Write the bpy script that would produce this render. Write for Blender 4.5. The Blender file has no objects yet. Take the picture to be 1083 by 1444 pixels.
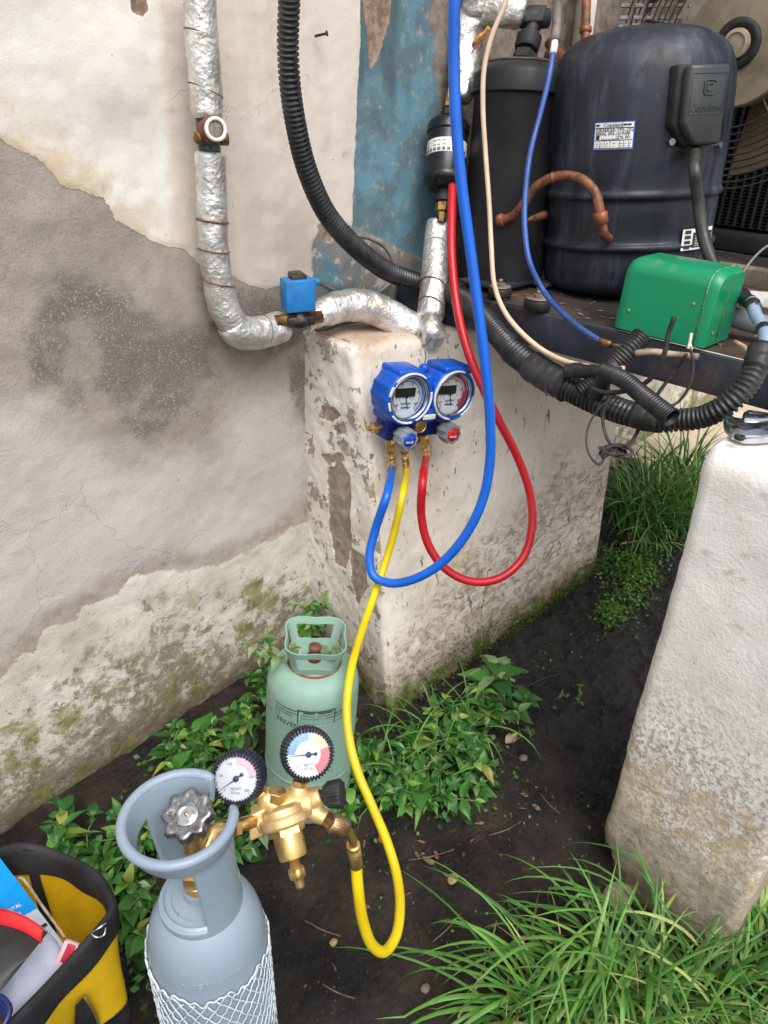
import bpy, bmesh, math, random
import numpy as np
from mathutils import Vector, Matrix

# ------------------------------------------------------------------ camera, sky, sun, exposure
FOC = 1060.0; CX, CY = 541.5, 722.0                      # focal length and centre in photo pixels (1083 x 1444)
CAM = np.array([-0.95, -1.15, 1.2])
def _basis():
    d = np.array([495.0-CX, 2600.0-CY, FOC]); d /= np.linalg.norm(d)
    fw = np.array([0, 0, 1.0]); fw -= d*fw.dot(d); fw /= np.linalg.norm(fw)
    rt = np.cross(d, fw)
    if rt[0] < 0: rt = -rt
    a = math.radians(44.0)
    Fw = np.array([math.cos(a), math.sin(a), 0]); Rw = np.array([math.sin(a), -math.cos(a), 0]); Dw = np.array([0, 0, -1.0])
    return np.outer(Fw, fw)+np.outer(Rw, rt)+np.outer(Dw, d)
RC = _basis()
scene = bpy.context.scene
cd = bpy.data.cameras.new('camera'); cam = bpy.data.objects.new('camera', cd); scene.collection.objects.link(cam)
cd.sensor_fit = 'VERTICAL'; cd.sensor_height = 36.0; cd.sensor_width = 27.0; cd.lens = FOC/1444*36.0
cd.clip_start = 0.05; cd.clip_end = 200
cam.matrix_world = Matrix(((RC[0,0], -RC[0,1], -RC[0,2], CAM[0]), (RC[1,0], -RC[1,1], -RC[1,2], CAM[1]),
                           (RC[2,0], -RC[2,1], -RC[2,2], CAM[2]), (0, 0, 0, 1)))
scene.camera = cam
SUN_EL, SUN_AZ = math.radians(58), math.radians(206)      # azimuth clockwise from +Y: light comes from behind the camera, to its right
w = bpy.data.worlds.new('World'); scene.world = w; w.use_nodes = True
nt = w.node_tree; bg = nt.nodes['Background']
sky = nt.nodes.new('ShaderNodeTexSky'); sky.sky_type = 'NISHITA'; sky.sun_disc = False
sky.sun_elevation = SUN_EL; sky.sun_rotation = SUN_AZ; sky.dust_density = 4.0; sky.air_density = 1.0; sky.ozone_density = 1.0
hs = nt.nodes.new('ShaderNodeHueSaturation'); hs.inputs['Saturation'].default_value = 0.42   # overcast: nearly white sky
nt.links.new(sky.outputs[0], hs.inputs['Color']); nt.links.new(hs.outputs[0], bg.inputs['Color'])
bg.inputs['Strength'].default_value = 0.15
ld = bpy.data.lights.new('sun', 'SUN'); ld.energy = 1.15; ld.angle = math.radians(45); ld.color = (1.0, 0.975, 0.94)
sun = bpy.data.objects.new('sun', ld); scene.collection.objects.link(sun)
sv = Vector((math.sin(SUN_AZ)*math.cos(SUN_EL), math.cos(SUN_AZ)*math.cos(SUN_EL), math.sin(SUN_EL)))
sun.rotation_euler = (-sv).to_track_quat('-Z', 'Y').to_euler(); sun.location = (-1, -3, 4)
scene.view_settings.view_transform = 'Standard'; scene.view_settings.look = 'None'
scene.view_settings.exposure = 0.62; scene.view_settings.gamma = 1.0; scene.view_settings.use_curve_mapping = False

random.seed(7); np.random.seed(7)
COL = scene.collection

# ------------------------------------------------------------------ helpers: surveying from the photograph
def ray(px, py): return RC @ np.array([px-CX, py-CY, FOC])
def at(px, py, ax, val):                                    # where the sight line through a photo pixel meets a plane of the place
    v = ray(px, py); i = 'xyz'.index(ax); return CAM+v*((val-CAM[i])/v[i])
def dep(px, py, d): return CAM+ray(px, py)*d/FOC             # the point at a distance d along the view axis
def pj(p):
    v = RC.T @ (np.asarray(p, float)-CAM); return CX+v[0]/v[2]*FOC, CY+v[1]/v[2]*FOC, v[2]
IR, ID, IN = RC[:, 0], RC[:, 1], -RC[:, 2]                   # right, down, towards viewer
def nrm(v):
    v = np.asarray(v, float); return v/np.linalg.norm(v)
V = lambda *a: np.array(a, float)
ZU = V(0, 0, 1)

def srgb(r, g, b):
    f = lambda c: (c/255/12.92) if c/255 <= .04045 else ((c/255+.055)/1.055)**2.4
    return (f(r), f(g), f(b), 1)

def _hash(i, j, k, s):
    n = (i*374761393+j*668265263+k*2147483647+s*974711) & 0x7fffffff
    n = ((n ^ (n >> 13))*1274126177) & 0x7fffffff
    n = (n ^ (n >> 16))
    return (n & 0xffff)/65535.0
def vnoise(p, s=0):
    p = np.asarray(p, float); i = np.floor(p).astype(np.int64); f = p-i; f = f*f*(3-2*f)
    out = 0
    for a in (0, 1):
        for b in (0, 1):
            for c in (0, 1):
                h = _hash(i[..., 0]+a, i[..., 1]+b, i[..., 2]+c, s)
                out = out+h*(f[..., 0] if a else 1-f[..., 0])*(f[..., 1] if b else 1-f[..., 1])*(f[..., 2] if c else 1-f[..., 2])
    return out*2-1
def fbm(p, sc=1.0, o=4, s=0, ridge=False):
    p = np.asarray(p, float)*sc; t = 0; a = 1.0; tot = 0
    for k in range(o):
        n = vnoise(p+k*17.3, s+k)
        if ridge: n = 1-2*np.abs(n)
        t = t+a*n; tot += a; a *= .5; p = p*2.03
    return t/tot
def sdf(P, poly):                                           # signed distance, positive inside
    P = np.asarray(P, float); poly = np.asarray(poly, float); n = len(poly)
    d = np.full(P.shape[0], 1e9); ins = np.zeros(P.shape[0], bool)
    for i in range(n):
        a = poly[i]; b = poly[(i+1) % n]; e = b-a; w_ = P-a
        t = np.clip((w_@e)/max(e@e, 1e-12), 0, 1); q = w_-t[:, None]*e
        d = np.minimum(d, np.hypot(q[:, 0], q[:, 1]))
        c = ((a[1] > P[:, 1]) != (b[1] > P[:, 1]))
        if abs(e[1]) > 1e-12:
            xx = a[0]+(P[:, 1]-a[1])*e[0]/e[1]; ins ^= c & (P[:, 0] < xx)
    return np.where(ins, d, -d)

# ------------------------------------------------------------------ helpers: meshes
class MB:
    def __init__(s): s.v = []; s.f = []; s.mi = []; s.sm = []; s.n = 0; s.T = None; s.uv = []
    def add(s, vs, fs, mi=0, sm=True, uv=None):
        vs = np.asarray(vs, float).reshape(-1, 3)
        if s.T is not None: vs = vs@s.T[:3, :3].T+s.T[:3, 3]
        s.v.append(vs); s.uv.append(np.zeros((len(vs), 3)) if uv is None else np.asarray(uv, float))
        for f in fs: s.f.append(tuple(i+s.n for i in f)); s.mi.append(mi); s.sm.append(sm)
        s.n += len(vs); return s
    def tube(s, pts, r, seg=12, caps=True, mi=0, sm=True, disp=None, squash=1.0, up=None):
        P = np.asarray(pts, float); n = len(P); R = np.full(n, r, float) if np.isscalar(r) else np.asarray(r, float)
        T = np.gradient(P, axis=0); T /= np.maximum(np.linalg.norm(T, axis=1), 1e-12)[:, None]
        u = np.cross(T[0], ZU if abs(T[0][2]) < .9 else V(1, 0, 0)) if up is None else np.asarray(up, float)
        u = u-T[0]*u.dot(T[0]); u /= np.linalg.norm(u)
        L = np.concatenate([[0], np.cumsum(np.linalg.norm(np.diff(P, axis=0), axis=1))])
        th = np.linspace(0, 2*np.pi, seg, endpoint=False); vs = []; uv = []
        for i in range(n):
            u = u-T[i]*u.dot(T[i]); u /= np.linalg.norm(u); b = np.cross(T[i], u)
            vs.append(P[i]+R[i]*(np.cos(th)[:, None]*u+squash*np.sin(th)[:, None]*b)); uv.append(np.stack([th/(2*np.pi), np.full(seg, L[i]), np.full(seg, R[i])], 1))
        vs = np.concatenate(vs); uv = np.concatenate(uv)
        if disp is not None:
            c = np.repeat(P, seg, 0); d = vs-c; ln = np.linalg.norm(d, axis=1)[:, None]; vs = vs+d/np.maximum(ln, 1e-9)*disp(vs, uv)[:, None]
        fs = [(i*seg+j, i*seg+(j+1) % seg, (i+1)*seg+(j+1) % seg, (i+1)*seg+j) for i in range(n-1) for j in range(seg)]
        if caps: fs += [tuple(range(seg-1, -1, -1)), tuple((n-1)*seg+j for j in range(seg))]
        s.add(vs, fs, mi, sm, uv); return s
    def lathe(s, o, ax, prof, seg=32, mi=0, sm=True, rad=None, caps=True, ref=None, arc=None, hk=1.0):
        o = np.asarray(o, float); ax = nrm(ax); u = np.cross(ax, ZU if abs(ax[2]) < .9 else V(0, 1, 0)) if ref is None else np.asarray(ref, float)
        u = nrm(u-ax*u.dot(ax)); b = np.cross(ax, u)
        th = np.linspace(0, 2*np.pi, seg, endpoint=False) if arc is None else np.linspace(arc[0], arc[1], seg)
        vs = []; uv = []
        for (r, h) in prof:
            rr = r*(rad(th, h) if rad else np.ones(seg))
            vs.append(o+ax*h*hk+rr[:, None]*(np.cos(th)[:, None]*u+np.sin(th)[:, None]*b)); uv.append(np.stack([th, np.full(seg, h), rr], 1))
        n = len(prof); m = seg if arc is None else seg-1
        fs = [(i*seg+j, i*seg+(j+1) % seg, (i+1)*seg+(j+1) % seg, (i+1)*seg+j) for i in range(n-1) for j in range(m)]
        if caps and arc is None: fs += [tuple(range(seg-1, -1, -1)), tuple((n-1)*seg+j for j in range(seg))]
        s.add(np.concatenate(vs), fs, mi, sm, np.concatenate(uv)); return s
    def box(s, c, hs_, ax=None, bev=0.0, seg=2, mi=0, sm=False):
        bm = bmesh.new(); bmesh.ops.create_cube(bm, size=2)
        for v in bm.verts: v.co = Vector([v.co[i]*hs_[i] for i in range(3)])
        if bev > 0: bmesh.ops.bevel(bm, geom=list(bm.edges)+list(bm.verts), offset=bev, segments=seg, affect='EDGES', profile=.5)
        bm.verts.index_update(); A = np.eye(3) if ax is None else np.array([nrm(a) for a in ax]).T
        vs = np.array([v.co[:] for v in bm.verts])@A.T+np.asarray(c, float)
        s.add(vs, [tuple(v.index for v in f.verts) for f in bm.faces], mi, sm or bev > 0); bm.free(); return s
    def prism(s, poly, t, mi=0, sm=False, bev=0.0):           # polygon in local xy, extruded to z = t
        bm = bmesh.new(); vv = [bm.verts.new((p[0], p[1], 0)) for p in poly]; f = bm.faces.new(vv)
        r = bmesh.ops.extrude_face_region(bm, geom=[f])
        for e in r['geom']:
            if isinstance(e, bmesh.types.BMVert): e.co.z += t
        bmesh.ops.recalc_face_normals(bm, faces=bm.faces)
        if bev > 0: bmesh.ops.bevel(bm, geom=[e for e in bm.edges], offset=bev, segments=2, affect='EDGES', profile=.5)
        bm.verts.index_update()
        s.add([v.co[:] for v in bm.verts], [tuple(v.index for v in f_.verts) for f_ in bm.faces], mi, sm); bm.free(); return s
    def grid(s, P, mi=0, sm=True, closed_u=False):            # P: (n, m, 3)
        n, m, _ = P.shape
        fs = [(i*m+j, i*m+(j+1) % m, (i+1)*m+(j+1) % m, (i+1)*m+j) for i in range(n-1) for j in range(m if closed_u else m-1)]
        s.add(P.reshape(-1, 3), fs, mi, sm); return s

def tag(o, label=None, cat=None, group=None, kind=None):
    if label: o['label'] = label
    if cat: o['category'] = cat
    if group: o['group'] = group
    if kind: o['kind'] = kind
    return o
def thing(name, loc, label, cat, group=None):
    o = bpy.data.objects.new(name, None); o.empty_display_size = .02; o.location = tuple(loc); COL.objects.link(o)
    return tag(o, label, cat, group)
def wloc(o):
    p = np.zeros(3)
    while o is not None: p = p+np.array(o.location); o = o.parent
    return p
def build(mb, name, mats, parent=None, label=None, cat=None, group=None, kind=None, attrs=None, auto=None):
    if not isinstance(mats, (list, tuple)): mats = [mats]
    vs = np.concatenate(mb.v)
    if parent is None:
        lo = np.array([(vs[:, 0].min()+vs[:, 0].max())/2, (vs[:, 1].min()+vs[:, 1].max())/2, vs[:, 2].min()])
        if kind in ('structure',): lo = np.zeros(3)
    else: lo = wloc(parent)
    me = bpy.data.meshes.new(name); me.from_pydata((vs-lo).tolist(), [], mb.f)
    me.polygons.foreach_set('material_index', mb.mi); me.polygons.foreach_set('use_smooth', mb.sm)
    for m in mats: me.materials.append(m)
    uv = np.concatenate(mb.uv)
    if np.any(uv):
        a = me.attributes.new('tuv', 'FLOAT_VECTOR', 'POINT'); a.data.foreach_set('vector', uv.ravel())
    if attrs:
        for k, val in attrs.items():
            a = me.attributes.new(k, 'FLOAT', 'POINT'); a.data.foreach_set('value', np.asarray(val, np.float32))
    if auto is not None:
        me.set_sharp_from_angle(angle=math.radians(auto))
    me.update()
    o = bpy.data.objects.new(name, me); COL.objects.link(o)
    if parent is None: o.location = tuple(lo)
    else: o.parent = parent
    return tag(o, label, cat, group, kind)

def smooth(pts, step=.005):
    P = np.asarray(pts, float); n = len(P); Q = np.vstack([2*P[0]-P[1], P, 2*P[-1]-P[-2]]); out = []
    for i in range(1, n):
        a, b, c, d = Q[i-1], Q[i], Q[i+1], Q[i+2]
        t1 = np.linalg.norm(b-a)**.5; t2 = np.linalg.norm(c-b)**.5; t3 = np.linalg.norm(d-c)**.5
        t1 = max(t1, 1e-5); t2 = max(t2, 1e-5); t3 = max(t3, 1e-5)
        m1 = (c-b+t2*((b-a)/t1-(c-a)/(t1+t2))); m2 = (c-b+t2*((d-c)/t3-(d-b)/(t2+t3)))
        k = max(2, int(np.linalg.norm(c-b)/step))
        for j in range(k):
            t = j/k; out.append((2*t**3-3*t*t+1)*b+(t**3-2*t*t+t)*m1+(-2*t**3+3*t*t)*c+(t**3-t*t)*m2)
    out.append(P[-1]); return np.array(out)
def path(pxs, step=.005): return smooth([dep(*p) for p in pxs], step)
def resample(P, n):
    L = np.concatenate([[0], np.cumsum(np.linalg.norm(np.diff(P, axis=0), axis=1))]); t = np.linspace(0, L[-1], n)
    return np.stack([np.interp(t, L, P[:, k]) for k in range(3)], 1)
def plen(P): return np.linalg.norm(np.diff(P, axis=0), axis=1).sum()

def text_mesh(body, size, o, ax, ay, mat, name, parent, ext=.0003, align='LEFT', bold=0.0, wrap=None):
    cu = bpy.data.curves.new('txt', 'FONT'); cu.body = body; cu.size = size; cu.extrude = ext; cu.align_x = align; cu.align_y = 'CENTER'; cu.offset = bold; cu.resolution_u = 3
    t = bpy.data.objects.new('txt', cu); COL.objects.link(t)
    me0 = bpy.data.meshes.new_from_object(t.evaluated_get(bpy.context.evaluated_depsgraph_get()))
    vs = np.array([v.co[:] for v in me0.vertices]).reshape(-1, 3); fs = [tuple(p.vertices) for p in me0.polygons]
    bpy.data.objects.remove(t); bpy.data.curves.remove(cu); bpy.data.meshes.remove(me0)
    if wrap: W = wrap(vs)
    else:
        ax = nrm(ax); ay = nrm(ay); az = np.cross(ax, ay); W = np.asarray(o)+vs[:, :1]*ax+vs[:, 1:2]*ay+vs[:, 2:3]*az
    mb = MB(); mb.add(W, fs, 0, False); return build(mb, name, mat, parent)

# ------------------------------------------------------------------ helpers: materials
class N:
    def __init__(s, name):
        s.m = bpy.data.materials.new(name); s.m.use_nodes = True; s.t = s.m.node_tree; s.b = s.t.nodes['Principled BSDF']
        s.co = s.t.nodes.new('ShaderNodeTexCoord').outputs['Object']; s.pos = s.t.nodes.new('ShaderNodeNewGeometry').outputs['Position']
    def node(s, ty): return s.t.nodes.new(ty)
    def put(s, inp, v):
        if isinstance(v, bpy.types.NodeSocket): s.t.links.new(v, inp)
        elif v is not None:
            try: inp.default_value = v
            except Exception: inp.default_value = (v, v, v, 1)
    def noise(s, sc=5, d=4, r=.55, vec=None, dist=0, col=False):
        n = s.node('ShaderNodeTexNoise'); s.put(n.inputs['Vector'], vec or s.co); s.put(n.inputs['Scale'], sc); n.inputs['Detail'].default_value = d
        n.inputs['Roughness'].default_value = r; n.inputs['Distortion'].default_value = dist; return n.outputs['Color' if col else 'Fac']
    def vor(s, sc=10, vec=None, feat='F1', out='Distance', rnd=1.0):
        n = s.node('ShaderNodeTexVoronoi'); n.feature = feat; s.put(n.inputs['Vector'], vec or s.co); s.put(n.inputs['Scale'], sc); n.inputs['Randomness'].default_value = rnd
        return n.outputs[out]
    def math(s, op, a, b=0.0, clamp=False):
        n = s.node('ShaderNodeMath'); n.operation = op; n.use_clamp = clamp; s.put(n.inputs[0], a); s.put(n.inputs[1], b); return n.outputs[0]
    def mr(s, v, a, b, c=0.0, d=1.0, smoothstep=True):
        n = s.node('ShaderNodeMapRange'); n.interpolation_type = 'SMOOTHSTEP' if smoothstep else 'LINEAR'
        for i, x in enumerate((v, a, b, c, d)): s.put(n.inputs[i], x)
        return n.outputs[0]
    def mix(s, f, a, b, bt='MIX'):
        n = s.node('ShaderNodeMix'); n.data_type = 'RGBA'; n.blend_type = bt; s.put(n.inputs[0], f); s.put(n.inputs[6], a); s.put(n.inputs[7], b); return n.outputs[2]
    def attr(s, name, out='Fac'):
        n = s.node('ShaderNodeAttribute'); n.attribute_name = name; return n.outputs[out]
    def xyz(s, v):
        n = s.node('ShaderNodeSeparateXYZ'); s.put(n.inputs[0], v); return n.outputs
    def scale(s, v, x, y, z):
        n = s.node('ShaderNodeVectorMath'); n.operation = 'MULTIPLY'; s.put(n.inputs[0], v); n.inputs[1].default_value = (x, y, z); return n.outputs[0]
    def bump(s, h, st=.3, dist=.002, nrm_=None):
        n = s.node('ShaderNodeBump'); s.put(n.inputs['Strength'], st); n.inputs['Distance'].default_value = dist; s.put(n.inputs['Height'], h)
        if nrm_ is not None: s.put(n.inputs['Normal'], nrm_)
        return n.outputs[0]
    def out(s, col=None, rough=None, metal=None, normal=None, spec=None, **kw):
        s.put(s.b.inputs['Base Color'], col); s.put(s.b.inputs['Roughness'], rough); s.put(s.b.inputs['Metallic'], metal); s.put(s.b.inputs['Normal'], normal)
        s.put(s.b.inputs['Specular IOR Level'], spec)
        for k, v in kw.items(): s.put(s.b.inputs[k], v)
        return s.m

def simple(name, c1, c2=None, sc=30, rough=.5, metal=0, bst=.15, bsc=120, spec=.5, lo=.4, hi=.65, dirt=None, rv=.12, coat=0):
    n = N(name); c2 = c2 or tuple(x*.8 for x in c1[:3])+(1,)
    a = n.noise(sc, 5, .6); col = n.mix(n.mr(a, lo, hi), c1, c2)
    if dirt:
        d = n.noise(sc*.35, 6, .7, dist=.4); col = n.mix(n.mr(d, .5, .72, 0, dirt[1]), col, dirt[0])
    r = n.mr(n.noise(sc*1.7, 4, .6), .3, .7, rough-rv, rough+rv)
    return n.out(col, r, metal, n.bump(n.noise(bsc, 3, .6), bst, .001), spec, **({'Coat Weight': coat} if coat else {}))

# ================================================================== GROUND
def gz(x, y):
    x = np.asarray(x, float); y = np.asarray(y, float)
    t = np.clip((-(y+.35)-.25*(x-.0))/.9, 0, 1); base = -.06*t*t*(3-2*t)
    base = base-.05*np.clip((-.35-x)/.5, 0, 1)*np.clip((y+.9)/.5, 0, 1)*.9
    P = np.stack([x, y, np.zeros_like(x)], -1)
    near = (np.abs(x) < 3) & (np.abs(y) < 3)
    n = fbm(P, 6, 3, 3)*.012+fbm(P, 24, 3, 5)*.007+np.where(near, np.abs(fbm(P, 70, 3, 9))*.010+np.clip(fbm(P, 32, 3, 12, True), 0, 1)*.009*np.clip((x+.1)/.3, 0, 1), 0)
    return base+n-.004
def gpx(px, py):                                            # sight line meets the ground
    p = at(px, py, 'z', -.02)
    for _ in range(4): p = at(px, py, 'z', float(gz(p[0], p[1])))
    return p
def lines(a, b, fine, far):
    mid = np.arange(a, b+fine/2, fine); l = a-np.cumsum(np.geomspace(fine*1.5, far/6, 22)); h = b+np.cumsum(np.geomspace(fine*1.5, far/6, 22))
    return np.concatenate([l[::-1], mid, h])
gx, gy = lines(-1.1, 1.5, .0065, 60), lines(-1.5, .03, .0065, 60)
GX, GY = np.meshgrid(gx, gy)
G = np.stack([GX, GY, gz(GX.ravel(), GY.ravel()).reshape(GX.shape)], -1)
s = N('wet soil')
c = s.mix(s.mr(s.noise(14, 6, .65), .35, .65), srgb(37, 32, 29), srgb(66, 54, 46))
c = s.mix(s.mr(s.noise(5, 4, .6), .46, .64), c, srgb(26, 24, 24)); c = s.mix(s.mr(s.math('ADD', s.xyz(s.pos)[0], s.math('MULTIPLY', s.noise(4, 4, .6), .5)), .12, .45, 0, .7), c, srgb(26, 25, 26))
c = s.mix(s.mr(s.noise(160, 3, .6), .60, .72, 0, .6), c, srgb(88, 74, 62))
c = s.mix(s.mr(s.vor(300), .10, .03, 0, .8), c, srgb(120, 104, 84))
rr = s.mr(s.noise(9, 5, .6), .38, .6, .16, .58)
bh = s.math('ADD', s.math('MULTIPLY', s.noise(46, 8, .78), 1.3), s.math('MULTIPLY', s.vor(90, feat='SMOOTH_F1'), .5))
M_soil = s.out(c, rr, 0, s.bump(bh, 1.0, .011), .5)
mb = MB(); mb.grid(G, 0, True); build(mb, 'ground', M_soil, kind='structure')

# ================================================================== HOUSE WALL
def wp(*pts): return [(lambda q: (q[0], q[2]))(at(px, py, 'y', 0)) for px, py in pts]
Wx = lines(-.92, .85, .0042, 12); Wz = lines(-.12, 1.42, .0042, 10)
Wz = Wz[Wz > -1.0]; Wx = Wx[(Wx > -6) & (Wx < 6)]; Wz = Wz[Wz < 3.2]
XX, ZZ = np.meshgrid(Wx, Wz); P2 = np.stack([XX.ravel(), ZZ.ravel()], 1)
up = [(-1500, -2600), (2600, -2600)]
A = {}
L = lambda pts: P2 if False else sdf(P2, pts)
# lower edge of the old paint, left to right, then a region above it
A['a_paint'] = L(wp((-300, 60), (-120, 150), (0, 192), (42, 218), (62, 228), (88, 262), (118, 268), (150, 282), (166, 312), (205, 333), (228, 345), (262, 350), (282, 372), (330, 391), (352, 403), (378, 409), (398, 404), (420, 402), (442, 400), (560, 430), (700, 470))
               +[(6.5, .5), (6.5, 3.6), (-6.5, 3.6), (-6.5, 1.75)])
A['a_paint'] = np.maximum(A['a_paint'], L(wp((400, 402), (441, 400), (438, 345), (452, 322), (470, 318), (505, 322), (512, 120), (516, -60), (380, -60))))
A['a_white'] = L(wp((-600, 400), (250, 372), (242, 330), (238, 200), (232, 90), (226, -60))+[(-.56, 3.6), (-6.5, 3.6)])
A['a_blue'] = L(wp((507, 440), (497, 320), (503, 200), (509, 60), (512, -60), (606, -60), (620, 60), (628, 200), (632, 440)))
A['a_grey'] = L(wp((620, 440), (624, 200), (612, 60), (600, -60))+[(.30, 3.6), (6.5, 3.6), (6.5, 0), (.3, .6)])
tri = [wp((512, -20), (556, -20), (552, 30), (536, 80), (524, 100), (520, 60)), wp((186, -5), (210, -5), (213, 14), (203, 22), (190, 17)), wp((446, 318), (458, 314), (466, 335), (456, 345))]
A['a_tri'] = np.max([L(t) for t in tri], 0)
A['a_patch'] = L(wp((441, 402), (437, 345), (452, 318), (505, 320), (560, 350), (640, 380), (640, 480), (440, 470)))
damp = [wp((40, 480), (60, 430), (95, 385), (130, 392), (170, 405), (190, 430), (240, 440), (300, 480), (318, 540), (310, 600), (285, 625), (215, 632), (170, 600), (150, 560), (125, 582), (95, 580), (85, 555), (48, 540)),
        wp((285, 395), (330, 400), (380, 412), (440, 410), (445, 470), (400, 500), (370, 520), (340, 500), (300, 470)), wp((405, 505), (440, 500), (442, 600), (418, 590))]
A['a_damp'] = np.max([L(t) for t in damp], 0)
A['a_lilac'] = L(wp((-400, 640), (0, 560), (110, 610), (190, 650), (300, 640), (340, 560), (410, 540), (446, 620), (446, 760), (300, 820), (60, 900), (-400, 1100)))
A['a_brn'] = L(wp((0, 930), (60, 862), (150, 815), (240, 775), (290, 778), (380, 745), (446, 700), (446, 735), (395, 760), (340, 795), (240, 808), (160, 835), (95, 880), (40, 925), (0, 965)))
A['a_band'] = L(wp((-400, 1150), (-150, 1040), (0, 962), (28, 925), (50, 918), (62, 888), (105, 880), (118, 858), (165, 838), (185, 815), (228, 803), (262, 806), (292, 800), (318, 796), (335, 785), (372, 768), (392, 762), (412, 744), (440, 738), (460, 735))+[(.02, .30), (6, .30), (6, -2), (-7, -2), (-7, .2)])
relief = np.clip(A['a_paint']/.004, 0, 1)*.0016*(1-np.clip(A['a_tri']/.003, 0, 1))+np.clip(A['a_band']/.006, 0, 1)*.0010
W3 = np.stack([XX.ravel(), np.zeros(XX.size), ZZ.ravel()], 1)
near = (np.abs(W3[:, 0]) < 1.6) & (W3[:, 2] < 2)
und = fbm(W3, 2.2, 3, 31)*.010+np.where(near, fbm(W3, 9, 3, 32)*.003+fbm(W3, 40, 3, 33)*.0012*np.where(A['a_band'] > 0, 1.6, 1.0), 0)
edge = np.exp(-(XX.ravel()/.08)**2)*0
W3[:, 1] = -(relief+und)+.004
A['a_h'] = ZZ.ravel()
s = N('stained plaster wall')
n1 = s.noise(7, 6, .62); n2 = s.noise(45, 6, .65); n3 = s.noise(180, 4, .7); n4 = s.noise(2.4, 4, .6)
wob = s.math('ADD', s.math('MULTIPLY', s.math('SUBTRACT', s.noise(22, 7, .72), .5), .055), s.math('MULTIPLY', s.math('SUBTRACT', s.noise(90, 5, .7), .5), .018))
def soft(a, k=.5, w_=.0012): return s.mr(s.math('ADD', s.attr(a), s.math('MULTIPLY', wob, k)), -w_, w_)
render = s.mix(s.mr(n1, .35, .65), srgb(148, 138, 128), srgb(170, 159, 149))
render = s.mix(s.mr(s.noise(260, 4, .75), .50, .70, 0, .55), render, srgb(124, 112, 103)); render = s.mix(s.mr(s.noise(380, 3, .6), .62, .70, 0, .4), render, srgb(198, 190, 180))
lil = s.mix(s.mr(n1, .3, .7), srgb(180, 174, 169), srgb(194, 188, 184)); lil = s.mix(s.mr(s.noise(240, 4, .75), .52, .70, 0, .35), lil, srgb(150, 140, 132))
render = s.mix(s.mr(s.math('ADD', s.attr('a_lilac'), s.math('MULTIPLY', wob, 1.5)), -.05, .06), render, lil)
speck = s.mr(s.noise(330, 2, .5), .56, .66, 0, .75)
dampc = s.mix(speck, srgb(112, 106, 101), srgb(166, 162, 157))
dfac = s.mr(s.math('ADD', s.attr('a_damp'), s.math('MULTIPLY', wob, 1.4)), -.014, .020)
dfac = s.math('MULTIPLY', dfac, s.mr(s.noise(13, 4, .6), .34, .56, .35, 1.0))
render = s.mix(dfac, render, dampc)
render = s.mix(s.math('MULTIPLY', soft('a_brn', 1.6, .022), .75), render, s.mix(s.mr(n2, .4, .6), srgb(150, 134, 120), srgb(170, 157, 145)))
white = s.mix(s.mr(n1, .3, .7), srgb(228, 225, 219), srgb(218, 214, 206))
cream = s.mix(s.mr(s.noise(5, 6, .7, dist=.6), .47, .60), white, srgb(210, 192, 160))
edgef = s.mr(s.attr('a_paint'), .085, .005)
white = s.mix(s.math('MULTIPLY', edgef, s.mr(s.noise(16, 6, .7, dist=.5), .35, .6)), white, srgb(200, 180, 152))
pink = s.mix(s.mr(s.noise(3, 5, .6, vec=s.scale(s.co, 3, 1, .6)), .35, .65), srgb(214, 203, 192), srgb(200, 188, 175))
pink = s.mix(s.mr(s.noise(26, 5, .7), .60, .72, 0, .5), pink, srgb(170, 146, 122))
paint = s.mix(s.mr(s.math('ADD', s.attr('a_white'), s.math('MULTIPLY', wob, .8)), -.012, .012), pink, s.mix(.22, white, cream))
blue = s.mix(s.mr(s.noise(11, 6, .68), .40, .62), srgb(100, 140, 155), srgb(92, 114, 122))
blue = s.mix(s.mr(s.noise(50, 6, .75), .54, .64, 0, .8), blue, srgb(148, 150, 145))
blue = s.mix(s.mr(s.noise(4, 4, .6, vec=s.scale(s.co, 1.5, 1, .6)), .50, .66, 0, .8), blue, srgb(72, 84, 88))
paint = s.mix(soft('a_blue', .28, .0015), paint, blue)
grey = s.mix(s.mr(s.noise(24, 6, .7), .4, .62), srgb(142, 130, 120), srgb(108, 98, 90))
paint = s.mix(soft('a_grey', 1.0, .008), paint, grey)
patch = s.mix(s.mr(s.noise(18, 6, .7), .42, .56), srgb(120, 126, 124), srgb(142, 132, 122))
patch = s.mix(s.mr(s.noise(9, 6, .7), .52, .58), patch, srgb(92, 136, 152))
patch = s.mix(s.mr(s.noise(34, 6, .7), .56, .64), patch, srgb(186, 174, 160))
dr = s.math('MULTIPLY', s.mr(s.noise(8, 4, .6), .62, .68), .6)
tot = s.mix(soft('a_paint', .34, .0009), render, paint)
tot = s.mix(soft('a_patch', .5, .003), tot, patch)
tot = s.mix(soft('a_tri', .25, .001), tot, s.mix(s.mr(n2, .4, .6), srgb(158, 138, 118), srgb(122, 100, 84)))
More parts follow.
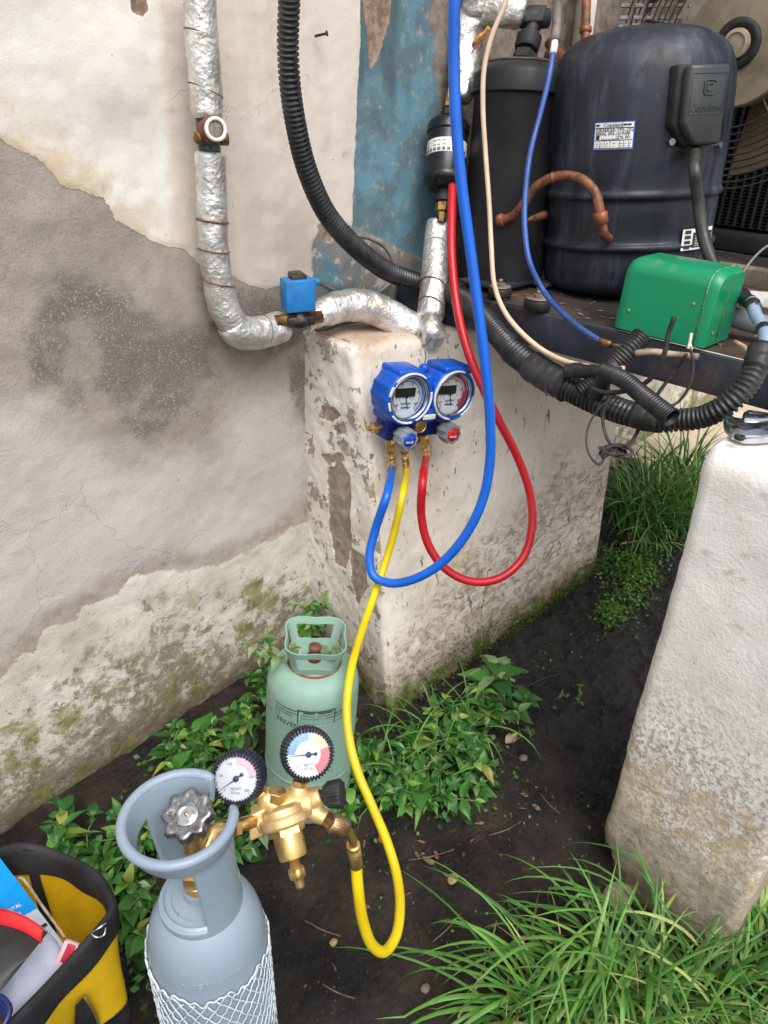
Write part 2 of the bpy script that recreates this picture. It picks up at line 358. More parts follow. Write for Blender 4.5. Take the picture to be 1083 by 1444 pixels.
# band of lime wash at the foot: flaking, then moss and mud
down = s.attr('a_band')
bw = s.mix(s.mr(n1, .35, .65), srgb(214, 209, 197), srgb(190, 184, 168))
spots = s.mr(s.math('ADD', s.vor(44, vec=s.mix(.12, s.co, s.noise(14, 4, .7, col=True)), rnd=1.0), s.math('MULTIPLY', s.noise(22, 5, .7), .8)), .66, .52)
spotz = s.math('MULTIPLY', spots, s.mr(s.math('ADD', down, s.math('MULTIPLY', wob, 2.5)), .035, .075))
spotz = s.math('MULTIPLY', spotz, s.mr(s.noise(6, 3, .6), .36, .50))
bw = s.mix(s.math('MULTIPLY', spotz, .6), bw, srgb(118, 111, 96))
fl = s.math('ADD', s.noise(28, 8, .78), s.mr(down, -.0, .34, 0, .26, False))
bw = s.mix(s.mr(fl, .62, .70), bw, s.mix(s.mr(n2, .35, .65), srgb(164, 154, 134), srgb(136, 127, 106)))
low = s.mr(s.math('ADD', down, s.math('MULTIPLY', wob, 3.5)), .17, .42)
bw = s.mix(s.math('MULTIPLY', low, .9), bw, s.mix(s.mr(s.noise(28, 6, .7), .4, .6), srgb(122, 111, 86), srgb(94, 85, 66)))
bw = s.mix(s.mr(s.attr('a_h'), .06, -.07, 0, .6), bw, srgb(66, 60, 46))
moss = s.math('MULTIPLY', s.mr(s.noise(8, 6, .68, dist=.3), .50, .62), s.mr(down, .02, .10))
bw = s.mix(s.math('MULTIPLY', moss, .75), bw, s.mix(s.mr(n2, .4, .6), srgb(136, 132, 60), srgb(98, 102, 44)))
tot = s.mix(soft('a_band', .95, .002), tot, bw)
tot = s.mix(s.mr(s.noise(3.5, 5, .6), .55, .75, 0, .25), tot, srgb(130, 112, 92))
pits = s.mr(s.vor(34), .065, .03, 0, .6)
pits = s.math('MULTIPLY', pits, s.mr(s.noise(4, 2), .52, .6))
tot = s.mix(pits, tot, srgb(90, 76, 62))
bs = s.math('ADD', s.math('MULTIPLY', n2, .35), s.math('ADD', s.math('MULTIPLY', n3, .35), s.math('MULTIPLY', s.noise(420, 3, .7), .25)))
amp = s.mix(soft('a_paint', .34, .001), (1, 1, 1, 1), (.45, .45, .45, 1))
amp = s.mix(soft('a_band', .5, .002), amp, (1.5, 1.5, 1.5, 1))
bs = s.math('MULTIPLY', bs, amp)
crk = s.math('MULTIPLY', s.mr(s.vor(5.5, vec=s.mix(.10, s.co, s.noise(9, 5, .7, col=True)), feat='DISTANCE_TO_EDGE'), .006, .001), s.mr(s.noise(2.2, 3), .56, .62)); bs = s.math('SUBTRACT', bs, s.math('MULTIPLY', crk, .35)); bs = s.math('ADD', bs, s.math('MULTIPLY', soft('a_paint', .34, .0009), .55)); bs = s.math('ADD', bs, s.math('MULTIPLY', soft('a_band', .9, .003), .25))
bs = s.math('SUBTRACT', bs, s.math('MULTIPLY', spotz, .5)); bs = s.math('SUBTRACT', bs, pits)
M_wall = s.out(tot, .92, 0, s.bump(bs, .75, .0035), .25)
mb = MB(); mb.grid(W3.reshape(XX.shape+(3,)), 0, True)
mb.add([(-6, .25, -1), (6, .25, -1), (6, .25, 3.2), (-6, .25, 3.2)], [(0, 1, 2, 3)], 0, False)
k = len(XX.ravel())
build(mb, 'house_wall', M_wall, label='tall house wall with peeling white and blue paint over bare grey plaster', cat='wall',
      attrs={a: np.concatenate([v, np.full(4, -1.0)]) for a, v in A.items()})

# ================================================================== SUPPORT WALL UNDER THE MACHINE (left)
PH, PL = .774, .80
def yf(x, z):                                               # battered near edge, square far edge
    return -.33+(.195*np.clip(z, 0, PH)/PH)*np.clip(1-np.asarray(x)/PL*.85, 0, 1)
r_ = .020
us = np.concatenate([np.arange(0, .33, .0045), np.linspace(.3301, .3301+.12, 22), .46+np.arange(0, .80, .0055), np.linspace(1.27, 1.32, 6), np.linspace(1.36, 1.62, 12)])
vs_ = np.concatenate([np.linspace(-.16, -.004, 14), np.arange(0, PH-.02, .0048), PH-.02+.02*np.sin(np.linspace(0, np.pi/2, 7))])
def pl_pt(u, z, ins=0.0):
    # path: left face (y from 0 out to yf), rounded edge, front face, far face
    y0 = float(yf(0, z)); rr = r_
    if u <= .33: t = u/.33; return V(0+ins, .01+t*(y0+rr-.01), z)
    if u <= .4502:
        a = (u-.33)/.1202*math.pi/2; return V(rr-rr*math.cos(a)+ins*math.cos(a), y0+rr-rr*math.sin(a)+ins*math.sin(a), z)
    if u <= 1.262: t = (u-.4502)/(1.262-.4502); x = rr+t*(PL-.03-rr); return V(x, float(yf(x, z))+ins, z)
    if u <= 1.32: a = (u-1.262)/.058*math.pi/2; yy = float(yf(PL, z))+.03; return V(PL-.03+(.03-ins)*math.sin(a), yy-(.03-ins)*math.cos(a), z)
    yy = float(yf(PL, z))+.03; t = (u-1.32)/.3; return V(PL-ins, yy*(1-t)+.01*t, z)
rows = []
for z in vs_:
    ins = 0 if z < PH-.02 else .02*(1-math.sqrt(max(0, 1-((z-(PH-.02))/.02)**2)))
    rows.append([pl_pt(u, z, ins) for u in us])
ins0 = .02
for k_ in range(1, 8): rows.append([p*(1-k_/7)+V(p[0], -.02, PH)*(k_/7) for p in rows[len(vs_)-1]])
PG = np.array(rows); fl_ = PG.reshape(-1, 3); fu = np.tile(us, len(rows))
isleft = (fu <= .39)
def pfr(*pts):                                              # photo pixel -> (x, z) on the battered front face
    o = []
    for px, py in pts:
        y = -.25
        for _ in range(12): q = at(px, py, 'y', y); y = float(yf(np.clip(q[0], 0, 2), q[2]))
        o.append((q[0], q[2]))
    return o
def plf(*pts): return [(lambda q: (q[1], q[2]))(at(px, py, 'x', 0)) for px, py in pts]
Pf = fl_[:, [0, 2]]; Pl = fl_[:, [1, 2]]
chipsL = [plf((462, 665), (480, 650), (494, 672), (497, 720), (500, 770), (494, 800), (478, 790), (466, 740)), plf((452, 572), (470, 575), (480, 586), (468, 594), (452, 590)), plf((470, 600), (485, 598), (488, 612), (474, 616)),
          plf((450, 640), (482, 640), (486, 650), (462, 655)), plf((500, 770), (520, 780), (528, 820), (515, 850), (505, 820))]
chipsF = [pfr((514, 655), (522, 645), (530, 640), (526, 655), (518, 665)), pfr((552, 905), (562, 890), (568, 900), (560, 920)), pfr((508, 600), (516, 590), (520, 606), (512, 612))]
aL = np.max([sdf(Pl, c_) for c_ in chipsL], 0); aF = np.max([sdf(Pf, c_) for c_ in chipsF], 0)
a_chip = np.where(isleft, aL, aF)
dirtF = np.max([sdf(Pf, pfr((640, 800), (700, 740), (770, 690), (800, 660), (860, 640), (890, 700), (850, 800), (720, 900), (600, 990), (560, 1010), (575, 900))), sdf(Pf, pfr((760, 700), (790, 640), (808, 640), (800, 690), (775, 730)))], 0)
a_dirt = np.where(isleft, -.15, dirtF)
nn = fbm(fl_, 5, 3, 41)*.005+fbm(fl_, 22, 4, 42)*.0035+fbm(fl_, 70, 3, 44)*.0012-.0025*np.clip(a_chip/.003+.5, 0, 1)
# push along outward normal (approx)
nv = np.zeros_like(fl_); nv[:, 0] = np.where(fu <= .33, -1, np.where(fu <= .45, -np.cos((fu-.33)/.12*np.pi/2), np.where(fu <= 1.262, 0, 1)))
nv[:, 1] = np.where(fu <= .33, 0, np.where(fu <= .45, -np.sin((fu-.33)/.12*np.pi/2), np.where(fu <= 1.262, -1, 0)))
_yn = np.clip(-fl_[:, 1]/.33, 0, 1); fl_[:, 0] -= .066*_yn*np.clip(1-fl_[:, 2]/.55, 0, 1.3)*np.clip(1-fl_[:, 0]/.30, 0, 1)
fl_ = fl_+nv*nn[:, None]; fl_[:, 2] += np.where(fl_[:, 2] > PH-.004, fbm(fl_, 30, 3, 43)*.003-.002, 0)
s = N('lime washed support wall')
n1 = s.noise(7, 6, .6); n2 = s.noise(45, 6, .65); n3 = s.noise(170, 4, .7)
wob = s.math('ADD', s.math('MULTIPLY', s.math('SUBTRACT', s.noise(26, 7, .74), .5), .05), s.math('MULTIPLY', s.math('SUBTRACT', s.noise(110, 5, .7), .5), .014))
base = s.mix(s.mr(n1, .35, .65), srgb(226, 219, 208), srgb(214, 205, 191))
base = s.mix(s.mr(s.noise(4.5, 6, .65), .52, .68, 0, .7), base, srgb(196, 178, 154))
dirt = s.mr(s.math('ADD', s.attr('a_dirt'), s.math('MULTIPLY', wob, 2.2)), -.07, .06)
brn = s.mix(s.mr(s.noise(38, 6, .7), .42, .6), srgb(178, 160, 138), srgb(132, 114, 95))
sc = s.noise(48, 6, .72, vec=s.scale(s.co, .55, 1, 1.0), dist=1.2)
base = s.mix(s.math('MULTIPLY', dirt, s.mr(sc, .42, .60, .12, .9)), base, brn)
# brushed-through scratches and flecks
v1 = s.node('ShaderNodeMapping'); v1.inputs['Rotation'].default_value = (0, math.radians(-38), 0); v1.inputs['Scale'].default_value = (1, 1, .28); s.put(v1.inputs[0], s.co)
fk = s.mr(s.noise(85, 4, .65, vec=v1.outputs[0], dist=.8), .635, .665)
fk2 = s.mr(s.noise(34, 5, .7, vec=v1.outputs[0]), .66, .675)
fks = s.math('MAXIMUM', s.math('MULTIPLY', fk, s.mr(s.noise(5, 3, .6), .40, .60, .15, .9)), fk2)
base = s.mix(fks, base, srgb(122, 108, 92))
chip = s.mr(s.math('ADD', s.attr('a_chip'), s.math('MULTIPLY', wob, .55)), -.0008, .0008)
left = s.math('MULTIPLY', s.attr('a_left'), s.mr(s.noise(24, 6, .72), .565, .585))
small = s.mr(s.noise(17, 5, .7, vec=v1.outputs[0]), .672, .68)
chip = s.math('MAXIMUM', s.math('MAXIMUM', chip, s.math('MULTIPLY', left, .9)), small)
base = s.mix(chip, base, s.mix(s.mr(n2, .4, .6), srgb(164, 146, 130), srgb(134, 122, 110)))
h = s.attr('a_h')
low = s.mr(s.math('ADD', h, s.math('MULTIPLY', wob, 2.4)), .17, .0)
base = s.mix(s.math('MULTIPLY', low, .75), base, s.mix(s.mr(s.noise(30, 6, .7), .4, .6), srgb(138, 120, 92), srgb(100, 90, 62)))
mossf = s.math('MULTIPLY', s.mr(s.math('ADD', h, s.math('MULTIPLY', wob, 2.6)), .085, .01), s.mr(s.noise(12, 5, .7), .38, .55))
base = s.mix(mossf, base, s.mix(s.mr(n2, .4, .6), srgb(96, 104, 44), srgb(60, 68, 34)))
topd = s.math('MULTIPLY', s.mr(s.math('ADD', h, s.math('MULTIPLY', wob, .5)), PH-.02, PH+.004), s.mr(n1, .40, .62, 0, .75))
base = s.mix(topd, base, srgb(160, 128, 104))
bs = s.math('ADD', s.math('MULTIPLY', n2, .6), s.math('MULTIPLY', n3, .4)); bs = s.math('SUBTRACT', bs, s.math('MULTIPLY', fks, .5)); bs = s.math('SUBTRACT', bs, s.math('MULTIPLY', chip, .5))
bs = s.math('ADD', bs, s.math('MULTIPLY', s.math('MULTIPLY', dirt, sc), 1.4))
M_plinth = s.out(base, .9, 0, s.bump(bs, .8, .0035), .25)
mb = MB(); mb.grid(fl_.reshape(PG.shape), 0, True)
build(mb, 'support_wall', M_plinth, label='low lime washed masonry wall under the machine, flaking at its corner by the house wall', cat='wall',
      attrs={'a_chip': a_chip, 'a_dirt': a_dirt, 'a_left': (fu < .40).astype(float), 'a_h': fl_[:, 2]})

# ================================================================== RIGHT BLOCK
BT, BX = .806, -.03
bpoly = [(0, 0), (1.2, 0), (1.2, -.235), (0, -.235)]
us = np.concatenate([np.linspace(0, .9, 60), np.linspace(.905, .955, 14), .96+np.arange(0, .20, .0045), np.linspace(1.165, 1.2, 8), np.linspace(1.22, 1.6, 30)])
zs = np.concatenate([np.linspace(-.3, -.105, 12), np.arange(-.10, BT-.032, .005), BT-.032+.032*np.sin(np.linspace(0, np.pi/2, 12))])
BY0, BY1, BR = -.829, -1.066, .020
rows = []
def bl_pt(u, ins):
    if u <= .9: return V(BX+BR+(.9-u)*.27, BY0-ins, 0)
    if u <= .955: a = (u-.9)/.055*math.pi/2; return V(BX+BR-(BR-ins)*math.sin(a), BY0-BR+(BR-ins)*math.cos(a), 0)
    if u <= 1.163: t = (u-.955)/.208; return V(BX+ins, (BY0-BR)*(1-t)+(BY1+BR)*t, 0)
    if u <= 1.2: a = (u-1.163)/.037*math.pi/2; return V(BX+BR-(BR-ins)*math.cos(a), BY1+BR-(BR-ins)*math.sin(a), 0)
    return V(BX+BR+(u-1.2)*.62, BY1+ins, 0)
for z in zs:
    t = max(0, (z-(BT-.032))/.032); ins = min(.018, .018*(1-math.sqrt(max(0, 1-t*t))))
    row = []
    for u in us:
        p = bl_pt(u, ins*(1 if .9 < u < 1.2 else .5)); p[2] = z; row.append(p)
    rows.append(row)
last = rows[-1]
for k_ in range(1, 7):
    t = k_/6; row = []
    for p in last: row.append(V(p[0]*(1-t)+(BX+.05+(p[0]-BX)*.8)*t, p[1]*(1-t)+(BY0+BY1)/2*t, BT))
    rows.append(row)
BG = np.array(rows); bf = BG.reshape(-1, 3)
nv = np.zeros_like(bf); uu = np.tile(us, len(rows)); nv[:, 1] = np.where(uu <= .93, 1, np.where(uu >= 1.18, -1, 0)); nv[:, 0] = np.where((uu > .93) & (uu < 1.18), -1, 0)
chip = np.exp(-(((bf[:, 1]-BY0)/.035)**2+((bf[:, 2]+.03)/.05)**2))*.035*(uu > .8)
nv[len(zs)*len(us):] = 0
bf = bf+nv*((fbm(bf, 6, 3, 51)*.0022+fbm(bf, 30, 4, 52)*.0012)[:, None])
bf[:, 0] += chip*(1+fbm(bf, 40, 3, 53)); bf[:, 1] -= chip*.7
bf[:, 1] += np.where((uu <= .97) & (np.arange(len(uu)) < len(zs)*len(us)), fbm(bf, 18, 3, 55)*.003+.014*np.clip(1-bf[:, 2]/.5, 0, 1.2), 0)
s = N('lime washed block')
n1 = s.noise(6, 6, .6); n2 = s.noise(50, 6, .65); n3 = s.noise(200, 4, .7); h = s.attr('a_h')
wob = s.math('MULTIPLY', s.math('SUBTRACT', s.noise(9, 6, .68), .5), .30)
hw = s.math('ADD', h, wob)
base = s.mix(s.mr(n1, .35, .65), srgb(234, 232, 228), srgb(224, 221, 216))
base = s.mix(s.mr(n2, .58, .68, 0, .35), base, srgb(176, 166, 154))
st = s.math('MULTIPLY', s.mr(s.noise(120, 5, .7), .47, .60), s.mr(hw, .56, .26))
base = s.mix(st, base, s.mix(s.mr(n1, .4, .6), srgb(166, 162, 156), srgb(182, 173, 160)))
st2 = s.math('MULTIPLY', s.mr(s.noise(38, 6, .7), .44, .60), s.mr(hw, .42, .20))
base = s.mix(s.math('MULTIPLY', st2, .7), base, srgb(158, 142, 124))
org = s.math('MULTIPLY', s.mr(hw, .30, .24), s.mr(s.noise(26, 6, .7), .35, .6))
base = s.mix(s.math('MULTIPLY', org, .5), base, srgb(206, 180, 138))
brn = s.mix(s.mr(s.noise(46, 6, .7), .4, .6), srgb(180, 167, 148), srgb(150, 138, 120))
base = s.mix(s.mr(hw, .20, .08), base, brn)
base = s.mix(s.math('MULTIPLY', s.mr(hw, .05, -.06), .8), base, s.mix(s.mr(n2, .4, .6), srgb(92, 82, 64), srgb(116, 108, 70)))
rust = s.mr(s.attr('a_spot'), -.002, .010)
base = s.mix(s.math('MULTIPLY', rust, s.mr(s.noise(60, 5, .7), .3, .6, .3, .8)), base, srgb(186, 164, 136))
pits = s.math('MULTIPLY', s.mr(s.vor(60), .12, .05), s.mr(s.noise(9, 3), .52, .62)); base = s.mix(s.math('MULTIPLY', pits, .6), base, srgb(140, 130, 118))
bs = s.math('ADD', s.math('MULTIPLY', n2, .45), s.math('MULTIPLY', n3, .45)); bs = s.math('SUBTRACT', bs, s.math('ADD', pits, s.math('MULTIPLY', st, .3)))
M_block = s.out(base, .9, 0, s.bump(bs, .8, .003), .25)
P_b = bf[:, [1, 2]]
spots = [[(lambda q: (q[1], q[2]))(at(a_, b_, 'x', BX)) for a_, b_ in pts] for pts in ([(980, 778), (996, 772), (1008, 780), (996, 788)], [(1014, 806), (1036, 798), (1040, 812), (1020, 818)])]
asp = np.max([sdf(P_b, q) for q in spots], 0)
mb = MB(); mb.grid(bf.reshape(BG.shape), 0, True)
build(mb, 'concrete_block_wall', M_block, label='thick whitewashed masonry block at right with a wrench lying on top', cat='wall', attrs={'a_h': bf[:, 2], 'a_spot': asp})

# pale worn paving beyond the gap
s = N('pale worn paving'); c = s.mix(s.mr(s.noise(8, 6, .6), .35, .65), srgb(206, 192, 168), srgb(186, 172, 150)); c = s.mix(s.mr(s.noise(60, 5, .7), .58, .7), c, srgb(160, 142, 120))
M_rear = s.out(c, .9, 0, s.bump(s.noise(60, 5, .6), .5, .002), .25)
mb = MB(); X_, Y_ = np.meshgrid(np.linspace(1.52, 9, 60), np.linspace(-9, .0, 60)); Pp = np.stack([X_+.05*np.sin(Y_*7)*(X_ < 1.6), Y_, .03+0*X_], -1); Pp[..., 2] += fbm(Pp.reshape(-1, 3), 3, 3, 88).reshape(X_.shape)*.006
mb.grid(Pp); mb.grid(np.stack([Pp[:, 0], Pp[:, 0]-V(0, 0, .12)])); build(mb, 'path', M_rear, kind='structure')

# ================================================================== MATERIALS FOR THINGS
M_black = simple('old black enamel', (.014, .017, .024, 1), (.024, .029, .040, 1), 8, .42, 0, .15, 60, .5, dirt=((.075, .075, .075, 1), .5))
def worn_paint():
    s = N('scuffed blue black enamel'); v = s.scale(s.co, 6, 6, 1)
    c = s.mix(s.mr(s.noise(4, 5, .6), .35, .65), (.008, .011, .017, 1), (.019, .024, .036, 1))
    c = s.mix(s.mr(s.noise(3.5, 6, .72, vec=v), .46, .70, 0, .75), c, (.070, .080, .105, 1))
    c = s.mix(s.mr(s.noise(7, 6, .75), .55, .66, 0, .7), c, (.006, .007, .010, 1))
    c = s.mix(s.mr(s.noise(45, 4, .7), .70, .74, 0, .7), c, (.16, .15, .13, 1))
    return s.out(c, s.mr(s.noise(9, 5, .6), .35, .65, .33, .6), 0, s.bump(s.noise(30, 5, .7), .25, .001), .5)
M_comp = worn_paint()
M_frame = simple('grimy black painted steel', (.016, .020, .030, 1), (.032, .040, .058, 1), 14, .5, 0, .4, 70, .5, dirt=(srgb(104, 88, 76), .95))
M_dirt = simple('settled dust and grime', srgb(92, 80, 70), srgb(62, 55, 50), 14, .9, 0, .6, 90, .2, dirt=(srgb(34, 30, 30), .9))
M_rubber = simple('black rubber', (.018, .018, .019, 1), (.03, .029, .028, 1), 40, .62, 0, .2, 200, .35)
def conduit_mat():
    s = N('dusty black conduit'); c = s.mix(s.mr(s.noise(14, 5, .65), .45, .7), (.011, .012, .014, 1), (.055, .053, .050, 1))
    return s.out(c, s.mr(s.noise(20, 4, .6), .3, .7, .28, .5), 0, None, .5)
M_cond = conduit_mat()
M_tape = simple('wrinkled black tape', (.016, .016, .017, 1), (.04, .038, .037, 1), 30, .5, 0, .8, 120, .45)
M_copper = simple('tarnished copper', srgb(146, 90, 62), srgb(98, 68, 54), 70, .55, .35, .4, 120, .5, dirt=(srgb(66, 54, 48), .95))
M_brass = simple('machined brass', srgb(228, 194, 128), srgb(212, 174, 106), 40, .30, .9, .06, 300)
M_brassmatte = simple('cast brass', srgb(226, 198, 142), srgb(214, 184, 126), 60, .48, .65, .2, 260)
M_brassold = simple('dull brass', srgb(150, 118, 70), srgb(96, 74, 52), 60, .45, .8, .3, 200)
M_steel = simple('dull steel', srgb(150, 150, 148), srgb(110, 108, 104), 60, .4, .9, .2, 200)
M_chrome = simple('chrome', srgb(205, 208, 212), srgb(180, 184, 190), 30, .18, 1, .04, 200)
M_white = simple('white sticker', srgb(232, 232, 228), srgb(214, 212, 206), 30, .45, 0, .05)
M_ink = simple('printing ink', (.02, .025, .04, 1), (.03, .03, .04, 1), 30, .5)
M_grille = simple('black fan grille wire', (.03, .028, .027, 1), (.065, .055, .048, 1), 40, .5, .2)
M_motor = simple('aged beige enamel', srgb(148, 136, 114), srgb(120, 110, 94), 9, .5, 0, .3, 60, .4, dirt=(srgb(84, 74, 62), .8))
M_dark = simple('dark housing', (.012, .012, .014, 1), (.02, .02, .022, 1), 10, .7)
M_coilfin = simple('sooty aluminium fins', (.05, .05, .055, 1), (.09, .09, .095, 1), 30, .55, .5, .5, 300)
def foil_mat():
    s = N('crumpled aluminium foil tape')
    v = s.scale(s.co, 1, 1, .7)
    w1 = s.vor(48, vec=v, feat='F1'); w2 = s.noise(42, 6, .62, dist=1.6); w3 = s.vor(160, feat='F1')
    h = s.math('ADD', s.math('MULTIPLY', w1, .5), s.math('ADD', s.math('MULTIPLY', w2, 1.0), s.math('MULTIPLY', w3, .22)))
    mottle = s.mr(s.noise(25, 6, .7), .38, .62)  # random noise blending the two foil tones
    c = s.mix(mottle, srgb(206, 202, 195), srgb(238, 237, 234)); c = s.mix(s.mr(s.noise(9, 6, .72), .54, .72, 0, .6), c, srgb(150, 136, 116))
    return s.out(c, s.mr(s.noise(30, 4, .6), .3, .7, .32, .54), .82, s.bump(h, 1.0, .0032), .5)
M_foil = foil_mat()
M_foam = simple('grimy foam', srgb(120, 96, 76), srgb(70, 54, 44), 60, .9, 0, .5)

def ribbed(mb, P, r0, r1=None, pitch=.0052, depth_=.16, seg=26, mi=0, caps=True):
    n = int(plen(P)/pitch); Q = resample(P, n*6+1); k = np.arange(len(Q)); ph = (k % 6)/6.0
    w_ = np.clip(.5+1.1*np.cos(2*np.pi*ph), 0, 1)
    R = np.interp(np.linspace(0, 1, len(Q)), [0, 1], [r0, r0 if r1 is None else r1])*(1-depth_*(1-w_))
    mb.tube(Q, R, seg, caps, mi, True); return mb

# ================================================================== MACHINE BASE
RX, RZ0, RZ1 = .25, .777, .843
mb = MB()
mb.box((RX+.004, -.49, (RZ0+RZ1)/2), (.004, .478, (RZ1-RZ0)/2), bev=.003)
t = thing('machine_base', (RX, -.5, RZ0), 'black painted steel base frame bridging the two masonry supports', 'base frame')
build(mb, 'side_rail', M_frame, t)
mb = MB(); n_ = 60
xs = np.linspace(RX+.006, 1.28, 60); ys = np.linspace(-.965, -.015, 90); X_, Y_ = np.meshgrid(xs, ys)
Pp = np.stack([X_.ravel(), Y_.ravel(), np.full(X_.size, RZ1+.001)], 1); Pp[:, 2] += fbm(Pp, 6, 4, 61)*.0012
mb.grid(Pp.reshape(X_.shape+(3,)), 0, True)
build(mb, 'deck_plate', M_frame2 if False else simple('rusty oily deck', srgb(46, 44, 46), srgb(70, 62, 56), 9, .6, 0, .5, 80, .4, dirt=(srgb(110, 84, 66), .85)), t)
mb = MB(); mb.box((RX+.02, -.962, .80), (.0185, .004, .045), bev=.002); build(mb, 'end_flange', M_frame, t)
mb = MB(); mb.box((.80, -.015, (RZ0+RZ1)/2), (.54, .004, .03), bev=.002); build(mb, 'rear_rail', M_frame, t)
mb = MB(); mb.box((1.27, -.5, (RZ0+RZ1)/2), (.004, .46, .03), bev=.002); build(mb, 'side_rail', M_frame, t)
# rubber feet with bolts on the deck
def foot(px, py, r, label):
    c = at(px, py, 'z', RZ1+.002); f = thing('mounting_foot', c, label, 'rubber mount', 'rubber mounts on the machine deck')
    mb = MB(); mb.lathe(c, ZU, [(r*.9, 0), (r*1.05, .004), (r*1.05, .016), (r*.9, .021), (.001, .021)], 28); build(mb, 'rubber_pad', M_rubber, f)
    mb = MB(); mb.lathe(c+ZU*.0212, ZU, [(r*.95, 0), (r*.95, .002), (.001, .002)], 28); mb.lathe(c+ZU*.0235, ZU, [(.009, 0), (.009, .006), (.001, .006)], 6, sm=False); mb.lathe(c+ZU*.03, ZU, [(.004, 0), (.004, .006), (.0005, .0065)], 10)
    build(mb, 'washer_and_bolt', simple('dusty washer', srgb(150, 138, 122), srgb(110, 100, 90), 80, .6, .3), f)
foot(757, 437, .024, 'black rubber mount with pale washer and bolt on the deck before the compressor')
foot(704, 420, .022, 'dark rubber mount half hidden behind the beige cable beside the conduit')
# crumbs, dry leaf bits on the deck
mb = MB(); rg = random.Random(5)
for i in range(260):
    x = RX+.02+rg.random()*.35; y = -.93+rg.random()*.85; a = rg.random()*6.3; l = .002+rg.random()*.007; z = RZ1+.0035
    d_ = V(math.cos(a), math.sin(a), rg.uniform(-.2, .3))*l; e_ = V(-math.sin(a), math.cos(a), 0)*l*.4; c = V(x, y, z)
    mb.add([c-d_, c+e_, c+d_, c-e_], [(0, 1, 2, 3)], 0, False)
build(mb, 'crumbs', simple('dry crumbs', srgb(150, 120, 86), srgb(80, 60, 46), 60, .9), label='dry leaf crumbs scattered over the deck', cat='debris', kind='stuff')

# ================================================================== COMPRESSOR
CB = V(.545, -.380, RZ1+.004); CT = V(.545, -.347, 1.245); AX = nrm(CT-CB); CR = .168
comp = thing('compressor', CB, 'large blue black hermetic compressor with white label and terminal box', 'compressor')
prof = [(CR*.55, .0), (CR*.80, .006), (CR*.93, .022), (CR*.965, .05), (CR*.97, .088), (CR*1.005, .092), (CR*1.005, .100), (CR*.975, .104), (CR*.98, .16),
        (CR*.985, .178), (CR*1.012, .182), (CR*1.012, .190), (CR*.995, .194), (CR, .25), (CR*1.0, .33), (CR*.99, .365), (CR*.955, .398), (CR*.87, .425), (CR*.70, .446), (CR*.45, .458), (CR*.2, .463), (.002, .465)]
pp = smooth([V(r, h, 0) for r, h in prof], .004)
mb = MB(); mb.lathe(CB, AX, [(p[0], p[1]) for p in pp], 96); build(mb, 'shell', M_comp, comp)
Uc = nrm(np.cross(AX, V(0, 0, 1)) if False else V(-1, 0, 0)-AX*V(-1, 0, 0).dot(AX)); Wc = np.cross(AX, Uc)
def on_comp(px, py, rr=CR):                                 # angle and height on the shell for a photo pixel
    o = CAM; d = ray(px, py); d = d/np.linalg.norm(d); q = o-CB; dp = d-AX*d.dot(AX); qp = q-AX*q.dot(AX)
    a = dp@dp; b = 2*dp@qp; c = qp@qp-rr*rr; D = max(b*b-4*a*c, 0); t_ = (-b-math.sqrt(D))/(2*a); P = o+d*t_-CB
    return math.atan2(P@Wc, P@Uc), P@AX
def cyl(th, h, rr): return CB+AX*h+rr*(math.cos(th)*Uc+math.sin(th)*Wc)
def shell_patch(mb, a0, h0, a1, h1, rr, mi=0, n=10, skew=0):
    g = np.array([[cyl(a0+(a1-a0)*i/n, h, rr) for i in range(n+1)] for h in (h0, h1)]); mb.grid(g, mi)
# label
th0, h0 = on_comp(836, 214); th1, h1 = on_comp(897, 168)
tc, hc = (th0+th1)/2, (h0+h1)/2; dth = th1-th0; hh = abs(h1-h0)*.93
sg = 1 if dth > 0 else -1
mb = MB(); shell_patch(mb, tc-dth*.5, hc-hh/2, tc+dth*.5, hc+hh/2, CR+.0012)
lab = build(mb, 'label', simple('blue label edge', srgb(40, 72, 170), None, 30, .4), comp)
mb = MB(); shell_patch(mb, tc-dth*.47, hc-hh*.46, tc+dth*.47, hc+hh*.46, CR+.0016); build(mb, 'label_paper', M_white, lab)
def cwrap(cx_, cy_, rr):
    def f(vs): return np.array([cyl(tc+sg*(x+cx_)/CR, hc+y+cy_, rr+max(z, 0)) for x, y, z in vs])
    return f
Wd = abs(dth)*CR
mb = MB()
def strip(x0, x1, y, t_=.0005):
    shell_patch(mb, tc+sg*x0/CR, hc+y-t_, tc+sg*x1/CR, hc+y+t_, CR+.0019, n=8)
for y in (.30, -.17, -.47): strip(-Wd*.46, Wd*.46, y*hh*.92, .0006)
for x in (-.32, -.2, -.06, .16, .26, .38): shell_patch(mb, tc+sg*(x*Wd-.0004)/CR, hc-hh*.44, tc+sg*(x*Wd+.0004)/CR, hc-hh*.17, CR+.0019, n=1)
shell_patch(mb, tc+sg*(-.43*Wd)/CR, hc-.13*hh, tc+sg*(-.34*Wd)/CR, hc+.02*hh, CR+.0019, n=2)
for x in (-.45, .22, .32): shell_patch(mb, tc+sg*(x*Wd)/CR, hc+.34*hh, tc+sg*((x+.09)*Wd)/CR, hc+.41*hh, CR+.0019, n=2)
rg = random.Random(3)
for x in (-.40, -.27, -.14, .03, .20, .30, .41):
    strip(x*Wd-.002, x*Wd+.002, -.27*hh, .0005); strip(x*Wd-.0018, x*Wd+.0015, -.36*hh, .0004)
build(mb, 'label_print', M_ink, lab)
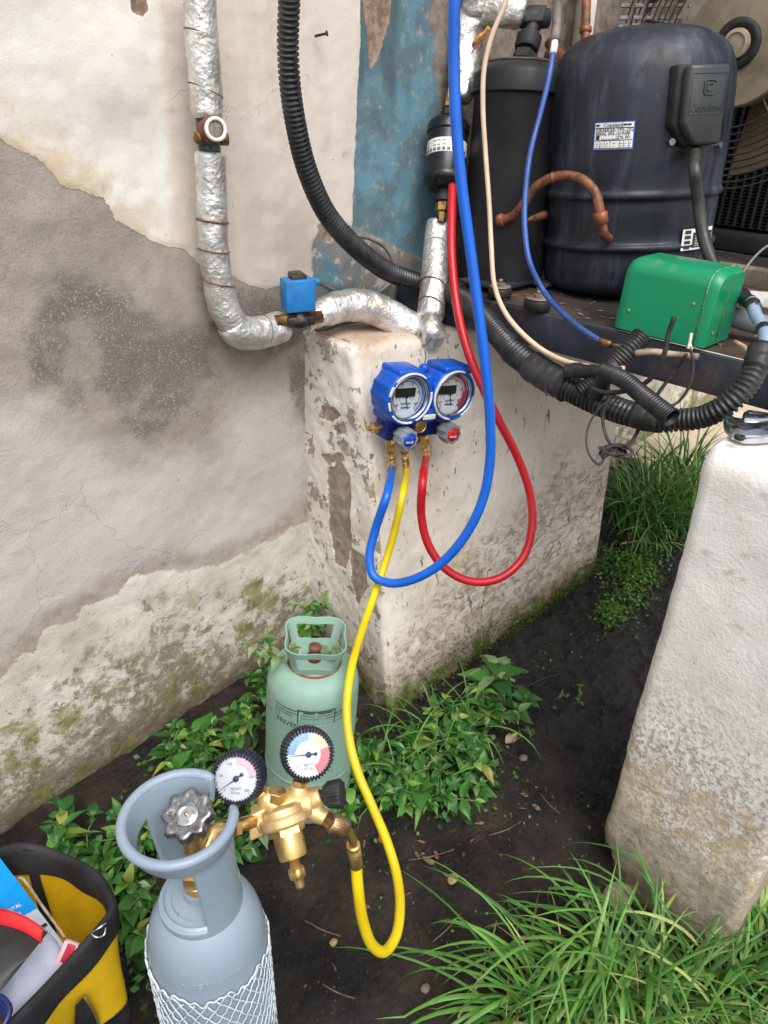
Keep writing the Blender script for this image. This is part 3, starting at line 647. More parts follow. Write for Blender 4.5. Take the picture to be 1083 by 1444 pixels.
for body, sz, x, y in (('Copeland', .0085, -.25, .37), ('CR36K6E-TF5-202', .0085, -.44, .20), ('SERIAL 09A-1019388', .0068, -.44, .07), ('127K 001', .0068, .05, -.06), ('MADE IN BRASIL', .0045, -.30, -.13)):
    text_mesh(body, sz, 0, 0, 0, M_ink, 'label_text', lab, wrap=cwrap(x*Wd, y*hh, CR+.0019))
# warning label at the foot
mb = MB(); a0, b0 = on_comp(959, 354); a1, b1 = on_comp(1004, 318)
shell_patch(mb, a0, b0, a1, b1, CR+.0012); wl = build(mb, 'warning_label', M_white, comp)
mb = MB(); shell_patch(mb, a0+(a1-a0)*.28, b0+(b1-b0)*.10, a0+(a1-a0)*.97, b0+(b1-b0)*.82, CR+.0018)
for i in range(4): shell_patch(mb, a0+(a1-a0)*.06, b0+(b1-b0)*(.06+.24*i), a0+(a1-a0)*.22, b0+(b1-b0)*(.22+.24*i), CR+.0018, n=3)
build(mb, 'label_print', M_ink, wl)
mb = MB()
for i in range(7): shell_patch(mb, a0+(a1-a0)*.34, b0+(b1-b0)*(.18+.08*i), a0+(a1-a0)*.9, b0+(b1-b0)*(.20+.08*i), CR+.0022)
build(mb, 'label_text', M_white, wl)
# terminal box: polygon with one cut corner
tb, hb = on_comp(975, 150)
mid = cyl(tb, hb, CR); nb_ = nrm(math.cos(tb)*Uc+math.sin(tb)*Wc); tx = nrm(np.cross(AX, nb_)); 
if tx@IR < 0: tx = -tx
Tm = np.eye(4); Tm[:3, 0] = tx; Tm[:3, 1] = AX; Tm[:3, 2] = nb_; Tm[:3, 3] = mid-nb_*.012
bw_, bh_ = .038, .060
face = [(-bw_, bh_), (bw_, bh_), (bw_, -bh_), (-bw_*.35, -bh_), (-bw_*1.0, -bh_*.45)]
mb = MB(); mb.T = Tm; mb.prism([(x*1.10-.002, y*1.03) for x, y in face], .028, bev=.004, sm=True); tbx = build(mb, 'terminal_box', M_rubber, comp)
Tm2 = Tm.copy(); Tm2[:3, 3] = mid+nb_*.014
mb = MB(); mb.T = Tm2; mb.prism([(x+.004, y) for x, y in face], .022, bev=.006, sm=True)
M_cover = simple('grey black plastic cover', (.030, .035, .036, 1), (.055, .060, .060, 1), 10, .45, 0, .2, 100, .5)
build(mb, 'cover', M_cover, tbx)
mb = MB(); mb.T = Tm2
for y_ in (bh_*.78, -bh_*.22): mb.box((.004, y_, .0222), (bw_*.84, .0007, .0006), bev=.0003)
for x_ in (-bw_*.84+.004, bw_*.84+.004): mb.box((x_, bh_*.28, .0222), (.0007, bh_*.5, .0006), bev=.0003)
build(mb, 'cover_ridge', M_cover, tbx)
bc = mid+nb_*(.014+.0222)+tx*.004
text_mesh('Copeland', .0162, bc-AX*.004, tx, AX, M_cover, 'raised_lettering', tbx, ext=.0008, align='CENTER')
text_mesh('®', .008, bc+tx*.034+AX*.004, tx, AX, M_cover, 'raised_lettering', tbx, ext=.0008, align='CENTER')
mb = MB(); mb.T = Tm2
for rr, th_ in ((.0105, .0024), (.0052, .0020)):
    a = np.linspace(.6, 2*math.pi-.6, 22); q = [V(.006+rr*max(-1, min(1, 1.25*math.cos(x))), .026+rr*max(-1, min(1, 1.25*math.sin(x))), .0225) for x in a]; mb.tube(q, th_/2, 6)
build(mb, 'raised_emblem', M_cover, tbx)
# screws under the box
mb = MB()
for px, py in ((945, 200), (1009, 205)): a_, b_ = on_comp(px, py); p = cyl(a_, b_, CR-.002); mb = MB(); mb.lathe(p, nrm(p-CB-AX*b_), [(.006, 0), (.006, .012), (.001, .012)], 6, sm=False); build(mb, 'screw', M_steel, tbx)
None
# power cable leaving the box
c0 = mid-AX*.070+nb_*.015+tx*.008
mb = MB(); mb.tube(smooth([c0, dep(980, 240, 1.245), dep(985, 285, 1.27), dep(991, 330, 1.28), dep(1001, 362, 1.27), dep(1012, 385, 1.26)]), .0105, 14)
build(mb, 'compressor_cable', simple('greasy dark cable', (.04, .045, .036, 1), (.02, .02, .018, 1), 30, .4), label='thick dark cable dropping from the compressor terminal box', cat='cable')
# feet of the compressor
for k_ in range(4):
    a = math.radians(45+90*k_); p = CB+V(math.cos(a), math.sin(a), 0)*CR*.98
    mb = MB(); mb.box((p[0], p[1], RZ1+.012), (.03, .03, .004), bev=.002); mb.lathe((p[0], p[1], RZ1+.001), ZU, [(.018, 0), (.018, .01), (.001, .01)], 18); build(mb, 'foot', M_frame, comp)

# ================================================================== ACCUMULATOR / RECEIVER
AB_, AT_ = V(.398, -.176, RZ1+.003), V(.436, -.154, 1.236); AA = nrm(AT_-AB_); AR = .088; AH = float(np.linalg.norm(AT_-AB_))
acc = thing('liquid_receiver', AB_, 'tall matt black cylindrical vessel left of the compressor', 'pressure vessel')
M_acc = simple('matt black vessel paint', (.010, .010, .012, 1), (.020, .020, .021, 1), 9, .5, 0, .2, 70, .4, dirt=((.035, .032, .028, 1), .6))
pr = [(AR*.8, 0), (AR*.98, .008), (AR*.99, .03), (AR, .034), (AR, AH-.05), (AR*1.01, AH-.048), (AR*1.09, AH-.044), (AR*1.09, AH-.014), (AR*1.04, AH-.006), (AR*.86, AH+.006), (AR*.60, AH+.010), (.002, AH+.011)]
mb = MB(); mb.lathe(AB_, AA, pr, 64); build(mb, 'shell', M_acc, acc, auto=30)
mb = MB(); mb.lathe(AT_+AA*.008, AA, [(AR*.80, 0), (AR*.78, .004), (.002, .0045)], 48); build(mb, 'lid_dust', simple('rusty dust', srgb(96, 80, 62), srgb(60, 50, 42), 30, .9), acc)
mb = MB(); mb.box(AB_+V(-.02, -.03, .012), (.09, .055, .004), bev=.002); build(mb, 'mounting_plate', M_frame, acc)
# stack of fittings on its lid up to the elbow valve
q = AT_+AA*.012; vc = dep(757, 20, 1.40)
vax = nrm(dep(753, 26, 1.45)-q)
vt = thing('outlet_valve', q, 'black elbow shut-off valve standing on the lid of the vessel', 'valve')
mb = MB(); H = float(np.linalg.norm(dep(753, 26, 1.45)-q))
mb.lathe(q, vax, [(.024, 0), (.024, .016)], 6, sm=False); mb.lathe(q+vax*.016, vax, [(.014, 0), (.014, .008), (.022, .009), (.024, .014), (.024, .036), (.020, .040), (.014, .042), (.014, H)], 24)
build(mb, 'union_nut', M_rubber, vt, auto=30)
e0 = q+vax*H
mb = MB(); mb.lathe(e0-IR*.032, nrm(V(*IR)), [(.016, 0), (.017, .004), (.017, .060), (.013, .063), (.001, .063)], 20); mb.box(e0, (.019, .017, .017), (IR, vax, np.cross(IR, vax)), bev=.004)
build(mb, 'valve_body', M_rubber, vt)

# ================================================================== copper lines
def cop(pts, r, name, label, rings=()):
    P = smooth([dep(*p) for p in pts], .006); t_ = thing(name, P[0], label, 'pipe'); mb = MB(); mb.tube(P, r, 16); build(mb, 'tube', M_copper, t_)
    for f, rr, ln in rings:
        i = int(f*(len(P)-2)); d = nrm(P[i+1]-P[i]); mb = MB(); mb.lathe(P[i]-d*ln/2, d, [(r, 0), (rr, .002), (rr, ln-.002), (r, ln)], 18); build(mb, 'brazed_joint', M_copper, t_)
    return t_
cop([(702, 312, 1.48), (722, 305, 1.46), (738, 288, 1.43), (752, 268, 1.41), (770, 254, 1.39), (795, 248, 1.37), (820, 253, 1.35), (838, 270, 1.34), (845, 292, 1.34), (848, 312, 1.35), (851, 328, 1.36), (858, 337, 1.39)], .0088,
    'copper_suction_pipe', 'bent copper pipe arching from the black vessel to the compressor', ((.03, .0125, .014), (.42, .0100, .006), (.84, .0128, .022)))
cop([(770, 303, 1.50), (745, 309, 1.49), (725, 314, 1.49), (708, 316, 1.49)], .0085, 'copper_stub_pipe', 'short dull copper stub behind the arching copper pipe')
cop([(828, -30, 1.36), (826, 30, 1.37), (825, 75, 1.38), (824, 100, 1.385), (827, 114, 1.39), (838, 122, 1.42)], .0085, 'copper_riser_pipe', 'straight corroded copper pipe rising from the top left of the compressor', ((.45, .0110, .012), (.70, .0105, .03)))
mb = MB(); mb.tube(path([(778, 78, 1.50), (790, 84, 1.46), (800, 92, 1.42), (806, 104, 1.40)]), .0155, 18); mb.tube(path([(776, 60, 1.5), (783, 74, 1.49), (788, 90, 1.48)]), .012, 14)
build(mb, 'copper_elbow', M_copper, label='stubby blotched copper elbow between the vessel and the compressor', cat='pipe')

# ================================================================== white post and things behind
pw = MB(); a_ = dep(782, 110, 1.75); b_ = dep(846, 100, 1.75)
c_ = (a_+b_)/2; pw.box((c_[0], c_[1], 1.30), (.012, .048, .16), (V(1, -1, 0), V(-.7, -.72, 0), ZU), bev=.003)
build(pw, 'white_post', simple('chipped white paint', srgb(208, 204, 194), srgb(188, 178, 164), 12, .6, 0, .4, 60, .4, dirt=(srgb(150, 112, 84), .8)), label='chipped white upright board behind the compressor', cat='post')
# condenser housing
HX = 1.22
coil = thing('condenser_coil', (HX, -.55, RZ1+.01), 'dark finned condenser coil panel behind the fan', 'condenser coil')
mb = MB(); mb.box((HX+.03, -.55, 1.32), (.012, .52, .46), bev=.003); build(mb, 'back_panel', M_dark, coil)
mb = MB()
for i in range(110):
    z = .90+i*.0082; mb.box((HX+.002, -.55, z), (.010, .50, .0010))
build(mb, 'fin', M_coilfin, coil, kind='stuff')
mb = MB()
for i in range(46): mb.box((HX-.012, -1.04+i*.0215, 1.33), (.0045, .0026, .43))
build(mb, 'fin_upright', M_dark, coil, kind='stuff')
mb = MB(); mb.box((HX-.02, -.55, 1.80), (.05, .54, .02), bev=.004); mb.box((HX-.02, -.55, .868), (.05, .54, .022), bev=.004); mb.box((HX-.02, -.03, 1.33), (.05, .012, .44), bev=.003); mb.box((HX-.02, -1.08, 1.33), (.05, .012, .44), bev=.003)
build(mb, 'casing', M_dark, coil)
# louvre slots at the top: bright dashes seen through a slotted guard
mb = MB()
for r0 in range(6):
    for k_ in range(7):
        p = dep(886+k_*19-r0*2, -14+r0*11+(6 if r0 > 2 else 0), 1.78); mb.box(p, (.010, .0015, .0045), (nrm(IR), nrm(IN), nrm(-ID)))
build(mb, 'slotted_guard', simple('dull grey slots', (.10, .10, .105, 1), (.05, .05, .052, 1), 60, .6), coil, kind='stuff')
# fan
FC = at(1043, 62, 'x', 1.00); fax = V(-1, 0, 0)
fan = thing('condenser_fan', FC, 'large round fan with beige motor plate and black wire guard behind the compressor', 'fan')
k_ = pj(FC)[2]/FOC
R1 = 80*k_; mb = MB(); mb.lathe(FC, fax, [(R1*.98, -.05), (R1, -.045), (R1, 0), (R1*.97, .006), (R1*.42, .010), (.002, .010)], 64); build(mb, 'motor_plate', M_motor, fan, auto=30)
mb = MB(); mb.lathe(FC+fax*.010, fax, [(R1*.40, 0), (R1*.40, .006), (R1*.25, .007), (R1*.25, 0)], 48); build(mb, 'rubber_ring', M_rubber, fan)
mb = MB(); mb.lathe(FC+fax*.011, fax, [(R1*.24, 0), (R1*.23, .012), (R1*.17, .014), (R1*.16, .010), (.002, .011)], 40); build(mb, 'hub_cap', simple('dusty hub', srgb(166, 152, 128), srgb(140, 126, 106), 30, .5), fan, auto=30)
for i in range(5):
    a = math.radians(250+72*i); u = V(0, math.cos(a), math.sin(a)); v_ = V(0, -math.sin(a), math.cos(a))
    g = np.array([[FC+u*(R1*.9+(.26-R1*.9)*s_)+v_*(w_*(.035+.07*s_))+V(.09+.035*w_, 0, 0) for w_ in np.linspace(-1, 1, 6)] for s_ in np.linspace(0, 1, 7)]); mb = MB(); mb.grid(g); build(mb, 'blade', M_motor, fan)
for i, r in enumerate(np.arange(R1*1.32, .31, .0145)):
    a = np.linspace(0, 2*math.pi, 73); q = [FC+V(-.012+.02*(r/.3)**2, math.cos(x)*r, math.sin(x)*r) for x in a]; mb = MB(); mb.tube(q, .0021, 6, False); build(mb, 'guard_wire', M_grille, fan)
mb = MB()
for i in range(8):
    a = math.radians(8+45*i); u = V(0, math.cos(a), math.sin(a)); mb.tube([FC+u*R1*.9+V(.0, 0, 0), FC+u*.2+V(-.004, 0, 0), FC+u*.31+V(.012, 0, 0)], .0026, 6)
build(mb, 'guard_spoke', M_grille, fan)
# light coloured channel lying across the deck behind the green cover
mb = MB(); a_ = at(1010, 392, 'x', .62); mb.box((.66, a_[1]-.16, RZ1+.045), (.016, .26, .018), bev=.003)
ch = build(mb, 'steel_channel', simple('dusty channel', srgb(132, 122, 106), srgb(100, 90, 78), 20, .7, 0, .4, 60, .3, dirt=(srgb(60, 50, 44), .8)), label='dusty steel channel on the deck behind the green cover', cat='channel')
mb = MB(); p = dep(1066, 422, 1.24); mb.box(p, (.028, .002, .013), (nrm(IR+ID*.08), nrm(IN-ID*.3), nrm(-ID)), bev=.001); wl = build(mb, 'sticker', simple('grubby sticker', srgb(176, 174, 170), srgb(150, 148, 144), 40, .6), label='white sticker on the grey pipe at the right edge', cat='sticker')
mb = MB(); mb.tube(path([(1000, 440, 1.28), (1030, 446, 1.26), (1062, 455, 1.24), (1110, 466, 1.22)]), .0165, 18); build(mb, 'grey_pipe', simple('grey plastic pipe', srgb(120, 124, 128), srgb(92, 94, 98), 20, .45), label='grey plastic pipe on the deck right of the green cover', cat='pipe')

# ================================================================== FOIL WRAPPED PIPES
def crumple(seed, amp=.0014, sc=26, lump=.003):
    def f(vs, uv):
        return fbm(vs, sc, 4, seed, True)*amp+fbm(vs, 9, 2, seed+5)*lump+fbm(vs, 95, 2, seed+9, True)*amp*.35
    return f
M_seam = simple('grimy tape seam', srgb(120, 96, 74), srgb(78, 60, 48), 90, .7, .2, .4)
def foil_section(P, r, seed, parent, name='foil_wrap', amp=.0013, lump=.003, label=None, flare=None, ends=(1, 1)):
    P = resample(P, max(12, int(plen(P)/.0028))); n = len(P); R = np.full(n, 1.0)*r if np.isscalar(r) else np.interp(np.linspace(0, 1, n), np.linspace(0, 1, len(r)), r)
    k = 4
    for j in range(k):
        g = math.sin((j+.6)/(k)*math.pi/2)
        if ends[0]: R[j] *= .82+.18*g
        if ends[1]: R[n-1-j] *= .82+.18*g
    mb = MB(); mb.tube(P, R, 56, True, 0, True, crumple(seed, amp, 24, lump)); return build(mb, name, M_foil, parent, label)
def seam(P, f, r, parent, tilt=0.0, w_=.0010, turns=1.0, mat=None, f2=None):
    i = int(f*(len(P)-1)); j = i if f2 is None else int(f2*(len(P)-1)); T = np.gradient(P, axis=0); t0 = nrm(T[i]); u = nrm(np.cross(t0, V(.3, 1, .2))); b = np.cross(t0, u)
    q = []
    for a in np.linspace(0, 2*math.pi*turns, int(40*turns)):
        k = a/(2*math.pi*turns); c = P[int(i+(j-i)*k)] if f2 is not None else P[i]
        q.append(c+t0*tilt*math.cos(a)+(r+.0004)*(math.cos(a)*u+math.sin(a)*b))
    mb = MB(); mb.tube(q, w_, 6, False); return build(mb, 'tape_seam', mat or M_seam, parent)
def onwall(pts, off=.045): return [at(px, py, 'y', -off) for px, py in pts]
# 1. down-pipe on the wall, above and below the sight glass
Pa = smooth(onwall([(280, -40), (283, 40), (288, 100), (291, 140), (291, 168)]), .003)
pt = thing('insulated_pipe', Pa[0], 'foil wrapped pipe running down the white wall above the sight glass', 'pipe', 'foil wrapped pipes')
foil_section(Pa, [.0225, .0225, .0235, .0240, .024], 71, pt); seam(Pa, .42, .0232, pt, .006); seam(Pa, .80, .0242, pt, .010)
Pb = smooth(onwall([(297, 214), (298, 250), (299, 300), (301, 345), (307, 395), (316, 434), (331, 462)], .045), .003)
pt = thing('insulated_pipe', Pb[0], 'foil wrapped pipe below the sight glass curving down to the grey elbow', 'pipe', 'foil wrapped pipes')
foil_section(Pb, [.0235, .0232, .0240, .024, .0255, .026, .025], 72, pt)
seam(Pb, .36, .0242, pt, .002, .0022); seam(Pb, .52, .0244, pt, .004, .0014); seam(Pb, .70, .0256, pt, .010, .0014); seam(Pb, .985, .0255, pt, .010, .0014)
Pc = smooth(onwall([(322, 452), (336, 466), (352, 470), (378, 466), (400, 459)], .045), .003)
foil_section(Pc, [.026, .029, .0285, .0280, .0275], 73, pt, 'elbow_wrap', .0012, .002); seam(Pc, .62, .0282, pt, .006, .0012)
# sight glass
sc_ = at(301, 183, 'y', -.082); g = thing('sight_glass', at(296, 190, 'y', -.05), 'round sight glass with white ring and rusty rim set in the foil pipe', 'sight glass')
sn = nrm(V(-.25, -1, .12)); mb = MB(); mb.tube([at(291, 160, 'y', -.045), at(296, 215, 'y', -.045)], .017, 20); build(mb, 'body', simple('oxidised valve body', srgb(96, 108, 108), srgb(52, 56, 58), 60, .4, .6, .3), g)
mb = MB(); mb.lathe(sc_-sn*.022, sn, [(.0165, 0), (.0185, .006), (.0185, .028), (.0170, .031)], 28); build(mb, 'rusty_rim', simple('rust', srgb(132, 72, 54), srgb(84, 50, 40), 90, .8, .1, .5), g)
mb = MB(); mb.lathe(sc_+sn*.009, sn, [(.0170, 0), (.0172, .003), (.0160, .0048), (.0125, .0048), (.0115, .002)], 36, caps=False); build(mb, 'white_ring', simple('white enamel ring', srgb(232, 230, 222), srgb(216, 210, 196), 60, .35), g)
mb = MB(); mb.lathe(sc_+sn*.0095, sn, [(.0122, 0), (.0100, .0006), (.002, .0018)], 28); build(mb, 'glass', simple('cloudy glass', srgb(132, 128, 116), srgb(98, 96, 90), 120, .12, 0), g)
mb = MB(); mb.lathe(at(284, 194, 'y', -.055), nrm(V(-1, -.5, 0)), [(.008, 0), (.009, .010), (.006, .013), (.001, .013)], 16); build(mb, 'side_boss', M_brassold, g); mb = MB(); mb.lathe(at(310, 196, 'y', -.05), nrm(V(1, -.3, 0)), [(.009, 0), (.010, .012), (.001, .013)], 12); build(mb, 'side_boss', M_brassold, g)
# 2. horizontal pipe right of the solenoid valve
Pd = smooth([dep(438, 452, 1.42), dep(455, 440, 1.44), dep(485, 431, 1.47), (dep(520, 433, 1.50)), dep(552, 447, 1.52), dep(582, 464, 1.53), dep(600, 474, 1.54)], .003)
pt = thing('insulated_pipe', Pd[0], 'foil wrapped pipe arching from the blue solenoid valve over the support wall', 'pipe', 'foil wrapped pipes')
foil_section(Pd, [.016, .028, .0300, .031, .0315, .031, .030], 74, pt, amp=.0026, lump=.004)
mb = MB(); fl = np.array([[dep(446, 452, 1.42)+(.012+.020*s_)*(math.cos(a)*V(*IR)*.35+math.sin(a)*V(*ID)*1.0)+V(*(-IR))*(.018*s_)+V(*IN)*math.cos(a)*.022 for a in np.linspace(-.3, 2.6, 20)] for s_ in np.linspace(0, 1, 8)]); sh = fl.shape; ff = fl.reshape(-1, 3); ff = ff+fbm(ff, 60, 3, 8)[:, None]*.003; mb.grid(ff.reshape(sh))
build(mb, 'loose_foil_flap', M_foil, pt)
# 3. vertical pipe below the filter drier
Pe = smooth([dep(606, 488, 1.52), dep(606, 465, 1.52), dep(609, 432, 1.53), dep(612, 395, 1.54), dep(615, 350, 1.55), dep(617, 312, 1.55)], .003)
pt = thing('insulated_pipe', Pe[0], 'upright foil wrapped pipe between the filter drier and its crumpled lower knuckle', 'pipe', 'foil wrapped pipes')
foil_section(Pe[18:], [.0265, .0275, .028, .0265, .0240, .0230], 75, pt)
foil_section(smooth([dep(597, 462, 1.52), dep(604, 466, 1.515), dep(609, 470, 1.51), dep(608, 482, 1.51), dep(609, 492, 1.51)], .003), [.028, .031, .029, .020, .007], 76, pt, 'foil_knuckle', .0045, .004)
seam(Pe, .30, .0278, pt, .012, .0012); seam(Pe, .48, .0282, pt, .010, .0012); seam(Pe, .84, .0240, pt, .001, .0022, mat=simple('pale cable tie', srgb(196, 188, 170), None, 40, .5))
seam(Pd, .90, .0305, pt, .0, .0014, mat=M_steel)
# 4. bend above the drier
Pf_ = smooth([dep(652, 142, 1.50), dep(654, 110, 1.50), dep(655, 75, 1.50), dep(660, 42, 1.49), dep(674, 20, 1.48), dep(700, 12, 1.46), dep(722, 17, 1.45), dep(738, 22, 1.45)], .003)
pt = thing('insulated_pipe', Pf_[0], 'foil wrapped pipe bending from above the filter drier to the elbow valve', 'pipe', 'foil wrapped pipes')
foil_section(Pf_, [.018, .0255, .027, .028, .029, .029, .028, .026], 77, pt, amp=.003, lump=.004)
foil_section(smooth([dep(668, 22, 1.47), dep(676, -10, 1.45), dep(680, -60, 1.42)], .003), .026, 78, pt, 'upper_wrap', .003, .004)
mb = MB(); mb.tube(path([(668, 62, 1.47), (676, 52, 1.46), (684, 46, 1.455), (690, 38, 1.45)]), .0045, 8); build(mb, 'yellow_insulation', simple('yellowed foam', srgb(196, 160, 84), srgb(140, 96, 50), 90, .9), pt)
mb = MB(); mb.tube(path([(664, 76, 1.46), (674, 62, 1.455), (684, 52, 1.45), (690, 40, 1.45)]), .0014, 6); build(mb, 'red_wire', simple('thin red wire', srgb(150, 36, 30), None, 40, .4), label='thin red wire poking out below the foil wrapped bend', cat='wire')
# filter drier
d0, d1 = dep(626, 268, 1.52), dep(633, 172, 1.51); da = nrm(d1-d0); dl = float(np.linalg.norm(d1-d0)); r = .0415
dr_ = thing('filter_drier', d0, 'small black filter drier canister with white label band', 'filter drier')
M_dr = simple('satin black drier paint', (.010, .011, .013, 1), (.018, .019, .022, 1), 12, .33, 0, .08, 100, .5)
mb = MB(); mb.lathe(d0, da, [(r*.35, 0), (r*.70, .002), (r*.93, .008), (r*1.0, .014), (r*1.04, .016), (r*1.04, .026), (r*.97, .030), (r*.96, dl-.026), (r*1.03, dl-.023), (r*1.03, dl-.010), (r*.92, dl-.002), (r*.5, dl+.002), (.002, dl+.002)], 48); build(mb, 'canister', M_dr, dr_, auto=40)
mb = MB(); mb.lathe(d0+da*(dl*.46), da, [(r*.975, 0), (r*.975, .027)], 40, caps=False); lb = build(mb, 'label_band', M_white, dr_)
mb = MB(); rg = random.Random(2); uL = nrm(np.cross(da, ZU))
for i in range(26):
    a = math.pi*2*(i/26); 
    for j in range(3 if i % 4 else 1):
        hq = .005+j*.008; o_ = d0+da*(dl*.46+hq); un = math.cos(a)*uL+math.sin(a)*np.cross(da, uL); tn = np.cross(da, un); p = o_+un*(r*.981)
        mb.box(p, (r*.08, .0008 if j else .003, .0003), (tn, da, un))
build(mb, 'label_print', simple('grey label print', srgb(120, 120, 118), None, 30, .5), lb)
for o_, s_ in ((d0, -1), (d1, 1)):
    mb = MB(); mb.lathe(o_-da*.002*s_, da*s_, [(.0125, 0), (.0125, .012), (.016, .013), (.016, .024), (.0125, .026)], 6 if s_ > 0 else 24, sm=False); build(mb, 'union_nut', M_rubber, dr_)
    mb = MB(); mb.lathe(o_+da*.024*s_, da*s_, [(.012, 0), (.0155, .003), (.0155, .018), (.010, .021), (.0095, .040)], 6, sm=False); build(mb, 'flare_nut', M_brassold, dr_)
# ------------------------------------------------------------------ solenoid valve
so = dep(420, 415, 1.36); sx = nrm(V(.94, -.34, 0)); sy = np.cross(ZU, sx); sv_ = thing('solenoid_valve', so-ZU*.05, 'solenoid valve with bright blue coil on a blackened body', 'valve')
M_bluep = simple('blue coil plastic', srgb(34, 124, 190), srgb(42, 108, 166), 40, .5, 0, .2, 150, .4, dirt=(srgb(80, 110, 130), .4))
mb = MB(); mb.box(so, (.0275, .019, .0285), (sx, sy, ZU), bev=.003); cl = build(mb, 'coil', M_bluep, sv_)
mb = MB(); mb.box(so+sx*.0300+ZU*.019+sy*.002, (.006, .008, .007), (sx, sy, ZU), bev=.002); mb.lathe(so+sx*.034+ZU*.019, sx, [(.006, 0), (.006, .007), (.001, .007)], 14); build(mb, 'cable_gland', M_bluep, cl)
mb = MB(); mb.box(so+ZU*.0325, (.014, .012, .004), (sx, sy, ZU), bev=.001); mb.box(so+ZU*.037-sx*.002, (.011, .010, .003), (sx, sy, ZU), bev=.001); build(mb, 'retaining_clip', simple('brown clip', srgb(92, 76, 62), srgb(64, 54, 46), 90, .6, .4), sv_)
mb = MB(); mb.lathe(so-ZU*.060, ZU, [(.010, 0), (.020, .004), (.023, .012), (.023, .020), (.014, .024), (.014, .034)], 24); mb.box(so-ZU*.046, (.026, .018, .009), (sx, sy, ZU), bev=.003)
build(mb, 'valve_body', simple('blackened brass', srgb(70, 64, 60), srgb(44, 42, 44), 60, .45, .6, .4), sv_)
mb = MB(); mb.tube([so-ZU*.045+sx*.0-sx*.045, so-ZU*.045+sx*.045], .0115, 16); build(mb, 'stub', M_brassold, sv_)
# thin grey cable behind the conduit
mb = MB(); mb.tube(smooth([so+sx*.040+ZU*.019, at(462, 405, 'y', -.012), at(478, 412, 'y', -.010), at(505, 418, 'y', -.012), at(530, 414, 'y', -.014), at(549, 400, 'y', -.014), at(556, 378, 'y', -.014), at(545, 352, 'y', -.014), at(525, 338, 'y', -.018), at(503, 333, 'y', -.03)]), .0036, 10)
build(mb, 'coil_cable', simple('grey cable', srgb(128, 124, 116), srgb(100, 98, 92), 20, .5), label='thin grey cable looping on the wall behind the black conduit', cat='cable')

# ================================================================== CORRUGATED CONDUITS
P = smooth([dep(409, -40, 1.00), dep(408, 0, 1.03), dep(406, 60, 1.07), dep(409, 120, 1.11), dep(418, 180, 1.16), dep(433, 240, 1.22), dep(460, 300, 1.30), dep(500, 347, 1.40), dep(550, 384, 1.52), dep(600, 402, 1.58), dep(648, 420, 1.50), dep(675, 441, 1.43), dep(700, 468, 1.37), dep(730, 502, 1.31)], .004)
t = thing('corrugated_conduit', P[0], 'long black corrugated conduit sweeping down the wall to the machine rail', 'conduit', 'black corrugated conduits')
mb = MB(); ribbed(mb, P, .0152, .0225, .0078, .24); build(mb, 'sleeve', M_cond, t)
n_ = len(P); q = P[int(n_*.10):int(n_*.72)]; off = np.cross(np.gradient(q, axis=0), V(*IN)); off /= np.linalg.norm(off, axis=1)[:, None]
mb = MB(); mb.tube(q-off*.009+V(*IN)*.0115, .0042, 8); build(mb, 'slit_edge', M_rubber, t)
P = smooth([dep(722, 494, 1.315), dep(760, 523, 1.27), dep(800, 546, 1.23), dep(845, 568, 1.19), dep(890, 584, 1.15), dep(930, 592, 1.12), dep(948, 592, 1.11)], .004)
t = thing('corrugated_conduit', P[0], 'thick taped black conduit hanging below the machine rail', 'conduit', 'black corrugated conduits')
mb = MB(); ribbed(mb, P, .0235, .0190, .0078, .22); build(mb, 'sleeve', M_cond, t)
def tapewrap(P, f0, f1, r0, r1, seed=3, par=None, label=None, name='tape_wrap'):
    Q = P[int(f0*(len(P)-1)):int(f1*(len(P)-1))+1]; Q = resample(Q, max(14, int(plen(Q)/.0025)))
    saw = (np.arange(len(Q)) % 7)/7*.0014
    mb = MB(); mb.tube(Q, np.linspace(r0, r1, len(Q))+saw, 28, True, 0, True, lambda v, u: fbm(v, 70, 3, seed)*.0015)
    return build(mb, name, M_tape, par)
tapewrap(P, .17, .44, .0252, .0250, 3, t); tapewrap(P, .84, .97, .0205, .0185, 4, t)
mb = MB(); g = np.array([[dep(775+px*7, 530+py*15, 1.235)+V(*IN)*.004*math.sin(py*3+px) for px in (-1, -.3, .3, 1)] for py in (0, .5, 1, 1.4, 1.9)]); g[-1] = g[-1]*.7+g[-1].mean(0)*.3; mb.grid(g); g2 = g-V(*IN)*.0012; mb.grid(g2)
build(mb, 'tape_tail', M_tape, t)
P = smooth([dep(932, 592, 1.115), dep(960, 592, 1.10), dep(990, 588, 1.08), dep(1015, 577, 1.06), dep(1040, 558, 1.045), dep(1060, 532, 1.04), dep(1070, 506, 1.045), dep(1074, 488, 1.05)], .004)
t = thing('corrugated_conduit', P[0], 'black corrugated conduit curving up at right over the wrench', 'conduit', 'black corrugated conduits')
mb = MB(); ribbed(mb, P, .0172, .0162, .0072, .22); build(mb, 'sleeve', M_cond, t); tapewrap(P, .80, .99, .0180, .0165, 6, t)
P = smooth([dep(905, 474, 1.15), dep(888, 492, 1.15), dep(866, 514, 1.16), dep(842, 536, 1.17), dep(820, 552, 1.18)], .004)
t = thing('corrugated_conduit', P[0], 'short corrugated branch rising from the taped joint to the green cover', 'conduit', 'black corrugated conduits')
mb = MB(); ribbed(mb, P, .0160, .0150, .0050); build(mb, 'sleeve', M_cond, t)
P = smooth([dep(852, 524, 1.12), dep(880, 536, 1.085), dep(905, 556, 1.06), (dep(925, 572, 1.04)), dep(947, 589, 1.02)], .004)
t = thing('corrugated_conduit', P[0], 'narrow corrugated conduit stub with its cut open end facing out', 'conduit', 'black corrugated conduits')
mb = MB(); ribbed(mb, P, .0125, .0135, .0045, .14, caps=False); e = nrm(P[-1]-P[-2])
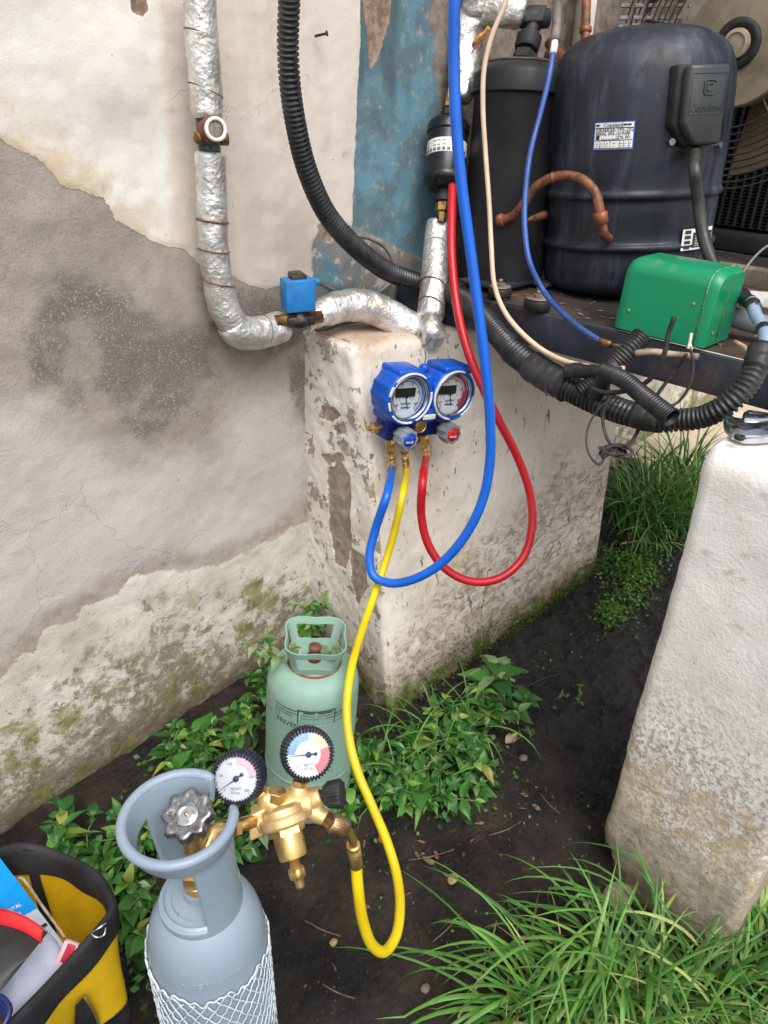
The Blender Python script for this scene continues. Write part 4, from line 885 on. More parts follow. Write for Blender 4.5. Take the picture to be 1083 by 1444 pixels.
mb.lathe(P[-1]-e*.001, e, [(.0135, 0), (.0140, .0015), (.0120, .002), (.0115, -.01), (.0112, -.04), (.001, -.04)], 26, caps=False); build(mb, 'sleeve', M_cond, t)
mb = MB(); mb.tube(smooth([dep(800, 522, 1.20), dep(835, 524, 1.165), dep(862, 528, 1.14), dep(876, 536, 1.12)]), [.008]*1+[.014]*1 if False else .0115, 16, True, 0, True, lambda v, u: fbm(v, 60, 3, 5)*.003)
mb.tube(smooth([dep(836, 556, 1.17), dep(852, 535, 1.14), dep(868, 512, 1.13)]), .013, 16, True, 0, True, lambda v, u: fbm(v, 60, 3, 6)*.003)
build(mb, 'taped_joint', M_tape, label='lump of black tape binding the conduit branches together', cat='tape')
# ------------------------------------------------------------------ hanging wires and ties
def wire(pts, r, name, label, cat='wire', mat=None, group=None):
    mb = MB(); mb.tube(smooth([dep(*p) for p in pts]), r, 8); return build(mb, name, mat or M_rubber, label=label, cat=cat, group=group)
M_wire = simple('dusty black wire', (.03, .027, .025, 1), (.075, .06, .05, 1), 60, .6)
wire([(872, 568, 1.11), (856, 567, 1.11), (840, 582, 1.12), (829, 604, 1.13), (827, 626, 1.13), (833, 645, 1.13), (845, 655, 1.13), (851, 648, 1.13), (850, 632, 1.13)], .0017, 'loose_wire', 'thin wire looping down from the conduit to the tangle', mat=M_wire)
wire([(858, 534, 1.13), (857, 560, 1.14), (850, 590, 1.14), (856, 618, 1.13), (866, 632, 1.13)], .0026, 'loose_strap', 'flat dark strap hanging straight down to the wire tangle', mat=M_wire)
wire([(968, 500, 1.09), (950, 526, 1.12), (930, 552, 1.14), (905, 595, 1.15), (893, 620, 1.14), (878, 634, 1.13)], .0030, 'loose_strap', 'dark strap slanting from the green cover down to the tangle', mat=M_wire)
wire([(972, 488, 1.08), (977, 505, 1.08), (976, 530, 1.09), (968, 552, 1.10), (955, 568, 1.11), (940, 574, 1.11)], .0022, 'loose_wire', 'thin dark wire bowing down from the corner of the green cover', mat=M_wire)
wire([(832, 546, 1.13), (850, 553, 1.11), (878, 552, 1.09), (905, 543, 1.07), (926, 524, 1.05), (938, 495, 1.035), (943, 470, 1.03), (951, 447, 1.02)], .0036, 'black_strap', 'black strap bending up across the front of the green cover', mat=M_rubber)
rg = random.Random(11); tg = []
for i in range(70):
    a = i*.83; tg.append(dep(866+22*math.cos(a)*(.5+.5*rg.random()), 636+9*math.sin(a*1.3)*(.4+.6*rg.random()), 1.125+.012*rg.uniform(-1, 1)))
mb = MB(); mb.tube(smooth(tg, .004), .0016, 6); mb.tube(smooth([dep(850, 634, 1.12), dep(868, 628, 1.12), dep(884, 630, 1.12), dep(892, 638, 1.12), dep(884, 645, 1.12), dep(874, 640, 1.12), dep(860, 640, 1.12), dep(848, 645, 1.12)]), .003, 8)
build(mb, 'wire_tangle', M_wire, label='tangled knot of dirty wire hanging under the conduits', cat='wire')
# beige and blue thin lines
wire([(722, -40, 1.27), (712, 5, 1.29), (694, 50, 1.31), (683, 95, 1.33), (681, 150, 1.35), (685, 220, 1.37), (690, 290, 1.38), (693, 350, 1.38), (697, 400, 1.37), (712, 440, 1.33), (738, 472, 1.29), (770, 497, 1.25), (805, 512, 1.21), (845, 519, 1.17), (880, 520, 1.14)], .0046, 'beige_tube', 'thin beige tube dropping past the vessel along the conduit', 'tube', simple('beige plastic', srgb(214, 190, 164), srgb(196, 170, 142), 14, .4))
t = thing('blue_capillary_hose', dep(782, 60, 1.42), 'thin dark blue hose in front of the black vessel ending on the rail', 'hose')
mb = MB(); mb.tube(path([(780, 72, 1.33), (774, 110, 1.33), (762, 160, 1.33), (748, 215, 1.33), (741, 270, 1.33), (740, 320, 1.33), (747, 370, 1.33), (765, 408, 1.34), (792, 440, 1.29), (820, 464, 1.25), (846, 481, 1.225)]), .0050, 12); build(mb, 'tube', simple('dull blue hose', srgb(48, 84, 158), srgb(38, 66, 128), 16, .45, dirt=(srgb(60, 66, 90), .6)), t)
mb = MB(); mb.tube(path([(783, 54, 1.33), (780, 76, 1.33)]), .0062, 12); build(mb, 'white_end', M_white, t)
mb = MB(); mb.tube(path([(845, 480.5, 1.226), (862, 486, 1.215)]), .0058, 12); mb.tube(path([(862, 486, 1.215), (890, 491, 1.19), (920, 494, 1.16)]), .0034, 10); build(mb, 'brass_end', M_brassold, t)
wire([(786, -40, 1.32), (786, 0, 1.32), (785, 30, 1.33), (783, 58, 1.33)], .0085, 'grey_hose', 'grey hose end hanging above the thin blue hose', 'hose', simple('grey weathered hose', srgb(124, 116, 108), srgb(60, 58, 56), 30, .6))
wire([(895, 498, 1.14), (920, 496, 1.13), (950, 500, 1.12), (985, 503, 1.10)], .0052, 'beige_lead', 'short beige lead lying under the green cover', 'cable', simple('dirty beige lead', srgb(176, 158, 134), srgb(124, 108, 90), 30, .6))
wire([(1036, 482, 1.12), (1050, 490, 1.10), (1060, 503, 1.08), (1062, 512, 1.07)], .0035, 'beige_lead', 'curled beige lead entering the right hand conduit', 'cable', simple('dirty beige lead two', srgb(190, 168, 136), srgb(140, 118, 90), 30, .6))
wire([(1095, 340, 1.25), (1075, 352, 1.25), (1056, 372, 1.25), (1043, 392, 1.25)], .0022, 'thin_grey_wire', 'thin grey wire arching in from the right edge above the green cover', mat=simple('thin grey wire', srgb(110, 108, 104), None, 20, .5))
t = thing('banded_cable', dep(1066, 430, 1.16), 'light blue grey cable with black bands entering the right conduit', 'cable')
Pg = path([(1060, 425, 1.17), (1066, 445, 1.14), (1076, 462, 1.11), (1080, 480, 1.08), (1076, 500, 1.06)])
mb = MB(); mb.tube(Pg, .0095, 14); build(mb, 'cable', simple('pale blue grey cable', srgb(142, 166, 190), srgb(120, 140, 160), 20, .4), t)
for f in (.05, .5): i = int(f*len(Pg)); mb = MB(); mb.tube(Pg[i:i+4], .0103, 14); build(mb, 'band', M_tape, t)
mb = MB(); mb.tube(path([(1044, 414, 1.26), (1052, 422, 1.22), (1060, 428, 1.18), (1066, 438, 1.15)]), .011, 14, True, 0, True, lambda v, u: fbm(v, 60, 3, 9)*.004); build(mb, 'dark_splice', M_tape, label='dark oily splice at the top of the pale banded cable', cat='splice')

# ================================================================== GREEN COVER BOX
gb0, gb1, gb2 = at(864, 461, 'z', RZ1+.006), at(990, 492, 'z', RZ1+.006), at(1029, 477, 'z', RZ1+.006)
gl = nrm(gb1-gb0); gd = nrm(gb2-gb1); gd = nrm(gd-gl*gd.dot(gl)); gL = float(np.linalg.norm(gb1-gb0)); gD = float(np.linalg.norm(gb2-gb1))
topc = None
zt = at(1008, 383, 'x', float(gb1[0])+.015)[2]; gH = float(zt-gb0[2])
gt = thing('green_cover_box', (gb0+gb1)/2+gd*gD/2, 'faded green metal cover box perched on the machine rail', 'cover box')
def green_mat():
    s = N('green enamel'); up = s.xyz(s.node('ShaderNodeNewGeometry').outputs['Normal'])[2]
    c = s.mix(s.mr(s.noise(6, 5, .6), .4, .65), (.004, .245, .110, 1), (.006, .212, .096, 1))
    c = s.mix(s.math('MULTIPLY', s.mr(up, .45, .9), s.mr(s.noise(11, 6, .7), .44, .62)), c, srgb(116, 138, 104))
    c = s.mix(s.mr(s.noise(60, 4, .7), .68, .72, 0, .5), c, srgb(150, 168, 140))
    return s.out(c, s.mr(s.noise(14, 5, .6), .35, .65, .26, .5), 0, s.bump(s.noise(50, 4), .06, .001), .45)
M_green = green_mat()
lean = gd*.30
def gprof(k=1.0):                                            # cross-section (depth, height): rounded top, straight back
    pts = []; R_ = gD*.26
    pts.append((0, 0)); pts.append((0, gH-R_))
    for a in np.linspace(0, math.pi/2, 9)[1:]: pts.append((R_-R_*math.cos(a), gH-R_+R_*math.sin(a)))
    for a in np.linspace(0, math.pi/2, 9): pts.append((gD-R_*.7+R_*.7*math.sin(a), gH-R_*.7+R_*.7*math.cos(a)))
    pts.append((gD, 0)); return pts
gp = gprof(); rows = []; nL = 40
cx_, cy_ = gD/2, gH*.5
for i in range(nL+1):
    t_ = i/nL; ed = min(t_, 1-t_)*gL; k = 1-.12*max(0, 1-ed/.018)**2.2
    row = []
    for (a, b) in gp:
        a2 = cx_+(a-cx_)*k; b2 = b if b < .01 else cy_+(b-cy_)*k
        row.append(gb0+gl*(gL*t_)+gd*a2+ZU*b2+gd*(.10*b2))
    rows.append(row)
g = np.array(rows)
mb = MB(); mb.grid(g)
for e in (0, -1):
    c = g[e].mean(0); n0 = len(gp); mb.add(np.vstack([g[e], [c]]), [(j, (j+1) % n0, n0) for j in range(n0)], 0, False)
build(mb, 'shell', M_green, gt, auto=35)
mb = MB()
for e, off in ((nL-4, .0006),):
    q = [p+nrm(p-g[e].mean(0))*.0006 for p in g[e]]; mb.tube(q, .0012, 6)
build(mb, 'lid_seam', simple('green seam', srgb(10, 110, 64), srgb(150, 160, 140), 200, .5), gt)
en = gl
mb = MB(); m_ = gb1+gd*gD*.45+gl*.0006; mb.tube([m_+ZU*.01, m_+ZU*gH*.35+gd*(.035*gH), m_+ZU*gH*.8+gd*(.08*gH)], .0009, 6); build(mb, 'end_seam', simple('rusty scratch', srgb(100, 90, 60), srgb(30, 100, 64), 120, .8), gt)
for f, h_, side in ((.14, .28, 0), (.80, .55, 0), (1, .18, 1)):
    p = (gb0+gl*gL*f+ZU*gH*h_+gd*(.1*gH*h_)-gd*.0003) if not side else gb1+gd*gD*.25+ZU*gH*h_+gl*.0005
    mb = MB(); mb.lathe(p, -gd if not side else gl, [(.003, 0), (.0026, .0012), (.0005, .0016)], 12); build(mb, 'screw', M_motor, gt)
# frayed white fitting at the bottom front corner
mb = MB(); mb.tube(path([(975, 470, 1.05), (973, 482, 1.05), (970, 492, 1.05)]), .0022, 6); mb.tube(path([(973, 482, 1.05), (976, 493, 1.05)]), .0014, 5); build(mb, 'string_knot', simple('white string', srgb(206, 200, 186), None, 30, .8), label='frayed white string knot at the bottom edge of the green cover', cat='string')

# ================================================================== MANIFOLD GAUGE SET
mo = at(582, 598, 'y', -.232); mroot = thing('manifold_gauge_set', mo, 'blue twin gauge manifold hanging in front of the support wall', 'gauge manifold')
rl = math.radians(-7)
mX = nrm(V(math.cos(rl), -.24, math.sin(rl))); mZ = nrm(V(-math.sin(rl), .0, math.cos(rl))); mZ = nrm(mZ-mX*mZ.dot(mX)); mY = -np.cross(mZ, mX)*-1
mOut = np.cross(mX, mZ)                                        # out of the wall, towards -y
if mOut[1] > 0: mOut = -mOut
def mp(x, z, o): return mo+mX*x+mZ*z+mOut*o
Tq = np.eye(4); Tq[:3, 0] = mX; Tq[:3, 1] = mZ; Tq[:3, 2] = mOut; Tq[:3, 3] = mo
M_mblue = simple('anodised blue block', (.010, .022, .20, 1), (.012, .028, .17, 1), 60, .32, .35, .1, 300)
M_boot = simple('blue rubber boot', (.003, .085, .50, 1), (.004, .070, .42, 1), 20, .40, 0, .15, 160, .45)
M_bootw = simple('white rubber edge', srgb(214, 218, 222), srgb(186, 190, 196), 40, .5)
M_greyk = simple('grey knob plastic', srgb(128, 134, 140), srgb(104, 110, 116), 40, .45)
M_bluek = simple('blue knob cap', srgb(20, 70, 180), None, 40, .35); M_redk = simple('red knob cap', srgb(206, 24, 40), None, 40, .35)
M_dial = simple('dial face', srgb(226, 232, 240), srgb(216, 224, 234), 20, .3); M_redarc = simple('dial red', srgb(206, 70, 96), None, 20, .4); M_bluearc = simple('dial blue', srgb(110, 150, 200), None, 20, .4); M_yelarc = simple('dial yellow', srgb(210, 206, 130), None, 20, .4)
M_masktape = simple('black tape strip', (.008, .008, .009, 1), None, 60, .5)
def glass():
    s = N('gauge glass'); s.b.inputs['Transmission Weight'].default_value = 1; s.b.inputs['Roughness'].default_value = .03; s.b.inputs['IOR'].default_value = 1.2; s.b.inputs['Base Color'].default_value = (.97, .985, 1, 1); return s.m
M_glass = glass()
mb = MB(); mb.T = Tq; mb.box((0, 0, 0), (.069, .0185, .017), bev=.0025); mb.box((-.046, -.0155, 0), (.014, .0075, .012), bev=.002); build(mb, 'valve_block', M_mblue, mroot)
GS = .047
for sx_, arc, lab_ in ((-1, M_bluearc, 'low'), (1, M_redarc, 'high')):
    gc = mp(sx_*GS+.001, .064, -.010); R_ = .0475
    fr = mOut
    def ridg(th, h): 
        return np.where((h < .052) & (np.cos(th*14) > .45), 1.035, 1.0)
    mb = MB(); mb.lathe(gc, mOut, [(R_*.80, 0), (R_*.95, .002), (R_, .008), (R_, .048), (R_*.98, .055), (R_*.93, .057), (R_*.86, .057), (R_*.83, .053), (R_*.83, .040)], 112, rad=ridg, ref=mX, caps=False); mb.lathe(gc, mOut, [(R_*.8, 0), (.001, .0005)], 32, ref=mX, caps=False)
    bt = build(mb, 'rubber_boot', M_boot, mroot, auto=35)
    for a0_, a1_ in ((.9, 2.4), (2.6, 3.0), (3.25, 3.6), (3.85, 4.9), (5.1, 6.5)) if sx_ < 0 else ((1.2, 4.6), (5.2, 6.2)):
        mb = MB(); q = [gc+mOut*.0575+(R_*.905)*(math.cos(a)*mX+math.sin(a)*mZ) for a in np.linspace(a0_, a1_, 24)]; mb.tube(q, .0021, 8); build(mb, 'boot_edge', M_bootw, bt)
    mb = MB(); mb.lathe(gc+mOut*.046, mOut, [(R_*.835, 0), (R_*.83, .010), (R_*.77, .011), (R_*.76, .003)], 64, ref=mX, caps=False); build(mb, 'bezel', M_chrome, mroot)
    mb = MB(); mb.lathe(gc+mOut*.041, mOut, [(R_*.80, 0), (.0005, .0002)], 64, ref=mX, caps=False); dl_ = build(mb, 'dial', M_dial, mroot)
    def arc_(r0, r1, a0, a1, mat_, h=.0008):
        mb = MB(); g = np.array([[gc+mOut*(.041+h)+rr*(math.cos(a)*mX+math.sin(a)*mZ) for a in np.linspace(a0, a1, 40)] for rr in (r0, r1)]); mb.grid(g); build(mb, 'dial_scale', mat_, dl_)
    arc_(R_*.66, R_*.75, -.9, 4.1, arc); arc_(R_*.55, R_*.575, -.9, 4.1, M_ink if sx_ < 0 else M_redarc); arc_(R_*.42, R_*.44, -.9, 4.1, M_yelarc); arc_(R_*.30, R_*.315, -.9, 4.1, arc)
    if sx_ > 0: arc_(R_*.58, R_*.77, -.9, .1, M_redarc, .0012)
    mb = MB()
    for i in range(50):
        a = -.9+5*i/49; l = .06 if i % 5 else .12
        q = gc+mOut*.0422; mb.box(q+(R_*(.66-l/2))*(math.cos(a)*mX+math.sin(a)*mZ), (R_*l/2, .00022, .0001), (math.cos(a)*mX+math.sin(a)*mZ, -math.sin(a)*mX+math.cos(a)*mZ, mOut))
    build(mb, 'dial_ticks', M_ink, dl_)
    for i in range(6):
        a = -.6+4.4*i/5; text_mesh(str([0, 2, 4, 6, 8, 10][5-i] if sx_ < 0 else [0, 7, 14, 21, 28, 35][5-i]), .0062, gc+mOut*.0424+R_*.50*(math.cos(a)*mX+math.sin(a)*mZ), mX, mZ, M_ink, 'dial_number', dl_, align='CENTER')
    for i, w_ in enumerate(('R22 R134a', 'R404A bar')): text_mesh(w_, .0045, gc+mOut*.0424-mZ*(.012+.007*i), mX, mZ, M_ink, 'dial_lettering', dl_, align='CENTER')
    mb = MB(); mb.box(gc+mOut*.0445+mZ*.008-mX*(.004 if sx_ < 0 else .010), (.020, .0078, .0004), (mX, mZ, mOut)); build(mb, 'black_sticker', M_masktape, mroot)
    mb = MB(); mb.box(gc+mOut*.0432-mZ*.006, (.0009, .016, .0003), (nrm(mX+mZ*.25), nrm(mZ-mX*.25), mOut)); mb.lathe(gc+mOut*.0425, mOut, [(.003, 0), (.003, .0012), (.0005, .0014)], 14); build(mb, 'needle', M_ink, mroot)
    mb = MB(); mb.lathe(gc+mOut*.0535, mOut, [(R_*.79, 0), (R_*.5, .0014), (.0005, .002), ], 48, ref=mX, caps=False); build(mb, 'lens', M_glass, mroot)
    # knob
    kc = mp(sx_*.042+(.006 if sx_ > 0 else -.004), -.004 if sx_ > 0 else -.006, .017)
    mb = MB(); mb.lathe(kc, mOut, [(.008, 0), (.008, .010), (.012, .013)], 20); build(mb, 'valve_stem', M_greyk, mroot)
    mb = MB(); mb.lathe(kc+mOut*.010, mOut, [(.011, 0), (.0165, .005), (.0185, .012), (.0185, .030), (.017, .033), (.0135, .0335), (.013, .031)], 72, rad=lambda th, h: np.where(np.cos(th*9) > .3, 1.04, .95) if h > .004 else np.ones_like(th), ref=mX, caps=False); kb = build(mb, 'knob', M_greyk, mroot, auto=30)
    mb = MB(); mb.lathe(kc+mOut*.040, mOut, [(.0135, 0), (.0132, .0025), (.0005, .0027)], 32, ref=mX, caps=False); cp = build(mb, 'knob_cap', M_bluek if sx_ < 0 else M_redk, kb)
    text_mesh('VALUE', .0055, kc+mOut*.0432-mZ*.004, mX, mZ, M_white, 'cap_lettering', kb, align='CENTER')
# bridge between boots, hook, white name plate, central sight glass, side port
mb = MB(); mb.T = Tq; mb.box((0, .070, .010), (.0085, .030, .026), bev=.004); mb.box((0, .026, .004), (.078, .009, .024), bev=.006); mb.box((.0, .030, .020), (.012, .012, .025), bev=.003); mb.box((-.047, .105, .016), (.026, .008, .030), bev=.004); mb.box((.052, .108, .016), (.030, .007, .030), bev=.004); build(mb, 'boot_bridge', M_boot, mroot)
mb = MB(); mb.T = Tq; mb.box((.0, .028, .0455), (.0135, .0046, .0008), bev=.0006); build(mb, 'name_plate', simple('blank name plate', srgb(222, 216, 202), srgb(206, 200, 186), 60, .5), mroot)
mb = MB(); mb.lathe(mp(0, .099, .012), mZ, [(.009, 0), (.009, .010), (.006, .014), (.001, .015)], 12); build(mb, 'hook_boss', M_boot, mroot)
mb = MB(); mb.tube(smooth([mp(0, .112, .012), mp(.002, .125, .010), mp(.0, .140, .006), dep(606, 488, 1.45)], .004), .0011, 6); build(mb, 'hanging_wire', M_steel, mroot)
mb = MB(); mb.lathe(mp(.004, .002, .016), mOut, [(.0125, 0), (.0125, .005), (.0105, .006), (.0095, .003)], 28, ref=mX, caps=False); mb.lathe(mp(.004, .002, .018), mOut, [(.0098, 0), (.0005, .0005)], 20, caps=False); build(mb, 'oil_sight_glass', M_brass, mroot)
mb = MB(); mb.lathe(mp(-.069, .0, .0), -mX, [(.006, 0), (.006, .008), (.0095, .009), (.0095, .018), (.006, .020), (.0055, .028), (.001, .028)], 18); build(mb, 'side_port', M_brass, mroot, auto=30)
mb = MB(); mb.lathe(mp(.004, -.018, .008), -mZ, [(.007, 0), (.009, .004), (.009, .012), (.006, .016), (.001, .017)], 6, sm=False); build(mb, 'centre_plug', M_brassold, mroot)
def port(px, py, qx, qy, d0_, d1_):
    a, b = dep(px, py, d0_), dep(qx, qy, d1_); ax = nrm(b-a); L_ = float(np.linalg.norm(b-a))
    mb = MB(); mb.lathe(a, ax, [(.005, 0), (.005, .004), (.0085, .006), (.0098, L_*.22), (.0098, L_*.50), (.0078, L_*.58), (.0074, L_*.66), (.0078, L_*.68), (.0072, L_*.74), (.0078, L_*.78), (.0072, L_*.84), (.0080, L_*.9), (.0080, L_), (.001, L_)], 18)
    return mb
def tkn(p): return mo+mX*p[0]+mZ*p[1]+mOut*p[2]
MK = 1.09; mroot.scale = (MK, MK, MK)
mps = lambda *a: mo+(mp(*a)-mo)*MK
pA, pB, pC = mps(-.049, -.020, .002), mps(-.022, -.018, .004), mps(.026, -.018, .002)
dA, dB, dC = pj(pA)[2], pj(pB)[2], pj(pC)[2]
def hose(pts, r, mat, name, label, a, b, extra=None):
    t_ = thing(name, a, label, 'hose', 'refrigerant charging hoses'); P = smooth([b]+[dep(*p) for p in pts], .005)
    mb = MB(); mb.tube(P, r, 20); build(mb, 'tube', mat, t_)
    L_ = float(np.linalg.norm(b-a)); ax = nrm(b-a); mb = MB()
    mb.lathe(a, ax, [(.005, 0), (.005, .003), (.0085, .004), (.0098, L_*.18), (.0098, L_*.42), (.0076, L_*.50), (.0070, L_*.56)], 6, sm=False); build(mb, 'coupling_nut', M_brass, t_)
    mb = MB(); mb.lathe(a+ax*L_*.5, ax, [(.0072, 0), (.0072, L_*.1), (.0079, L_*.12), (.0072, L_*.16), (.0079, L_*.20), (.0072, L_*.24), (.0082, L_*.28), (.0085, L_*.55), (.001, L_*.56)], 18); build(mb, 'ferrule', M_brass, t_, auto=30)
    return t_, P
def hosemat(name, c1, c2):
    s = N(name); c = s.mix(s.mr(s.noise(9, 5, .6), .35, .65), c1, c2); return s.out(c, s.mr(s.noise(30, 3), .3, .7, .26, .42), 0, s.bump(s.noise(90, 3), .06, .001), .5)
M_hb = hosemat('blue hose', (.004, .12, .60, 1), (.005, .10, .50, 1)); M_hr = hosemat('red hose', (.50, .008, .018, 1), (.42, .008, .015, 1)); M_hy = hosemat('yellow hose', (.72, .55, .004, 1), (.62, .46, .006, 1))
bA, bB, bC = dep(553, 660, dA+.035), dep(573, 664, dB+.035), dep(601, 646, dC+.035)
ax_ = lambda a, b: None
hose([(545, 700, 1.36), (530, 745, 1.39), (521, 785, 1.40), (527, 812, 1.40), (548, 822, 1.39), (580, 818, 1.37), (620, 796, 1.34), (655, 757, 1.31), (680, 707, 1.28), (691, 650, 1.25), (691, 590, 1.22), (685, 520, 1.19), (675, 440, 1.16), (663, 350, 1.13), (651, 260, 1.10), (643, 170, 1.07), (640, 80, 1.04), (641, 0, 1.01), (645, -60, .99)], .0083, M_hb, 'blue_charging_hose', 'bright blue hose looping below the manifold then rising past the drier', pA, bA)
hose([(596, 680, 1.41), (594, 725, 1.44), (604, 768, 1.46), (628, 802, 1.47), (665, 820, 1.48), (705, 815, 1.49), (737, 787, 1.50), (750, 745, 1.50), (748, 700, 1.49), (732, 650, 1.47), (706, 598, 1.44), (680, 545, 1.42), (658, 490, 1.41), (644, 430, 1.41), (637, 360, 1.42), (637, 300, 1.44), (638, 262, 1.46)], .0083, M_hr, 'red_charging_hose', 'red hose in a wide loop rising behind the blue hose to the drier', pC, bC)
ty, Py = hose([(567, 700, 1.38), (556, 750, 1.41), (541, 800, 1.43), (524, 850, 1.40), (507, 900, 1.33), (494, 950, 1.26), (489, 1000, 1.23), (493, 1045, 1.21), (505, 1090, 1.19), (524, 1135, 1.17), (545, 1185, 1.14), (559, 1232, 1.11), (564, 1280, 1.06), (558, 1320, 1.02), (542, 1342, .99), (525, 1333, .97), (512, 1300, .95), (505, 1255, .93), (502, 1216, .925)], .0072, M_hy, 'yellow_charging_hose', 'long yellow hose running down to the brass regulator', pB, bB)

# ================================================================== WRENCH
def blk(px, py, z=BT+.001): return at(px, py, 'z', z)
wr = thing('adjustable_wrench', blk(1050, 612), 'chrome adjustable wrench lying on the whitewashed block', 'wrench')
def flat(pts, z0, t_, bev=.003):
    P3 = [blk(*p, z=z0) for p in pts]; mb = MB(); Tz = np.eye(4); Tz[2, 3] = z0; mb.T = Tz; mb.prism([(p[0], p[1]) for p in P3], t_, bev=bev, sm=True); return mb
build(flat([(1019, 598), (1024, 594), (1034, 600), (1046, 602), (1062, 598), (1090, 592), (1140, 590), (1140, 612), (1100, 624), (1070, 627), (1048, 627), (1030, 620), (1020, 609)], BT+.004, .013), 'handle_and_fixed_jaw', M_chrome, wr, auto=40)
build(flat([(1045, 592), (1052, 588), (1078, 592), (1110, 590), (1110, 598), (1066, 603), (1046, 601)], BT+.008, .012), 'moving_jaw', M_chrome, wr, auto=40)
mb = MB(); p = blk(1043, 615, BT+.018); mb.lathe(p, ZU, [(.0062, -.004), (.0062, .0006), (.0042, .0008), (.0040, -.002), (.0005, -.002)], 24); build(mb, 'pivot_screw', M_dark, wr)
# nail in the wall
nl = thing('wall_nail', at(446, 50, 'y', -.002), 'rusty nail sticking out of the wall right of the black conduit', 'nail')
a, b = at(444, 51, 'y', .0), at(461, 47, 'y', -.018); mb = MB(); mb.tube([a, (a+b)/2, b], .0022, 8); build(mb, 'shank', simple('rusty nail', srgb(92, 62, 48), srgb(60, 42, 36), 200, .8, .3), nl)
mb = MB(); d_ = nrm(b-a); mb.lathe(b-d_*.001, d_, [(.0045, 0), (.0045, .002), (.001, .0022)], 12); build(mb, 'head', simple('rusty nail head', srgb(80, 60, 50), srgb(50, 40, 36), 200, .8, .3), nl)

# ================================================================== GREY GAS CYLINDER
nc = dep(298, 1352, .83); NX, NY = nc[0], nc[1]; NR = .0625; NB = float(gz(NX, NY))
ZS = float(dep(288, 1290, .80)[2])                            # height of the shoulder
M_grey = simple('pale blue grey enamel', srgb(136, 152, 166), srgb(128, 144, 158), 3, .34, 0, .06, 50, .5, dirt=(srgb(112, 122, 128), .30), coat=.05)
cy = thing('gas_cylinder', (NX, NY, NB), 'pale blue grey steel gas cylinder with guard collar and white net sleeve', 'gas cylinder')
O = V(NX, NY, 0)
zt = ZS+.045
pr = [(.002, NB+.012), (NR*.9, NB+.004), (NR, NB+.02), (NR, ZS-.045), (NR*.995, ZS-.03), (NR*.97, ZS-.012), (NR*.91, ZS+.006), (NR*.80, ZS+.022), (NR*.64, ZS+.035), (NR*.45, ZS+.043), (NR*.2, ZS+.046), (.002, ZS+.046)]
pp = smooth([V(a, b, 0) for a, b in pr], .004)
mb = MB(); mb.lathe(O, ZU, [(max(p[0], .001), p[1]) for p in pp], 96); build(mb, 'body', M_grey, cy)
# stamped lettering on the shoulder
def swrap(th0_, z0):
    def f(vs):
        o_ = []
        for x, y, z in vs:
            th_ = th0_+x/(NR*.95); zz = z0+y*.8; rr = np.interp(zz, [ZS-.045, ZS-.03, ZS-.012, ZS+.006, ZS+.022], [NR, NR*.995, NR*.97, NR*.91, NR*.80])+max(z, 0)+.0001
            o_.append(O+V(math.cos(th_)*rr, math.sin(th_)*rr, zz))
        return np.array(o_)
    return f
vth = math.atan2(CAM[1]-NY, CAM[0]-NX)
for i, (tx_, dz) in enumerate((('01B 6-11 N2', -.002), ('N POR 250 KG', -.014))): text_mesh(tx_, .0095, 0, 0, 0, M_grey, 'stamped_lettering', cy, ext=.0006, wrap=swrap(vth-.55, ZS+dz))
# collar
th_r = math.atan2(IR[1], IR[0]); CH0, CH1 = ZS+.030, ZS+.030+.136
cc0 = O+V(0, 0, 0); shear = -V(IR[0], IR[1], 0)*.010
def col_pt(th_, t, off=0):                                  # th: 0 = picture right, counterclockwise seen from above
    a = th_r+th_; r = .0420+.0070*t**1.2+off
    if t > .76: r += .004*(t-.76)/.24
    return O+shear*t+V(math.cos(a)*r, math.sin(a)*r, CH0+(CH1-CH0)*t)
def inwin(d_, t):
    if t > .76: return 15 < d_ < 62
    if t < .10: return False
    if 5 < d_ < 68: return t > .22
    if 158 < d_ < 292: return True
    return False
nt_, nh = 240, 40; deg = np.arange(nt_)*360/nt_; ts = np.linspace(0, 1, nh)
vin = np.array([[col_pt(math.radians(d_), t, -.0052) for d_ in deg] for t in ts]); vou = np.array([[col_pt(math.radians(d_), t, 0 if t < .8 else .0025*math.sin((t-.8)/.2*math.pi)) for d_ in deg] for t in ts])
# height of the rim dips next to the outlet gap
cell = np.zeros((nh-1, nt_), bool)
for i in range(nh-1):
    for j in range(nt_):
        cell[i, j] = not inwin(deg[j]+.7, (ts[i]+ts[i+1])/2)
def rim_rounded(t, d_):
    return 0
fs = []; idx = lambda l, i, j: l*nh*nt_+i*nt_+(j % nt_)
for i in range(nh-1):
    for j in range(nt_):
        if not cell[i, j]: continue
        fs.append((idx(1, i, j), idx(1, i, j+1), idx(1, i+1, j+1), idx(1, i+1, j))); fs.append((idx(0, i, j), idx(0, i+1, j), idx(0, i+1, j+1), idx(0, i, j+1)))
        for (di, dj, a, b) in ((1, 0, (i+1, j), (i+1, j+1)), (-1, 0, (i, j), (i, j+1)), (0, 1, (i, j+1), (i+1, j+1)), (0, -1, (i, j), (i+1, j))):
            ii, jj = i+di, (j+dj) % nt_
            if ii < 0 or ii >= nh-1 or not cell[ii, jj]: fs.append((idx(0, *a), idx(0, *b), idx(1, *b), idx(1, *a)))
mb = MB(); mb.add(np.concatenate([vin.reshape(-1, 3), vou.reshape(-1, 3)]), fs, 0, True); 
me_ = build(mb, 'guard_collar', M_grey, cy)
bm = bmesh.new(); bm.from_mesh(me_.data); bmesh.ops.delete(bm, geom=[v for v in bm.verts if not v.link_faces], context='VERTS'); bmesh.ops.recalc_face_normals(bm, faces=bm.faces)
